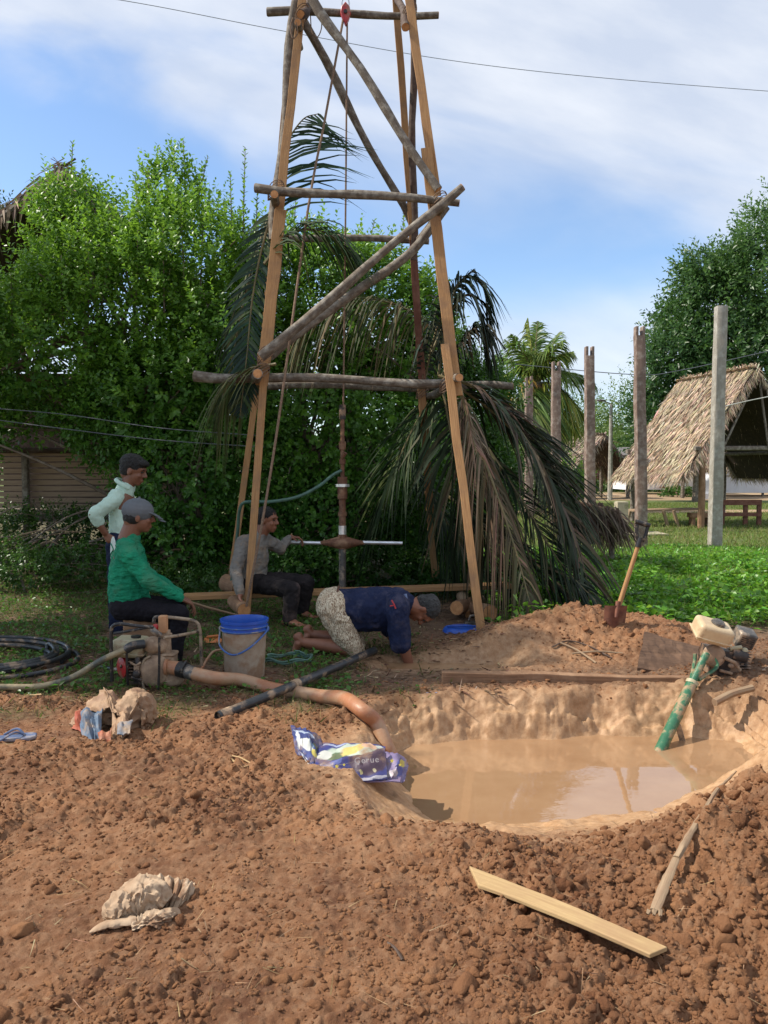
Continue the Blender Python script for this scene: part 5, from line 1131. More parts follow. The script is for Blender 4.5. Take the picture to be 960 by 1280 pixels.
m = MB(); m.ell(hc + (hf * -.032 + hu * -.01) * sH, (.072 * sH, .077 * sH, .062 * sH), fx=hf, fz=hu); remesh_part(m, 'hair', M['hair'], F1.rt, .006, 2, .008, .02)

# --- standing man in mint shirt
F2 = Fig('young man in a pale mint shirt standing with hand on hip behind the seated man', 6.95, (.98, -.05, 0), (P(150, 794, 6.95).x, 6.95, 0)); f, la = F2.f, F2.lat
hc = F2.q(167, 588); sH = 1.12; hf = (f + Vector((0, 0, -.30))).normalized(); hu = (up + f * .30).normalized(); B_ = F2.body
head(B_, hc, hf, hu, la, sH); F2.c(B_, (156, 614), (163, 598), 8.5, 8.5); F2.c(B_, (153, 668), (153, 624), 14, 14, 1.25); F2.c(B_, (151, 622, .13), (151, 622, -.13), 8, 8)
for s_ in (1, -1):
    F2.c(B_, (151, 624, .15 * s_), (130, 641, .24 * s_), 7, 5); F2.c(B_, (130, 641, .24 * s_), (141, 664, .17 * s_), 5, 4)
    F2.c(B_, (150, 680, .08 * s_), (150, 735, .09 * s_), 12, 8); F2.c(B_, (150, 735, .09 * s_), (149, 782, .09 * s_), 8, 5)
    a_ = F2.q(148, 791, .09 * s_); foot(B_, a_ - f * .05 - up * .03, a_ + f * .18 - up * .03, up, 1.0)
    hand(B_, F2.q(141, 665, .165 * s_), f * .5 + Vector((0, 0, -.8)), -la * s_, f, .95, .5)
remesh_part(B_, 'body', M['skin'], F2.rt, .0065, 3); head_bits(F2.rt, hc, hf, hu, la, sH)
m = MB(); F2.c(m, (153, 672), (153, 640), 16, 16, 1.15); F2.c(m, (153, 640), (152, 624), 16, 12, 1.2); F2.c(m, (151, 621, .12), (151, 621, -.12), 10, 10); F2.c(m, (153, 620), (158, 609), 12.5, 10.5, 1.05)
for s_ in (1, -1): F2.c(m, (151, 625, .15 * s_), (132, 640, .22 * s_), 9.5, 8.2); F2.c(m, (132, 641, .22 * s_), (135, 651, .20 * s_), 8.2, 6.8)
sh = remesh_part(m, 'shirt', MINT, F2.rt, .008, 4, .026, .07)
m = MB(); c0 = F2.q(157, 608)
m.tube([c0 + f * math.cos(q * PI / 8) * .078 + la * math.sin(q * PI / 8) * .082 + up * (.018 - .045 * math.cos(q * PI / 8)) for q in range(2, 15)], .014, 8, flat=1.3); m.build('collar', MINT, sh)
m = MB(); F2.c(m, (151, 676, .07), (151, 676, -.07), 14.5, 14.5)
for s_ in (1, -1): F2.c(m, (151, 680, .08 * s_), (151, 735, .09 * s_), 14, 10.5); F2.c(m, (151, 735, .09 * s_), (150, 783, .09 * s_), 10.5, 8.5)
remesh_part(m, 'trousers', NAVYT, F2.rt, .009, 4, .02, .07)
m = MB(); m.ell(hc + (hf * -.018 + hu * .048) * sH, (.104 * sH, .086 * sH, .080 * sH), fx=hf, fz=hu); m.ell(hc + (hf * -.045 + hu * .0) * sH, (.066 * sH, .078 * sH, .07 * sH), fx=hf, fz=hu); m.ell(hc + (hf * .055 + hu * .072) * sH, (.052 * sH, .070 * sH, .030 * sH), fx=hf, fz=hu)
remesh_part(m, 'hair', M['hair'], F2.rt, .006, 2, .016, .018)

# --- man in grey on the bench board
F3 = Fig('man in grey long-sleeved shirt sitting on the bench board, reaching for the steel bar', 7.62, (.86, -.5, 0), Gs(330, 778)); f, la = F3.f, F3.lat
hc = F3.q(334, 650); sH = 1.08; hf = (Vector((.93, -.33, 0)) + Vector((0, 0, -.08))).normalized(); hu = (up + hf * .08).normalized(); hl = hf.cross(hu).normalized(); B_ = F3.body
head(B_, hc, hf, hu, hl, sH); F3.c(B_, (323, 672), (330, 660), 8.5, 8.5); F3.c(B_, (314, 722), (318, 684), 15, 15, 1.2); F3.c(B_, (320, 676, .13), (320, 676, -.13), 8, 8)
def cc(mb, a, b_, r0, r1): mb.caps(P(*a), P(*b_), r0 * .0076, r1 * .0076, n=14)
armN = [(304, 678, 7.5), (295, 713, 7.36), (300, 744, 7.14)]; armF = [(336, 677, 7.72), (351, 686, 7.80), (364, 671, 7.92)]
cc(B_, armN[0], armN[1], 6, 5); cc(B_, armN[1], armN[2], 5, 3.6); cc(B_, armF[0], armF[1], 6, 4.6); cc(B_, armF[1], armF[2], 4.6, 3.4)
hand(B_, P(300, 746, 7.13), Vector((.25, -.35, -.9)), Vector((.7, .5, 0)), Vector((0, -1, .2)), 1.0, .55); hand(B_, P(363, 671, 7.92), Vector((.85, .25, -.1)), Vector((.1, 0, -1)), Vector((0, -1, 0)), 1.0, .75)
legs = [[(316, 728, 7.55), (365, 737, 7.22), (362, 775, 7.24)], [(322, 726, 7.72), (383, 728, 7.62), (377, 765, 7.68)]]
for L_ in legs:
    cc(B_, L_[0], L_[1], 9.5, 7); cc(B_, L_[1], L_[2], 7, 4.5); a_ = P(*L_[2]); zf = H(a_.x, a_.y); foot(B_, Vector((a_.x - .05, a_.y + .02, zf)), Vector((a_.x + .15, a_.y - .11, zf)), up, 1.0)
    B_.caps(a_, Vector((a_.x, a_.y, zf + .04)), .033, .03)
remesh_part(B_, 'body', M['skin_dark'], F3.rt, .0065, 3); head_bits(F3.rt, hc, hf, hu, hl, sH)
m = MB(); F3.c(m, (314, 724), (317, 694), 18, 17.5, 1.2); F3.c(m, (317, 694), (320, 680), 17.5, 14, 1.2); F3.c(m, (320, 676, .13), (320, 676, -.13), 9.5, 9.5); F3.c(m, (321, 677), (325, 669), 12, 9.5, 1.0)
cc(m, armN[0], armN[1], 9.5, 8); cc(m, armN[1], (300, 741, 7.16), 8, 5.6); cc(m, armF[0], armF[1], 9.5, 7.5); cc(m, armF[1], (361, 673, 7.9), 7.5, 5)
remesh_part(m, 'shirt', GREY, F3.rt, .009, 4, .028, .07)
m = MB(); F3.c(m, (316, 728, .08), (316, 728, -.08), 13.5, 13.5)
for L_ in legs: cc(m, L_[0], L_[1], 13, 10.5); cc(m, L_[1], L_[2], 10.5, 8.5)
remesh_part(m, 'trousers', DARKB, F3.rt, .009, 4, .024, .06)
m = MB(); m.ell(hc + (hf * -.018 + hu * .045) * sH, (.100 * sH, .084 * sH, .078 * sH), fx=hf, fz=hu); m.ell(hc + (hf * -.045 + hu * .0) * sH, (.064 * sH, .078 * sH, .065 * sH), fx=hf, fz=hu)
remesh_part(m, 'hair', M['hair'], F3.rt, .006, 2, .014, .018)

# --- kneeling man in navy
F4 = Fig('barefoot man in navy T-shirt and cream shorts kneeling with an arm in the mud hole', 6.2, (1, .0, 0), Gs(430, 818)); f, la = F4.f, F4.lat
hc = F4.q(530, 762, -.02); sH = 1.06; hf = Vector((-.12, -.10, -1)).normalized(); hl = Vector((0, -1, .1)).normalized(); hu = hl.cross(hf).normalized()
if hu.x < 0: hu = -hu
B_ = F4.body; head(B_, hc, hf, hu, hl, sH); F4.c(B_, (503, 752), (522, 760), 11, 10); F4.c(B_, (420, 757), (455, 762), 20, 21, 1.15); F4.c(B_, (455, 762), (490, 758), 22, 19, 1.15); F4.c(B_, (496, 754, .14), (496, 754, -.14), 11, 11)
for s_, el, wr in ((1, (503, 800), (513, 832)), (-1, (488, 796), (506, 826))):
    F4.c(B_, (497, 757, .17 * s_), (*el, .18 * s_), 8.5, 7.4); F4.c(B_, (*el, .18 * s_), (*wr, .12 * s_), 7.6, 5.6)
    hand(B_, F4.q(wr[0], wr[1], .12 * s_), Vector((.35, 0, -.9)), Vector((-.9, 0, -.2)), Vector((0, s_, 0)), 1.05, .5)
    dx = 0 if s_ > 0 else 9; dy = 0 if s_ > 0 else -4
    F4.c(B_, (418, 760, .09 * s_), (443, 809, .11 * s_), 15, 9.5); F4.c(B_, (443, 809, .11 * s_), (413, 804 + dy, .10 * s_), 9, 9); F4.c(B_, (413, 804 + dy, .10 * s_), (381 + dx, 800 + dy, .09 * s_), 9, 5.6)
    ank = F4.q(379 + dx, 799 + dy, .09 * s_); heel = ank + Vector((-.035, 0, .035)); toe = F4.q(366 + dx, 816 + dy * .4, .09 * s_)
    F4.body.caps(ank, heel, .034, .034); foot(B_, heel + Vector((-.012, 0, .0)), toe, Vector((1, 0, .35)), 1.05)
remesh_part(B_, 'body', M['skin_dark'], F4.rt, .006, 3); head_bits(F4.rt, hc, hf, hu, hl, sH)
m = MB(); F4.c(m, (424, 758), (450, 762), 22, 27.5, 1.05); F4.c(m, (450, 762), (484, 761), 28.5, 28, 1.0); F4.c(m, (484, 761), (498, 756), 27, 20, 1.05); F4.c(m, (496, 753, .15), (496, 753, -.15), 16, 16); F4.c(m, (497, 753), (508, 754), 16, 12.5)
for s_, el in ((1, (500, 798)), (-1, (488, 790))): F4.c(m, (497, 757, .18 * s_), (*el, .18 * s_), 14.5, 13.5)
sh = remesh_part(m, 'shirt', NAVY, F4.rt, .008, 4, .030, .08)
m = MB(); q0 = F4.q(506, 744, .13); m.tube([q0 + Vector((0, 0, .03)), F4.q(508, 752, .14), F4.q(507, 762, .14)], .012, 6, flat=.5); m.build('collar_trim', cloth('pale_blue_trim', (.20, .26, .42), (.16, .2, .34), .8, .1), sh)
m = MB(); m.tube([F4.q(489, 743, .275), F4.q(492, 748, .285), F4.q(494, 753, .285)], .006, 5).tube([F4.q(487, 750, .283), F4.q(492, 749, .285)], .004, 5); m.build('chest_logo', M['red_plastic'], sh, label='small reddish logo on the sleeve')
m = MB(); F4.c(m, (416, 755, .07), (416, 755, -.07), 20.5, 20.5)
for s_ in (1, -1): F4.c(m, (415, 757, .09 * s_), (430, 787, .11 * s_), 20, 16); F4.c(m, (430, 787, .11 * s_), (444, 808, .11 * s_), 16, 12.5)
shs = remesh_part(m, 'shorts', SHORTS, F4.rt, .008, 4, .026, .06)
m = MB(); cb = F4.q(420, 756); ax_ = Vector((.86, 0, -.16)).normalized(); e1 = Vector((0, -1, 0)); e2 = ax_.cross(e1)
m.tube([cb + ax_ * -.005 + (e1 * math.cos(q * PI / 10) * .150 + e2 * math.sin(q * PI / 10) * .138) for q in range(21)], .017, 8, cap=False, flat=.5, up=ax_); m.build('belt', plain('brown_belt', (.14, .055, .035), rough=.6), shs)
m = MB(); m.board(F4.q(422, 764, .235), F4.q(438, 768, .24), .05, .012, up=(0, -1, .3)); m.build('pocket_flap', SHORTS, shs, bevel=.004)
m = MB(); m.ell(hc + (hf * -.022 + hu * .040) * sH, (.100 * sH, .086 * sH, .082 * sH), fx=hf, fz=hu); m.ell(hc + (hf * -.045 + hu * -.01) * sH, (.066 * sH, .079 * sH, .065 * sH), fx=hf, fz=hu)
remesh_part(m, 'hair', M['grey_hair'], F4.rt, .006, 2, .014, .018)
# ================================================================= SMALL THINGS ON THE GROUND
# seat block
sb = Gs(163, 836); o = empty('seat_block', sb, 'squared brown wood block the green-shirted man sits on', 'block')
m = MB(); m.box((sb.x, 5.98, .19), (.145, .04, 0), (-.04, .14, 0), (0, 0, .20)); m.build('block', M['mud_wood'], o, bevel=.012)

# bucket
bc = Gs(306, 853); bc = Vector((P(306, 853, 5.42).x, 5.42, H(P(306, 853, 5.42).x, 5.42))); bk = empty('bucket', bc, 'muddy white plastic bucket with a blue rim and blue handle', 'bucket')
rt_, rb_, hb = .158, .132, .40
m = MB(); m.lathe(bc, [(0, .012), (rb_ * .97, .012), (rb_, 0), (rb_ + .002, .02), (.150, hb * .80), (.151, hb * .83)], 40); m.lathe(bc, [(.1475, hb * .83), (.128, .025), (0, .02)], 40); m.build('wall', M['bucket_body'], bk)
m = MB(); m.lathe(bc, [(.151, hb * .80), (.158, hb * .81), (.158, hb * .835), (.153, hb * .84), (.153, hb * .87), (.160, hb * .875), (.160, hb * .90), (.154, hb * .905), (.155, hb * .945), (.164, hb * .955), (.165, hb * 1.0), (.158, hb * 1.0), (.152, hb * .93), (.148, hb * .82), (.140, hb * .5), (.130, .03), (0, .028)], 40)
m.build('rim', M['blue_plastic'], bk)
m = MB(); m.lathe(bc, [(.1592, hb * .812), (.161, hb * .822), (.159, hb * .834)], 40); m.lathe(bc, [(.1612, hb * .878), (.163, hb * .888), (.161, hb * .899)], 40); m.build('rim_ring', M['blue_rim'], bk)
m = MB(); hz = hb * .83
m.tube(bez([bc + Vector((-.163, -.01, hz)), bc + Vector((-.150, -.085, hz - .10)), bc + Vector((-.05, -.165, hz - .145)), bc + Vector((.06, -.160, hz - .10)), bc + Vector((.150, -.07, hz - .02)), bc + Vector((.163, -.01, hz + .01))], 8), .0065, 8); m.build('handle', M['blue_rim'], bk)
for s_ in (-1, 1): m = MB(); m.ell(bc + Vector((.161 * s_, -.01, hz)), (.012, .022, .022)); m.build('lug', M['blue_rim'], bk)

# ---- motor pump at the left
Yq = 5.2
PU = empty('motor_pump', Gs(192, 860), 'mud-caked petrol water pump in a tubular frame with an orange-brown hose', 'pump')
def pt(name, pts, rpx, mat, parent=PU, n=8, cap=True):
    m = MB(); m.tube(bez([P(*q) for q in pts], 6), rpx * .0052, n, cap=cap); return m.build(name, M[mat], parent)
Yf, Yk = 5.08, 5.36
pt('frame_tube', [(140, 852, Yf), (139, 815, Yf), (139, 790, Yf), (142, 782, Yf), (152, 780, Yf), (175, 783, Yf), (192, 784, Yf)], 2.3, 'black_metal')
pt('frame_tube', [(142, 792, Yf), (160, 789, Yf), (186, 784, Yf)], 1.8, 'black_metal')
pt('frame_tube', [(192, 778, Yk), (194, 772, Yk), (202, 771, Yk), (225, 773, Yk), (242, 776, Yk), (249, 783, Yk), (251, 800, Yk), (252, 832, Yk)], 2.2, 'tan_frame')
pt('frame_tube', [(205, 797, Yf), (225, 794, Yf + .1), (245, 790, Yk), (250, 787, Yk)], 2.0, 'tan_frame')
pt('frame_tube', [(199, 797, Yf - .06), (199, 830, Yf - .06), (198, 862, Yf - .06)], 1.6, 'black_metal')
pt('frame_tube', [(158, 806, Yf - .02), (159, 835, Yf - .02), (160, 860, Yf)], 1.6, 'black_metal')
pt('frame_tube', [(188, 820, Yf), (180, 826, Yf), (178, 840, Yf), (180, 860, Yf), (190, 864, Yf), (200, 862, Yf)], 1.5, 'tan_frame')
pt('frame_tube', [(142, 856, Yk), (170, 858, Yk), (225, 858, Yk)], 2.0, 'tan_frame')
m = MB(); c_ = P(164, 808, 5.2); m.box(c_, (.105, 0, -.005), (0, .10, 0), (.002, 0, .060)); tk = m.build('fuel_tank', M['cream_tank'], PU, bevel=.032, seg=4)
m = MB(); c_ = P(164, 814, 5.2); m.box(c_, (.112, 0, -.005), (0, .107, 0), (0, 0, .006)); m.build('seam', M['cream_tank'], tk, bevel=.004)
m = MB(); c_ = P(170, 797, 5.2); m.tube([c_ - Vector((0, 0, .012)), c_ + Vector((0, 0, .014))], .032, 16); m.build('fuel_cap', M['black_metal'], tk)
m = MB(); c_ = P(191, 806, 5.14); m.ell(c_, (.062, .06, .055)); m.ell(c_ + Vector((.045, .02, -.01)), (.045, .05, .05)); m.build('air_filter', M['dusty_cast'], PU)
m = MB(); c_ = P(204, 780, 5.18); m.box(c_, (.026, 0, 0), (0, .026, 0), (0, 0, .056)); m.build('orange_block', M['orange_block'], PU, bevel=.006)
m = MB(); m.tube([P(206, 788, 5.2), P(207, 818, 5.2)], [.036, .042], 14); m.tube([P(206, 792, 5.2), P(206, 795, 5.2)], .048, 14); m.build('outlet_neck', M['dusty_cast'], PU)
m = MB(); c_ = P(190, 841, 5.08)
m.lathe(c_ + Vector((0, .10, 0)), [(0, 0), (.085, .0), (.105, .02), (.108, .05), (.100, .085), (.075, .11), (.03, .12), (0, .12)], 28, (0.15, -1, 0)); m.build('pump_casing', M['dusty_cast'], PU)
m = MB(); c_ = P(210, 829, 5.2); m.box(c_, (.052, 0, 0), (0, .06, 0), (0, 0, .072)); m.box(P(210, 817, 5.2), (.058, 0, 0), (0, .065, 0), (0, 0, .012)); m.build('valve_body', M['dusty_cast'], PU, bevel=.014)
m = MB(); c_ = P(214, 848, 5.14); m.ell(c_, (.085, .05, .060)); m.build('volute', M['dusty_cast'], PU)
m = MB(); c_ = P(169, 838, 5.2); m.box(c_ + Vector((0, .02, 0)), (.050, 0, 0), (0, .06, 0), (0, 0, .085)); m.tube([P(172, 822, 5.1), P(172, 836, 5.08)], .018, 10).ell(P(171, 842, 5.06), (.026, .022, .028)).tube([P(164, 846, 5.08), P(178, 850, 5.08)], .012, 8)
for k in range(5): m.box(P(170, 826 + k * 4, 5.12), (.045, 0, 0), (0, .03, 0), (0, 0, .003))
m.build('engine_block', M['dark_engine'], PU, bevel=.003)
m = MB(); c_ = P(171, 838, 5.07); m.box(c_, (.016, 0, 0), (0, .012, 0), (0, 0, .03)).tube([P(163, 828, 5.08), P(170, 832, 5.06), P(176, 828, 5.08)], .008, 8); m.build('carburettor', M['dusty_cast'], PU, bevel=.003)
m = MB(); m.lathe(P(153.5, 834, 5.16), [(0, -.02), (.045, -.02), (.066, -.012), (.068, .01), (.05, .02), (0, .022)], 24, (-.75, -.66, 0)); rs_ = m.build('recoil_starter', M['red_plastic'], PU)
m = MB(); m.ell(P(151.5, 833, 5.12), (.008, .012, .012)); m.build('hub', M['black_metal'], rs_)
m = MB(); m.ell(P(195, 784, 5.2), (.028, .025, .022)); m.build('red_cap', M['red_plastic'], PU)
m = MB(); m.tube(bez([P(189, 785, 5.1), P(194, 790, 5.08), P(200, 794, 5.1)], 5), .02, 10); m.build('elbow', M['grey_metal'], PU)
m = MB(); m.tube([P(205, 833, 5.12), P(224, 836, 5.1)], [.042, .048], 16); m.tube([P(207, 834, 5.11), P(210, 834, 5.11)], .054, 16); m.build('suction_port', M['orange_hose'], PU)
m = MB(); m.tube([P(224, 836, 5.1), P(233, 838.5, 5.08)], .052, 16); m.tube([P(227, 835, 5.09), P(229, 836, 5.09)], .057, 16); m.build('hose_clamp', M['black_metal'], PU)
m = MB(); m.tube([P(231, 838, 5.09), P(244, 843, 5.05)], .045, 16); m.build('hose_adapter', M['grey_metal'], PU)
def hose(label, pts, r_, mat, n=16, name='hose', closed_end=True, rings=0):
    path = bez(pts, 14); m = MB(); 
    rs = [r_ * (1 + (.035 if rings and k % 2 else 0)) for k in range(len(path))]
    m.tube(path, rs, n); o = m.build(name, mat, None); return tag(o, label, 'hose')
hp = [P(240, 841.5, 5.06), P(270, 848, 5.0), Gs(302, 860, .05), Gs(340, 867, .03), Gs(372, 872, .03), Gs(403, 880, .045), Gs(430, 889, .075), Gs(452, 903, .07), Gs(470, 919, .07), P(484, 936, 4.32), P(493, 956, 4.32)]
hose('thick orange-brown suction hose running from the pump into the pit', hp, .043, M['orange_hose'], name='suction_hose', rings=0)
hose('dusty tan hose crossing from the left edge onto the pump', [P(-60, 860, 4.9), P(0, 859, 4.95), P(50, 858, 5.0), P(90, 847, 5.05), P(130, 824, 5.05), P(160, 811, 5.04), P(172, 806, 5.06)], .021, M['tan_hose'], 12)
m = MB(); m.tube(bez([P(158, 812, 5.04), P(166, 807, 5.04), P(180, 805, 5.08)], 6), .029, 12); m.build('hose_end', M['black_pvc'], PU)
# coil of black pipe
m = MB(); pts = []
for k in range(96):
    a_ = k / 96 * 5.2 * 2 * PI; rr_ = .50 + .09 * math.sin(a_ * .37) ; cx = -2.85 + .06 * math.sin(a_ * .21); cy = 5.72 + .05 * math.cos(a_ * .3)
    pts.append(Vector((cx + rr_ * math.cos(a_), cy + rr_ * .95 * math.sin(a_), .02 + .013 * (k / 18) + .035 * math.sin(a_ * .5) ** 2)))
pts += [P(60, 829, 5.95), P(95, 830, 5.9), P(125, 834, 5.7), P(150, 838, 5.4)]
m.tube(bez(pts, 3), .0165, 10); o = m.build('pipe_coil', M['black_pvc'], None); tag(o, 'coil of black plastic pipe on the grass at the left edge', 'pipe')
hose('thin brown hose curling between the pump and the bucket', [P(225, 834, 5.3), P(238, 835, 5.35), P(250, 838, 5.4), P(259, 824, 5.5), P(268, 814, 5.55), P(282, 813, 5.62), P(300, 820, 5.8)], .009, M['orange_hose'], 8)
cz = Gs(361, 828)
m = MB(); m.tube([cz + Vector((.17 * math.cos(a_ * PI / 16), .13 * math.sin(a_ * PI / 16), .02 + .006 * (a_ / 16) + .01 * math.sin(a_))) for a_ in range(72)], .0085, 8); o = m.build('hose_coil', M['green_hose'], None); tag(o, 'small coil of thin green hose between the bucket and the kneeling man', 'hose')
# black pipe with hollow end
BP = empty('drain_pipe', Gs(370, 858), 'long black and mud-grey pipe lying across the suction hose', 'pipe')
p0, pm, p1 = P(272, 896, 4.42), P(366, 857, 4.92), P(468, 813, 6.0); dd = (pm - p0).normalized()
m = MB(); path = bez([p0, pm, p1], 8)
m.tube(path, .0285, 16, cap=False); m.tube([p0 + dd * .15, p0], .024, 16, cap=False); m.tube([p1 - dd * .001, p1], .0285, 16); m.build('pipe_wall', M['black_pvc'], BP)
m = MB(); m.tube([p0 + dd * .14, p0 + dd * .15], .0245, 12); m.build('pipe_bore_shade', M['eye'], BP)  # near-black plug painting the shade down the open bore
m = MB(); m.tube([p0 + dd * .02, p0 + dd * .10], .031, 16); m.build('joint_sleeve', M['mud_pvc'], BP); m = MB(); m.tube([pm, pm + (p1 - pm).normalized() * .06], .033, 16); m.build('joint_sleeve', M['mud_pvc'], BP)

# orange scrap behind the bucket
g = Gs(266, 803); m = MB(); m.box(g + Vector((0, 0, .02)), (.06, .02, 0), (-.02, .05, 0), (0, .01, .012)); m.tube([g + Vector((-.05, 0, .045)), g + Vector((.04, .03, .05))], .012, 6); o = m.build('plastic_scrap', M['orange_plastic'], None, bevel=.005); tag(o, 'orange plastic scrap on the ground left of the bucket', 'scrap')
# stick / rope end from green man's hand to the block
rope('wooden_stick', [P(229, 750, 5.85), P(262, 760, 6.4), P(300, 770, 6.95)], .010, M['dry_wood'], 'thin stick held by the green-shirted man', 'stick')
rope('pale_branch', [Gs(195, 705, .03), Gs(225, 710, .06), Gs(262, 716, .04), Gs(290, 716, .03)], .04, M['dry_wood'], 'pale fallen branch on the grass behind the seated men', 'branch', sides=8)

# ---- plank beam behind the pit, slab, spill
pb = empty('trench_board', Gs(710, 858), 'long muddy board standing on edge between the pit and the dirt heap', 'board')
m = MB(); a_, b_ = P(552, 848, 5.26), P(872, 856, 5.24); n = 8; R0 = random.Random(4)
path = [a_.lerp(b_, i / n) + Vector((0, R0.uniform(-.006, .006), R0.uniform(-.004, .004))) for i in range(n + 1)]
vs = []; uvs = []
for i, c_ in enumerate(path):
    for (y_, z_) in ((-.035, -.075), (.035, -.075), (.035, .052), (-.035, .052)): vs.append(c_ + Vector((0, y_, z_ * R0.uniform(.95, 1.05)))); uvs.append(((c_ - path[0]).length, y_ * 3 + z_))
m.add(vs, [(i * 4 + k, i * 4 + (k + 1) % 4, i * 4 + 4 + (k + 1) % 4, i * 4 + 4 + k) for i in range(n) for k in range(4)] + [(3, 2, 1, 0), (n * 4, n * 4 + 1, n * 4 + 2, n * 4 + 3)], uvs); m.build('plank', M['mud_wood'], pb, smooth=False, bevel=.005)
sl = empty('mud_slab', P(835, 825, 5.7), 'broad dark board plastered with mud leaning on the heap left of the engine', 'board')
q = [P(806, 790, 5.78), P(874, 808, 5.74), P(870, 847, 5.42), P(797, 834, 5.42)]; DKP = wood('dark_muddy_board', (.15, .088, .055), (.06, .035, .024), (.24, .14, .085), crack=1.0, spots=6); m = MB(); N0 = 10; vs = []; R0 = random.Random(8)
for k in (0, 1):
    for i in range(N0 + 1):
        for j in range(N0 + 1):
            u_, v_ = i / N0, j / N0; c_ = q[0].lerp(q[1], u_).lerp(q[3].lerp(q[2], u_), v_); vs.append(c_ + Vector((R0.uniform(-.006, .006), 0, R0.uniform(-.006, .006) - .05 * k)))
I = lambda k, i, j: k * (N0 + 1) ** 2 + i * (N0 + 1) + j
fs = [(I(0, i, j), I(0, i + 1, j), I(0, i + 1, j + 1), I(0, i, j + 1)) for i in range(N0) for j in range(N0)] + [(I(1, i, j), I(1, i, j + 1), I(1, i + 1, j + 1), I(1, i + 1, j)) for i in range(N0) for j in range(N0)]
for i in range(N0): fs += [(I(0, i, 0), I(1, i, 0), I(1, i + 1, 0), I(0, i + 1, 0)), (I(0, i, N0), I(0, i + 1, N0), I(1, i + 1, N0), I(1, i, N0)), (I(0, 0, i), I(0, 0, i + 1), I(1, 0, i + 1), I(1, 0, i)), (I(0, N0, i), I(1, N0, i), I(1, N0, i + 1), I(0, N0, i + 1))]
m.add(vs, fs, [(v_[0], v_[2] + v_[1]) for v_ in vs]); m.build('panel', DKP, sl, smooth=False)
# ---- long-tail boat engine used as a pump
EN = empty('boat_engine', Gs(890, 850), 'small petrol engine with dusty beige tank and green shaft tube dipping into the pit', 'engine')
Ye = 5.3
lean = Vector((.30, 0, 1)).normalized()
tk0 = P(890.5, 789, 5.22); ax1 = Vector((.95, .10, -.28)).normalized(); ay1 = Vector((-.02, .86, -.0)).normalized(); az1 = ax1.cross(ay1).normalized(); ay1 = az1.cross(ax1)
Tm = Vector((.26, -.35, .90)).normalized()
ax1 = (Vector((1, .0, -.22)) - Tm * Vector((1, 0, -.22)).dot(Tm)).normalized(); ay1 = Tm.cross(ax1)
m = MB(); m.box(tk0, ax1 * .118, ay1 * .085, Tm * .062); tk = m.build('fuel_tank', M['beige_metal'], EN, bevel=.030, seg=4)
m = MB(); m.box(tk0 - Tm * .030, ax1 * .123, ay1 * .090, Tm * .006); m.build('seam', M['beige_metal'], tk, bevel=.005)
m = MB(); cc_ = tk0 + Tm * .062 + ax1 * .012 + ay1 * .0; m.lathe(cc_, [(0, .024), (.03, .024), (.040, .016), (.042, 0)], 24, Tm); m.lathe(cc_, [(.046, -.004), (.047, .006), (.042, .006)], 24, Tm); m.build('fuel_cap', M['grey_metal'], tk)
mf = P(930, 797, 5.38); m = MB(); m.box(mf, ax1 * .062, ay1 * .06, Tm * .058); mu = m.build('muffler', M['grey_metal'], EN, bevel=.014)
m = MB()
for k in range(5): m.box(mf - ay1 * .061 - Tm * (.03 - .014 * k), ax1 * .045, ay1 * .002, Tm * .003)
m.build('muffler_slots', M['dark_engine'], mu)
m = MB(); e0 = P(899, 826, 5.32); m.box(e0, (.10, 0, -.02), (0, .09, 0), (.01, 0, .085)); m.tube([e0 + Vector((.05, -.06, .06)), e0 + Vector((.15, -.06, .04))], .045, 14); 
for k in range(7): m.box(e0 + Vector((.12 + .0 * k, -.02, -.03 + .018 * k)), (.055, 0, 0), (0, .07, 0), (0, 0, .003))
m.build('engine_block', M['dark_engine'], EN, bevel=.006)
m = MB(); m.lathe(P(893, 820, 5.22), [(0, .03), (.05, .028), (.07, .015), (.075, -.02), (0, -.02)], 20, (.1, -1, .1)); m.build('flywheel_cover', M['dusty_cast'], EN)
m = MB(); m.tube([P(912, 811, 5.25), P(927, 809, 5.25)], .014, 8).ell(P(931, 815, 5.25), (.024, .02, .03)).tube([P(930, 818, 5.25), P(927, 832, 5.25)], .012, 8); m.build('spark_plug_lead', M['cream_tank'], EN)
m = MB(); m.tube([P(905, 822, 5.2), P(918, 828, 5.18), P(925, 838, 5.2)], .012, 8).tube([P(900, 838, 5.2), P(915, 842, 5.2)], .01, 8).ell(P(914, 832, 5.19), (.022, .018, .018)); m.build('carburettor', M['dusty_cast'], EN)
s0, s1, s2 = P(883, 817, 5.16), P(864, 856, 5.06), P(821, 947, 4.66); s3 = s1.lerp(s2, 1.12)
m = MB(); m.tube([s0, s1], .024, 14); m.tube([s1 - (s1 - s0) * .06, s1.lerp(s2, .5), s3], [.036, .035, .034], 16); sh_ = m.build('shaft_tube', M['green_paint'], EN)
m = MB(); m.tube([s1 + (s0 - s1) * .1, s1], .041, 16); m.build('joint_ring', M['cream_tank'], sh_)
for a_, b_ in (((869, 817), (863, 852)), ((893, 822), (873, 850))):
    m = MB(); m.tube(bez([P(a_[0], a_[1], 5.2), P(a_[0] + (3 if a_[0] > 880 else -1), a_[1] + 12, 5.18), P(b_[0], b_[1], 5.08)], 5), .012, 8); m.build('bracket', M['green_paint'], EN)
m = MB(); m.board(s1.lerp(s2, .5) + Vector((.02, 0, -.03)), s1.lerp(s2, .5) + Vector((.10, -.04, -.34)), .035, .018, up=(0, -1, 0)); m.build('skeg', M['mud_pvc'], EN, bevel=.004)
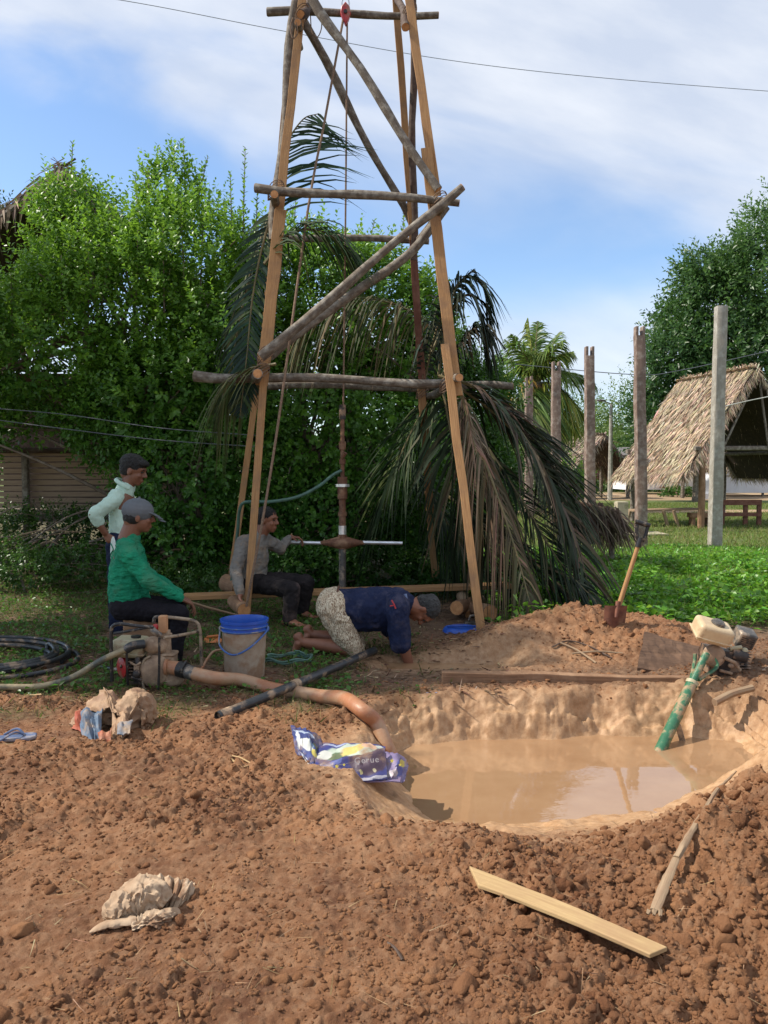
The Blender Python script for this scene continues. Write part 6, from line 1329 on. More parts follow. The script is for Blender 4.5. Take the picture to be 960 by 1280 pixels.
m = MB(); m.tube([P(905, 846, 5.3), Vector((P(905, 846, 5.3).x, 5.3, H(2.25, 5.3) - .02))], .03, 8).box(P(893, 852, 5.32), (.12, 0, 0), (0, .08, 0), (0, 0, .012)); m.build('mount', M['dark_engine'], EN)
hose('muddy tapering pipe lying from the right edge towards the engine', [P(985, 822, 5.3), P(960, 838, 5.25), P(938, 852, 5.2), P(918, 864, 5.14), P(890, 874, 5.1)], .024, M['mud_pvc'], 12)
rope('wooden_stick', [Gs(893, 884, .03), Gs(915, 874, .035), Gs(940, 866, .03)], .024, M['dry_wood'], 'short pale stick under the muddy pipe right of the engine', 'stick', sides=8)

# ---- shovel stuck in the heap
SV = empty('shovel', Gs(768, 782), 'rusty shovel with a black D-grip stuck upright in the dirt heap', 'shovel')
Ys = 6.12; g0, g1 = P(772, 762, Ys), P(799, 678, Ys - .02); m = MB(); m.tube([g0, g0.lerp(g1, .5), g1], [.020, .018, .017], 10); m.build('handle', M['orange_wood'], SV)
m = MB(); vs = []; nn = 9
for side in (0, 1):
    for i in range(nn + 1):
        v_ = i / nn; hw = 15 * (1 - .08 * v_) if v_ < .6 else 15 * math.sqrt(max(0, 1 - ((v_ - .55) / .47) ** 2)) * .95 + .5
        for j in range(7):
            u_ = j / 3 - 1; c_ = P(768.5 + u_ * hw * .95 + (v_ - .5) * -3, 757 + v_ * 31, Ys + .0 - .035 * (1 - u_ * u_) + side * .006 + .03 * v_); vs.append(c_)
I = lambda s_, i, j: s_ * 7 * (nn + 1) + i * 7 + j
fs = [(I(0, i, j), I(0, i + 1, j), I(0, i + 1, j + 1), I(0, i, j + 1)) for i in range(nn) for j in range(6)] + [(I(1, i, j), I(1, i, j + 1), I(1, i + 1, j + 1), I(1, i + 1, j)) for i in range(nn) for j in range(6)]
for i in range(nn): fs += [(I(0, i, 0), I(1, i, 0), I(1, i + 1, 0), I(0, i + 1, 0)), (I(0, i, 6), I(0, i + 1, 6), I(1, i + 1, 6), I(1, i, 6))]
for j in range(6): fs += [(I(0, 0, j), I(0, 0, j + 1), I(1, 0, j + 1), I(1, 0, j)), (I(0, nn, j), I(1, nn, j), I(1, nn, j + 1), I(0, nn, j + 1))]
m.add(vs, fs); m.tube([P(770, 772, Ys - .045), P(773, 752, Ys - .01)], [.012, .022], 10); m.build('blade', plain('rusty_shovel_blade', (.22, .085, .05), (.13, .05, .035), 18, .7, .3, dirt=(.30, .17, .10)), SV)
m = MB(); m.tube(bez([P(799, 680, Ys - .02), P(796, 668, Ys - .02), P(796.5, 654, Ys - .02)], 4), .014, 8); m.tube(bez([P(799, 680, Ys - .02), P(806, 672, Ys - .02), P(810, 657, Ys - .02)], 4), .014, 8); m.tube([P(794, 652, Ys - .02), P(812, 657, Ys - .02)], .019, 10); m.tube([P(797.5, 684, Ys - .02), P(801, 672, Ys - .02)], .026, 10); m.build('grip', M['black_metal'], SV)

# ---- foreground boards
fb = empty('split_board', Gs(710, 1165), 'pale freshly split board lying in the foreground clods', 'board')
m = MB(); n = 10; vs = []; uvs = []; a_, b_ = Gs(592, 1112, .035), Gs(828, 1216, .045); sd_ = (b_ - a_).cross(Vector((0, 0, 1))).normalized(); R0 = random.Random(2)
for i in range(n + 1):
    u_ = i / n; c_ = a_.lerp(b_, u_) + Vector((0, 0, .007 * math.sin(u_ * PI) + .008)); w = lerp(.042, .033, u_) * R0.uniform(.97, 1.03); tl = .08 if i == 0 else 0; th = .007
    for (y_, z_) in ((-1, -1), (1, -1), (1, 1), (-1, 1)):
        e_ = (b_ - a_).normalized() * ((.05 * y_) if i == 0 else (-.022 * (y_ > 0) if i == n else 0)); vs.append(c_ + sd_ * w * y_ + e_ + Vector((0, 0, th * z_))); uvs.append((u_ * .9, y_ * w + z_ * .02))
m.add(vs, [(i * 4 + k, i * 4 + (k + 1) % 4, i * 4 + 4 + (k + 1) % 4, i * 4 + 4 + k) for i in range(n) for k in range(4)] + [(3, 2, 1, 0), (n * 4, n * 4 + 1, n * 4 + 2, n * 4 + 3)], uvs); m.build('plank', M['fresh_wood'], fb, smooth=False, bevel=.003)
ss = empty('splintered_stick', Gs(850, 1085), 'splintered weathered stick with a broad split lower end on the right dirt heap', 'stick')
pts = [Gs(818, 1158, .05), Gs(832, 1125, .06), Gs(845, 1097, .065), Gs(860, 1068, .06), Gs(878, 1037, .06), Gs(896, 1006, .06), Gs(909, 988, .05), Gs(920, 974, .04)]
m = MB(); m.tube(bez(pts[2:], 5), [.012 - .0003 * i for i in range(26)], 7, jit=.5); m.build('shaft', M['dry_wood'], ss)
m = MB(); m.tube(bez(pts[:3], 6), [.015, .016, .017, .017, .017, .017, .016, .016, .015, .014, .014, .013, .012], 8, flat=.4, up=(0, 0, 1), jit=.15)
for k in (-1, 0, 1): m.tube([pts[0] + Vector((k * .016, 0, .0)), pts[0] + Vector((k * .018 - .006, -.012 - .006 * k, -.008))], [.009, .005], 5)
m.build('split_end', M['dry_wood'], ss)

# ---- sacks and rags
def loft(name, path, wid, hei, mat, parent, nseg=60, nr=48, seed=1, crump=.02, uvs=True, sag=0, rings=None, freq=9, openend=False):
    """crumpled bag lofted along a path; wid/hei functions of u"""
    P_ = bez(path, 20); rr_ = np.random.default_rng(seed); V = []; m = len(P_); tot = 0; UV = []
    U = np.linspace(0, 1, nseg); idx = U * (m - 1)
    for a_, u_ in zip(idx, U):
        i = int(min(a_, m - 2)); c_ = P_[i].lerp(P_[i + 1], a_ - i); t_ = (P_[min(i + 2, m - 1)] - P_[max(i - 1, 0)]).normalized(); sd_ = t_.cross(Vector((0, 0, 1))).normalized(); u3 = sd_.cross(t_).normalized()
        for k in range(nr):
            an = 2 * PI * k / nr; ca, sa = math.cos(an), math.sin(an); e = .75
            V.append(c_ + sd_ * wid(u_) * math.copysign(abs(ca) ** e, ca) + u3 * hei(u_) * math.copysign(abs(sa) ** e, sa)); UV.append((u_, k / nr))
    V = np.array([tuple(q) for q in V]); uu = np.array(UV)
    an = uu[:, 1] * 2 * PI; X = uu[:, 0] * freq
    q1 = fbm(X + 1.6 * np.cos(an) + 7, 2.6 * np.sin(an) + seed + .6 * X, seed * 3, 2); q2 = fbm(X * 1.7 - 2.2 * np.cos(an), 3.4 * np.sin(an) - .8 * X + 9, seed * 5, 3)
    d = crump * (-5 * np.abs(q1 - .5) + .7 - 3 * np.abs(q2 - .5) + .5)
    if rings:
        am, nrg, st_ = rings; w_ = sstep(st_, st_ + .2, uu[:, 0]); d = d + am * w_ * (np.abs(np.sin(uu[:, 0] * nrg * PI + 5 * fbm(an * .5, uu[:, 0] * 4, 7, 2))) ** .6 * -1 + .45)
    cen = V.reshape(nseg, nr, 3).mean(1, keepdims=True); dirs = V.reshape(nseg, nr, 3) - cen; dirs /= np.linalg.norm(dirs, axis=2, keepdims=True) + 1e-6
    V = V + (dirs * d.reshape(nseg, nr, 1)).reshape(-1, 3); gz = base_h(V[:, 0], V[:, 1]) + .004; V[:, 2] = np.where(V[:, 2] < gz, gz + (V[:, 2] - gz) * .05, V[:, 2])
    i = np.arange(nseg - 1)[:, None] * nr; k = np.arange(nr)[None]; k2 = (k + 1) % nr
    F = np.stack([i + k, i + k2, i + nr + k2, i + nr + k], -1).reshape(-1, 4)
    mb = MB(); mb.add(V.tolist(), [tuple(f) for f in F.tolist()] + ([] if openend else [tuple(range(nr))[::-1]]) + [tuple((nseg - 1) * nr + k for k in range(nr))], [tuple(q) for q in uu.tolist()])
    return mb.build(name, mat, parent), V.reshape(nseg, nr, 3)
def patches(name, base, items, rough=.45, bs=.3, distort=.12):
    """printed plastic: soft-edged spots of colour on the uv plane: (u, v, ru, rv, colour)"""
    m, t, b = new_mat(name); uv = t.nodes.new('ShaderNodeUVMap').outputs[0]; ob = t.nodes.new('ShaderNodeTexCoord').outputs['Object']
    nz_ = t.nodes.new('ShaderNodeTexNoise'); nz_.inputs['Scale'].default_value = 22; nz_.inputs['Detail'].default_value = 5; t.links.new(ob, nz_.inputs['Vector'])
    v1 = t.nodes.new('ShaderNodeVectorMath'); v1.operation = 'SUBTRACT'; t.links.new(nz_.outputs['Color'], v1.inputs[0]); v1.inputs[1].default_value = (.5, .5, .5)
    v2 = t.nodes.new('ShaderNodeVectorMath'); v2.operation = 'SCALE'; v2.inputs['Scale'].default_value = distort; t.links.new(v1.outputs[0], v2.inputs[0])
    v3 = t.nodes.new('ShaderNodeVectorMath'); v3.operation = 'ADD'; t.links.new(uv, v3.inputs[0]); t.links.new(v2.outputs[0], v3.inputs[1])
    c = ramp(t, noise(t, ob, 12, 4, .6), [(.35, tuple(q * .7 for q in base)), (.65, base)])
    for (u_, v_, ru, rv, col) in items:
        mp = t.nodes.new('ShaderNodeMapping'); mp.vector_type = 'POINT'; mp.inputs['Location'].default_value = (-u_ / ru, -v_ / rv, 0); mp.inputs['Scale'].default_value = (1 / ru, 1 / rv, 0); t.links.new(v3.outputs[0], mp.inputs[0])
        ln = t.nodes.new('ShaderNodeVectorMath'); ln.operation = 'LENGTH'; t.links.new(mp.outputs[0], ln.inputs[0])
        f_ = ramp(t, ln.outputs['Value'], [(.85, (1, 1, 1)), (1.0, (0, 0, 0))]); c = mixc(t, f_, c, col)
    dn = ramp(t, noise(t, ob, 7, 6, .65), [(.52, (0, 0, 0)), (.68, (.9, .9, .9))]); c = mixc(t, dn, c, (.26, .16, .09))
    t.links.new(c, b.inputs['Base Color']); b.inputs['Roughness'].default_value = rough; bump(t, b, noise(t, ob, 30, 4, .6), bs, .006); return m
def cloth_sheet(mb, TL, TR, BR, BL, bulge, seed, n=14, amp=.02, th=.005, fr=3.0, uvp=True):
    TL, TR, BR, BL = Vector(TL), Vector(TR), Vector(BR), Vector(BL); nr = (TR - TL).cross(BL - TL).normalized(); nr = -nr if nr.y > 0 else nr
    vs = []
    for i in range(n + 1):
        for j in range(n + 1):
            u_, v_ = i / n, j / n; c_ = TL.lerp(TR, u_).lerp(BL.lerp(BR, u_), v_)
            q = float(fbm(np.array([u_ * fr + seed]), np.array([v_ * fr * .6 + seed]), seed, 3)[0]) - .5; q2 = abs(float(fbm(np.array([u_ * fr * 1.5 + seed]), np.array([v_ * fr * .7]), seed + 9, 2)[0]) - .5)
            vs.append(c_ + nr * (bulge * math.sin(PI * u_) * math.sin(PI * min(v_ * .9 + .1, 1)) + amp * 2.4 * q - amp * 3 * q2) + Vector((0, 0, amp * .5 * math.sin(u_ * 8 + seed))))
    bb_ = [v_ - nr * th for v_ in vs]; k = len(vs); f_ = [(i * (n + 1) + j, i * (n + 1) + j + 1, (i + 1) * (n + 1) + j + 1, (i + 1) * (n + 1) + j) for i in range(n) for j in range(n)]
    edge = [i * (n + 1) for i in range(n + 1)] + [n * (n + 1) + j for j in range(1, n + 1)] + [i * (n + 1) + n for i in range(n - 1, -1, -1)] + [j for j in range(n - 1, 0, -1)]
    mb.add(vs + bb_, f_ + [tuple(q + k for q in g_)[::-1] for g_ in f_] + [(edge[i], edge[(i + 1) % len(edge)], edge[(i + 1) % len(edge)] + k, edge[i] + k) for i in range(len(edge))], [(i / n, j / n) for i in range(n + 1) for j in range(n + 1)] * 2)

fs_ = empty('feed_sack', Gs(440, 965), 'blue printed feed sack with yellow stars and worn lettering at the edge of the pit', 'sack')
NV = (.040, .048, .19)
FT = patches('sack_print_picture', NV, [(.50, .60, .46, .42, (.40, .46, .38)), (.30, .72, .18, .2, (.10, .15, .08)), (.55, .55, .22, .20, (.56, .42, .13)), (.78, .48, .13, .2, (.58, .36, .24)), (.12, .62, .12, .22, (.48, .48, .44)), (.30, .12, .30, .06, (.30, .34, .48)), (.92, .3, .06, .2, (.45, .48, .42))], .55, .4, .16)
FF = patches('sack_print_dark', (.035, .036, .15), [(.75, .35, .30, .5, (.055, .030, .050)), (.28, .18, .10, .14, (.10, .12, .30)), (.1, .85, .2, .1, (.30, .30, .38)), (.7, .93, .35, .05, (.34, .33, .38)), (.30, .62, .05, .1, (.36, .20, .14)), (.62, .72, .03, .08, (.34, .30, .14)), (.82, .70, .03, .08, (.36, .32, .20))], .5, .4, .12)
FL = patches('sack_print_corner', (.045, .060, .19), [(.45, .62, .30, .16, (.50, .50, .46)), (.78, .70, .12, .14, (.50, .42, .10)), (.86, .42, .16, .12, (.10, .14, .08)), (.42, .22, .42, .05, (.34, .40, .50)), (.15, .55, .07, .35, (.48, .50, .50)), (.65, .5, .1, .08, (.16, .24, .34))], .5, .4, .14)
FR = patches('sack_print_lilac', (.22, .17, .30), [(.6, .6, .2, .3, (.07, .08, .26)), (.7, .3, .12, .12, (.5, .42, .10)), (.3, .8, .3, .12, (.42, .36, .38)), (.85, .15, .12, .2, (.30, .24, .30))], .5, .4, .14)
def panel(nm, cor, bulge, seed, mat, amp=.014, n=18):
    m = MB(); cloth_sheet(m, *[P(*q) for q in cor], bulge, seed, n=n, amp=amp, fr=4.0); return m.build(nm, mat, fs_)
panel('top_panel', [(398, 926, 4.02), (482, 933, 3.96), (480, 938, 3.80), (394, 958, 3.72)], .02, 2, FT)
fp = panel('front_panel', [(394, 956, 3.735), (481, 936, 3.80), (484, 973, 3.66), (402, 976, 3.64)], .015, 12, FF)
panel('corner_flap', [(364, 904, 4.10), (404, 923, 4.04), (398, 960, 3.72), (370, 936, 3.86)], .02, 22, FL); panel('corner_flap', [(370, 934, 3.87), (398, 956, 3.74), (404, 976, 3.64), (386, 962, 3.72)], .01, 32, FL, .01)
ep = panel('end_panel', [(480, 935, 3.82), (513, 950, 3.86), (507, 975, 3.70), (482, 974, 3.67)], .02, 42, FR)
panel('underside', [(385, 950, 3.92), (505, 950, 3.92), (500, 976, 3.66), (400, 976, 3.66)], 0, 52, FR, .004)
STAR = plain('yellow_print', (.62, .52, .06), (.5, .4, .05), 20, .5); LET = plain('pale_print', (.46, .42, .40), (.25, .22, .24), 60, .6)
def star(mb, c_, r_, nx_, up_):
    r_x = nx_.cross(up_).normalized(); vs = [c_ + (r_x * math.cos(PI / 2 + k * PI / 5) + up_ * math.sin(PI / 2 + k * PI / 5)) * (r_ if k % 2 == 0 else r_ * .42) for k in range(10)]
    bb_ = [v_ - nx_ * .003 for v_ in vs]; mb.add(vs + bb_, [tuple(range(10)), tuple(range(19, 9, -1))] + [(k, k + 10, (k + 1) % 10 + 10, (k + 1) % 10) for k in range(10)])
for px, py, Y_, par, r_ in ((421, 958, 3.645, fp, .011), (430, 956, 3.65, fp, .008), (490, 951, 3.735, ep, .012), (500, 956, 3.735, ep, .009)):
    m = MB(); star(m, P(px, py, Y_), r_, Vector((-.05, -.9, .4)).normalized(), Vector((.05, .4, .9)).normalized()); m.build('star', STAR, par)
def letters(txt, p, size, parent, mat, tilt=0):
    nn_ = Vector((-.08, -.92, .36)).normalized(); rx = Vector((.98, 0, tilt)).normalized(); up_ = nn_.cross(rx).normalized(); rx = up_.cross(nn_).normalized()
    cu = bpy.data.curves.new('lettering', 'FONT'); cu.body = txt; cu.size = size; cu.extrude = .0008; cu.space_character = 1.15
    to = bpy.data.objects.new('lettering', cu); COL.objects.link(to); dg = bpy.context.evaluated_depsgraph_get(); me = bpy.data.meshes.new_from_object(to.evaluated_get(dg)); bpy.data.objects.remove(to)
    me.transform(Matrix(((rx.x, up_.x, nn_.x, p.x), (rx.y, up_.y, nn_.y, p.y), (rx.z, up_.z, nn_.z, p.z), (0, 0, 0, 1)))); me.materials.clear(); return link_mesh('lettering', me, mat, parent)
letters('Gerue', P(443, 955, 3.655), .040, fp, LET, .08)

# torn red, blue and white sack standing crumpled behind
RBW = patches('torn_sack', (.50, .37, .24), [(.12, .5, .16, .5, (.55, .16, .07)), (.25, .5, .13, .6, (.17, .25, .36)), (.42, .95, .08, .12, (.14, .22, .34)), (.33, .1, .08, .2, (.50, .06, .06)), (.48, .3, .06, .1, (.10, .08, .12)), (.60, .9, .05, .10, (.45, .05, .05)), (.72, .55, .3, .7, (.52, .38, .24))], .55, .5, .1)
ts = empty('crumpled_sack', Gs(140, 915), 'crumpled dirty white, blue and red sack in front of the pump', 'sack')
S_TAN = cloth('sack_tan', (.42, .28, .17), (.26, .16, .10), .6, .6, dirt=(.24, .14, .09)); S_BLUE = cloth('sack_blue', (.16, .21, .27), (.09, .13, .19), .6, .6, dirt=(.34, .24, .16), dlo=.46)
S_OR = cloth('sack_orange', (.38, .14, .07), (.30, .07, .045), .55, .5, dirt=(.36, .20, .13)); S_DK = cloth('sack_inside_shade', (.07, .035, .035), (.03, .018, .02), .8, .3)
m = MB(); cloth_sheet(m, P(116, 884, 4.430), P(152, 886, 4.460), P(148, 922, 4.360), P(110, 922, 4.360), -.02, 3); m.build('inside_shade', S_DK, ts)  # dark sheet, its colour stands for the shade in the sack's hollow
m = MB(); cloth_sheet(m, P(98, 888, 4.300), P(127, 883, 4.280), P(123, 926, 4.020), P(103, 924, 4.040), .03, 11, amp=.023); m.build('side_panel', S_BLUE, ts, label='faded blue part of the sack')
m = MB(); cloth_sheet(m, P(99, 886, 4.380), P(104, 892, 4.240), P(112, 924, 4.040), P(88, 908, 4.240), .02, 5, amp=.019); m.build('side_panel', S_OR, ts, label='orange-red corner of the sack')
m = MB(); cloth_sheet(m, P(104, 883, 4.440), P(131, 860, 4.480), P(137, 884, 4.280), P(108, 891, 4.260), .03, 7, amp=.018); cloth_sheet(m, P(128, 859, 4.460), P(160, 880, 4.440), P(156, 902, 4.200), P(139, 888, 4.240), .03, 17, amp=.020); m.build('top_panel', S_TAN, ts)
m = MB(); cloth_sheet(m, P(140, 888, 4.280), P(160, 892, 4.280), P(164, 915, 4.080), P(141, 924, 4.040), .035, 21, amp=.018); m.build('front_panel', S_TAN, ts)
m = MB(); cloth_sheet(m, P(147, 904, 4.135), P(166, 900, 4.160), P(162, 916, 4.040), P(146, 916, 4.050), .03, 25, amp=.012, n=8); m.build('printed_patch', S_BLUE, ts)
m = MB(); cloth_sheet(m, P(122, 915, 4.080), P(140, 912, 4.080), P(138, 925, 4.000), P(124, 925, 4.000), .02, 31, amp=.012, n=8); m.build('red_patch', S_OR, ts)
loft('bag_body', [Gs(94, 912, .01), Gs(120, 905, .04), Gs(150, 904, .05), Gs(182, 902, .03)], lambda u_: .03 + .06 * math.sin(PI * u_), lambda u_: .015 + .05 * math.sin(PI * u_), S_TAN, ts, seed=14, crump=.02, freq=4)
loft('bag_end', [Gs(152, 914, .03), Gs(166, 908, .06), Gs(178, 906, .06), Gs(192, 905, .02)], lambda u_: .04 + .06 * math.sin(PI * u_), lambda u_: .03 + .09 * math.sin(PI * min(1, u_ * 1.05)), S_TAN, ts, seed=9, crump=.022, freq=3)

RAG = cloth('muddy_cloth', (.52, .40, .28), (.33, .22, .14), .9, .5, dirt=(.22, .13, .08), dscale=9, dlo=.5, dhi=.62)
rg = empty('muddy_rag', Gs(190, 1150), 'stiff mud-stained beige rag lying in folds on the foreground soil', 'rag')
def bell(name, cx, cy, rx, ry, hgt, mat, parent, seed, nf=9, side=0.0, amp=.30, n=150, m_=36, lean=(0, 0)):
    a = np.linspace(0, 2 * PI, n, endpoint=False); rr_ = np.linspace(0, 1, m_); A, R_ = np.meshgrid(a, rr_)
    w = .35 + .65 * (np.cos(A - side) * .5 + .5) ** 1.5
    cA, sA = np.cos(A), np.sin(A); f1_ = fbm(cA * 2.3 + 5 + seed + R_ * .25, sA * 2.3 + 5 - R_ * .2, seed + 40, 2); f2_ = fbm(cA * 4.5 + 9, sA * 4.5 + seed + 9 + R_ * .5, seed + 50, 2); fold = 2.4 * (.22 - np.abs(f1_ - .5) * 1.6) + 1.3 * (f2_ - .5)
    rad = R_ * (1 + amp * w * fold * R_ ** .7 + .12 * np.sin(2 * A + seed) + .07 * np.sin(3 * A + seed * 2))
    prof = np.cos(np.clip(R_, 0, 1) ** 1.4 * PI / 2) ** .75
    x = cx + rx * rad * np.cos(A) + lean[0] * prof; y = cy + ry * rad * np.sin(A) + lean[1] * prof
    z = base_h(x.ravel(), y.ravel()).reshape(x.shape) + .008 + hgt * prof * (1 + .10 * np.sin(3 * A + seed)) + .010 * (fbm(x * 25, y * 25, seed + 4, 4) - .5) + .02 * R_ ** 6 * (np.sin(5 * A + seed) + .6)
    V = np.stack([x, y, z], -1).reshape(-1, 3); Vb = V.copy(); Vb[:, 2] -= .008
    i = np.arange(m_ - 1)[:, None] * n; k = np.arange(n)[None]; k2 = (k + 1) % n; F = np.stack([i + k, i + n + k, i + n + k2, i + k2], -1).reshape(-1, 4)
    mb = MB(); mb.add(np.concatenate([V, Vb]).tolist(), [tuple(f_) for f_ in F.tolist()] + [tuple(q + len(V) for q in f_)[::-1] for f_ in F.tolist()] + [((m_ - 1) * n + k_, (m_ - 1) * n + k_ + len(V), (m_ - 1) * n + (k_ + 1) % n + len(V), (m_ - 1) * n + (k_ + 1) % n) for k_ in range(n)])
    return mb.build(name, mat, parent)
loft('cloth', [Gs(152, 1148, .02), Gs(166, 1142, .035), Gs(180, 1140, .035), Gs(192, 1140, .03), Gs(203, 1141, .01)], lambda u_: .028 + .030 * math.sin(PI * min(1, .15 + u_ * .8)), lambda u_: .028 + .045 * sstep(0, .45, u_) - .025 * sstep(.75, 1, u_), RAG, rg, seed=3, crump=.012, freq=3, nseg=110)
m = MB(); cloth_sheet(m, P(180, 1098, 2.66), P(243, 1101, 2.64), P(236, 1142, 2.56), P(184, 1152, 2.56), .0, 4, amp=.012)
for k in range(4): cloth_sheet(m, P(193 + 12 * k, 1093 + 2.5 * k, 2.61), P(206 + 12 * k, 1095 + 3 * k, 2.62), P(204 + 8 * k, 1150 - 6 * k, 2.50), P(192 + 8 * k, 1153 - 6 * k, 2.485), .030, 60 + k, amp=.008, n=10)
m.build('folds', RAG, rg)
loft('crumpled_end', [Gs(140, 1158, .01), Gs(150, 1150, .03), Gs(162, 1146, .03), Gs(176, 1150, .01)], lambda u_: .02 + .025 * math.sin(PI * u_), lambda u_: .02 + .03 * math.sin(PI * u_), RAG, rg, seed=6, crump=.012, freq=3)
loft('lower_fold', [Gs(166, 1163, .005), Gs(184, 1160, .015), Gs(204, 1156, .015), Gs(226, 1146, .005)], lambda u_: .014 + .012 * math.sin(PI * u_), lambda u_: .010 + .014 * math.sin(PI * u_), RAG, rg, seed=8, crump=.012, freq=4)
m = MB(); m.tube(bez([Gs(170, 1158, .02), Gs(148, 1162, .022), Gs(130, 1164, .018), Gs(112, 1168, .006)], 6), [.024, .026, .025, .024, .022, .02, .021, .022, .022, .02, .018, .019, .019, .018, .016, .014, .012, .009, .006], 10, flat=.5, up=(0, 0, 1), jit=.25); m.build('twisted_tail', RAG, rg)
m = MB(); cloth_sheet(m, P(229, 1098, 2.60), P(245, 1107, 2.60), P(233, 1142, 2.50), P(226, 1138, 2.50), .018, 71, amp=.008); m.build('hem', RAG, rg)

# blue sandal pair at the left edge, wrapper, straw
SAN = plain('blue_sandal', (.10, .14, .26), (.06, .09, .17), 14, .6, dirt=(.30, .26, .24), dscale=12)
for i, (px, py, rot, lab) in enumerate(((12, 928, .5, 'worn blue flip-flop at the left edge of the soil'),)):
    g = Gs(px, py, .012); so_ = empty('flip_flop', g, lab, 'sandal'); d = Vector((math.cos(rot * .4), .3, 0)).normalized(); sd_ = Vector((-d.y, d.x, 0))
    m = MB(); prof = [(-.13, .028), (-.11, .038), (-.05, .036), (0, .034), (.06, .046), (.10, .044), (.125, .026)]; vs = []
    for z_ in (0, .018): vs += [g + d * a_ + sd_ * w for (a_, w) in prof] and [g + d * a_ + sd_ * w + Vector((0, 0, z_)) for (a_, w) in prof] + [g + d * a_ - sd_ * w + Vector((0, 0, z_)) for (a_, w) in prof[::-1]]
    k = 14; m.add(vs, [tuple(range(k))[::-1], tuple(range(k, 2 * k))] + [(q, (q + 1) % k, (q + 1) % k + k, q + k) for q in range(k)]); m.build('sole', SAN, so_, bevel=.005)
    m = MB(); tp_ = g + d * .07 + Vector((0, 0, .02))
    for s_ in (-1, 1): m.tube(bez([tp_, g + d * .03 + sd_ * .03 * s_ + Vector((0, 0, .045)), g - d * .03 + sd_ * .036 * s_ + Vector((0, 0, .018))], 5), .006, 6)
    m.build('strap', SAN, so_)
WR = plain('blue_white_wrapper', (.50, .56, .70), (.12, .20, .45), 30, .3)
g = Gs(540, 874, .01); m = MB(); vs = []; R0 = random.Random(6)
for i in range(7):
    for j in range(5): vs.append(g + Vector(((i - 3) * .016, (j - 2) * .018 + .006 * i, .02 + R0.uniform(-.012, .02))))
bb_ = [v_ - Vector((0, 0, .003)) for v_ in vs]; f_ = [(i * 5 + j, i * 5 + 5 + j, i * 5 + 6 + j, i * 5 + j + 1) for i in range(6) for j in range(4)]
m.add(vs + bb_, f_ + [tuple(q + 35 for q in k)[::-1] for k in f_]); o = m.build('plastic_wrapper', WR, None, smooth=False); tag(o, 'crumpled blue and white plastic wrapper on the mud above the pit', 'wrapper')
st = empty('straw_strip', Gs(300, 955), 'bent pale strip of split cane on the soil left of the feed sack', 'straw')
m = MB(); m.tube([Gs(282, 948, .02), Gs(300, 952, .022), Gs(318, 960, .015)], .006, 6, flat=.4); m.tube([Gs(284, 950, .02), Gs(302, 963, .018), Gs(306, 962, .012)], .0065, 6, flat=.4); m.tube([Gs(305, 963, .018), Gs(320, 957, .015)], .004, 5, flat=.4); m.build('cane', M['fresh_wood'], st)
for (a_, b_, c_) in (((478, 1175), (500, 1195), (505, 1204)), ((590, 1048), (540, 1062), (500, 1062))):
    pass
rope('dark_twig', [Gs(484, 1182, .01), Gs(494, 1194, .02), Gs(503, 1204, .01)], .004, M['dark_bark'], 'short dark twig on the foreground soil', 'twig', sides=5)
rope('root_strand', [Gs(690, 812, .02), Gs(710, 806, .03), Gs(735, 812, .03), Gs(765, 826, .02)], .006, M['dark_bark'], 'thin dark strand lying across the dirt heap', 'twig', sides=5)
for i, (a_, b_, lab) in enumerate((((700, 808), (745, 832), 'dry stalk lying on the heap behind the trench board, the steeper one'), ((715, 822), (778, 820), 'dry stalk lying flat on the heap behind the trench board'), ((638, 775), (652, 760), 'broken stalk at the foot of the dry frond'))):
    rope('dry_stalk', [Gs(*a_, .03), Gs((a_[0] + b_[0]) / 2, (a_[1] + b_[1]) / 2, .04), Gs(*b_, .02)], .007, M['dry_wood'], lab, 'stalk', sides=6)

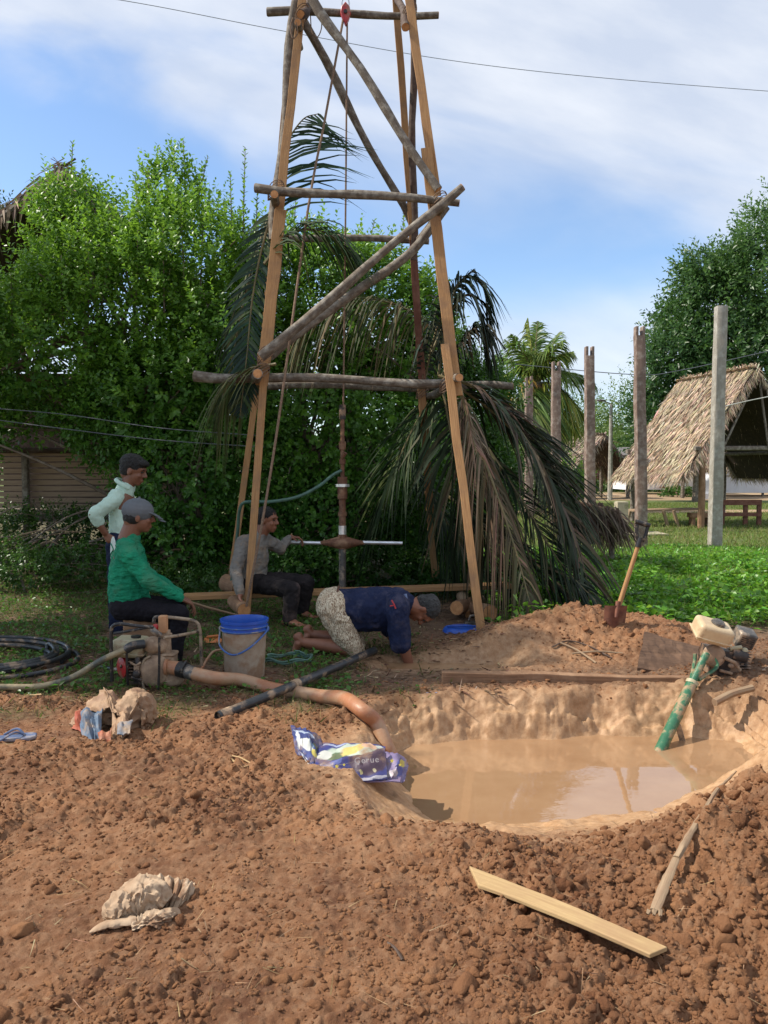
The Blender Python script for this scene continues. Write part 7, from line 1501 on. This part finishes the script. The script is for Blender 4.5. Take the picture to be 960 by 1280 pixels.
# ---- scrub and dry brushwood under the house and behind the men
bush('scrub', 'low dark scrub under the edge of the stilt house', 'bush', [BL(60, 668, 10.9, .9, .35, .30), BL(-20, 670, 10.9, .8, .35, .3), BL(125, 672, 10.6, .5, .3, .28)], 900, (-4.2, 10.9, 0), 81, leafL=.06, leafW=.04, k=9, shoot=.2, low_col=(.022, .06, .013), top_col=(.05, .12, .02), zlo=0, zhi=.8, nbr=24)
bush('scrub', 'knee-high weeds growing in front of the brushwood', 'bush', [BL(40, 712, 9.3, .5, .35, .16), BL(95, 705, 9.2, .4, .3, .18), BL(0, 700, 9.4, .4, .3, .2), BL(205, 730, 8.9, .35, .3, .16), BL(255, 735, 8.8, .3, .3, .14)], 900, (-4.0, 9.4, 0), 82, leafL=.055, leafW=.035, k=8, shoot=.14, low_col=(.03, .08, .015), top_col=(.07, .16, .025), zlo=0, zhi=.5, nbr=16)
bush('scrub', 'low leafy weeds between the drill pipe and the fronds', 'bush', [BL(470, 715, 9.3, .6, .3, .22), BL(385, 712, 9.3, .5, .3, .22), BL(590, 745, 9.2, .5, .3, .25), BL(530, 735, 9.1, .4, .3, .2)], 1000, (-.2, 9.3, 0), 83, leafL=.07, leafW=.05, k=8, shoot=.16, low_col=(.03, .09, .015), top_col=(.08, .19, .025), zlo=0, zhi=.6, nbr=16)
R_ = random.Random(17); bwp = empty('brushwood', (-3.7, 10.2, 0), 'heap of bare dry branches under the cane wall of the house', 'brushwood')
for k in range(46):
    x_ = R_.uniform(-5.2, -2.6); y_ = R_.uniform(9.6, 10.6); a_ = R_.uniform(-1, 1); L_ = R_.uniform(.5, 1.5); z_ = R_.uniform(.05, .55); p = Vector((x_, y_, z_)); d = Vector((math.cos(a_), R_.uniform(-.3, .3), R_.uniform(-.35, .5)))
    m = MB(); m.tube(bez([p, p + d * L_ * .5 + Vector((0, 0, R_.uniform(-.1, .15))), p + d * L_], 4), [.016 - .0014 * i for i in range(9)], 5); m.build('branch', BRANCH if k % 3 else M['dry_wood'], bwp)
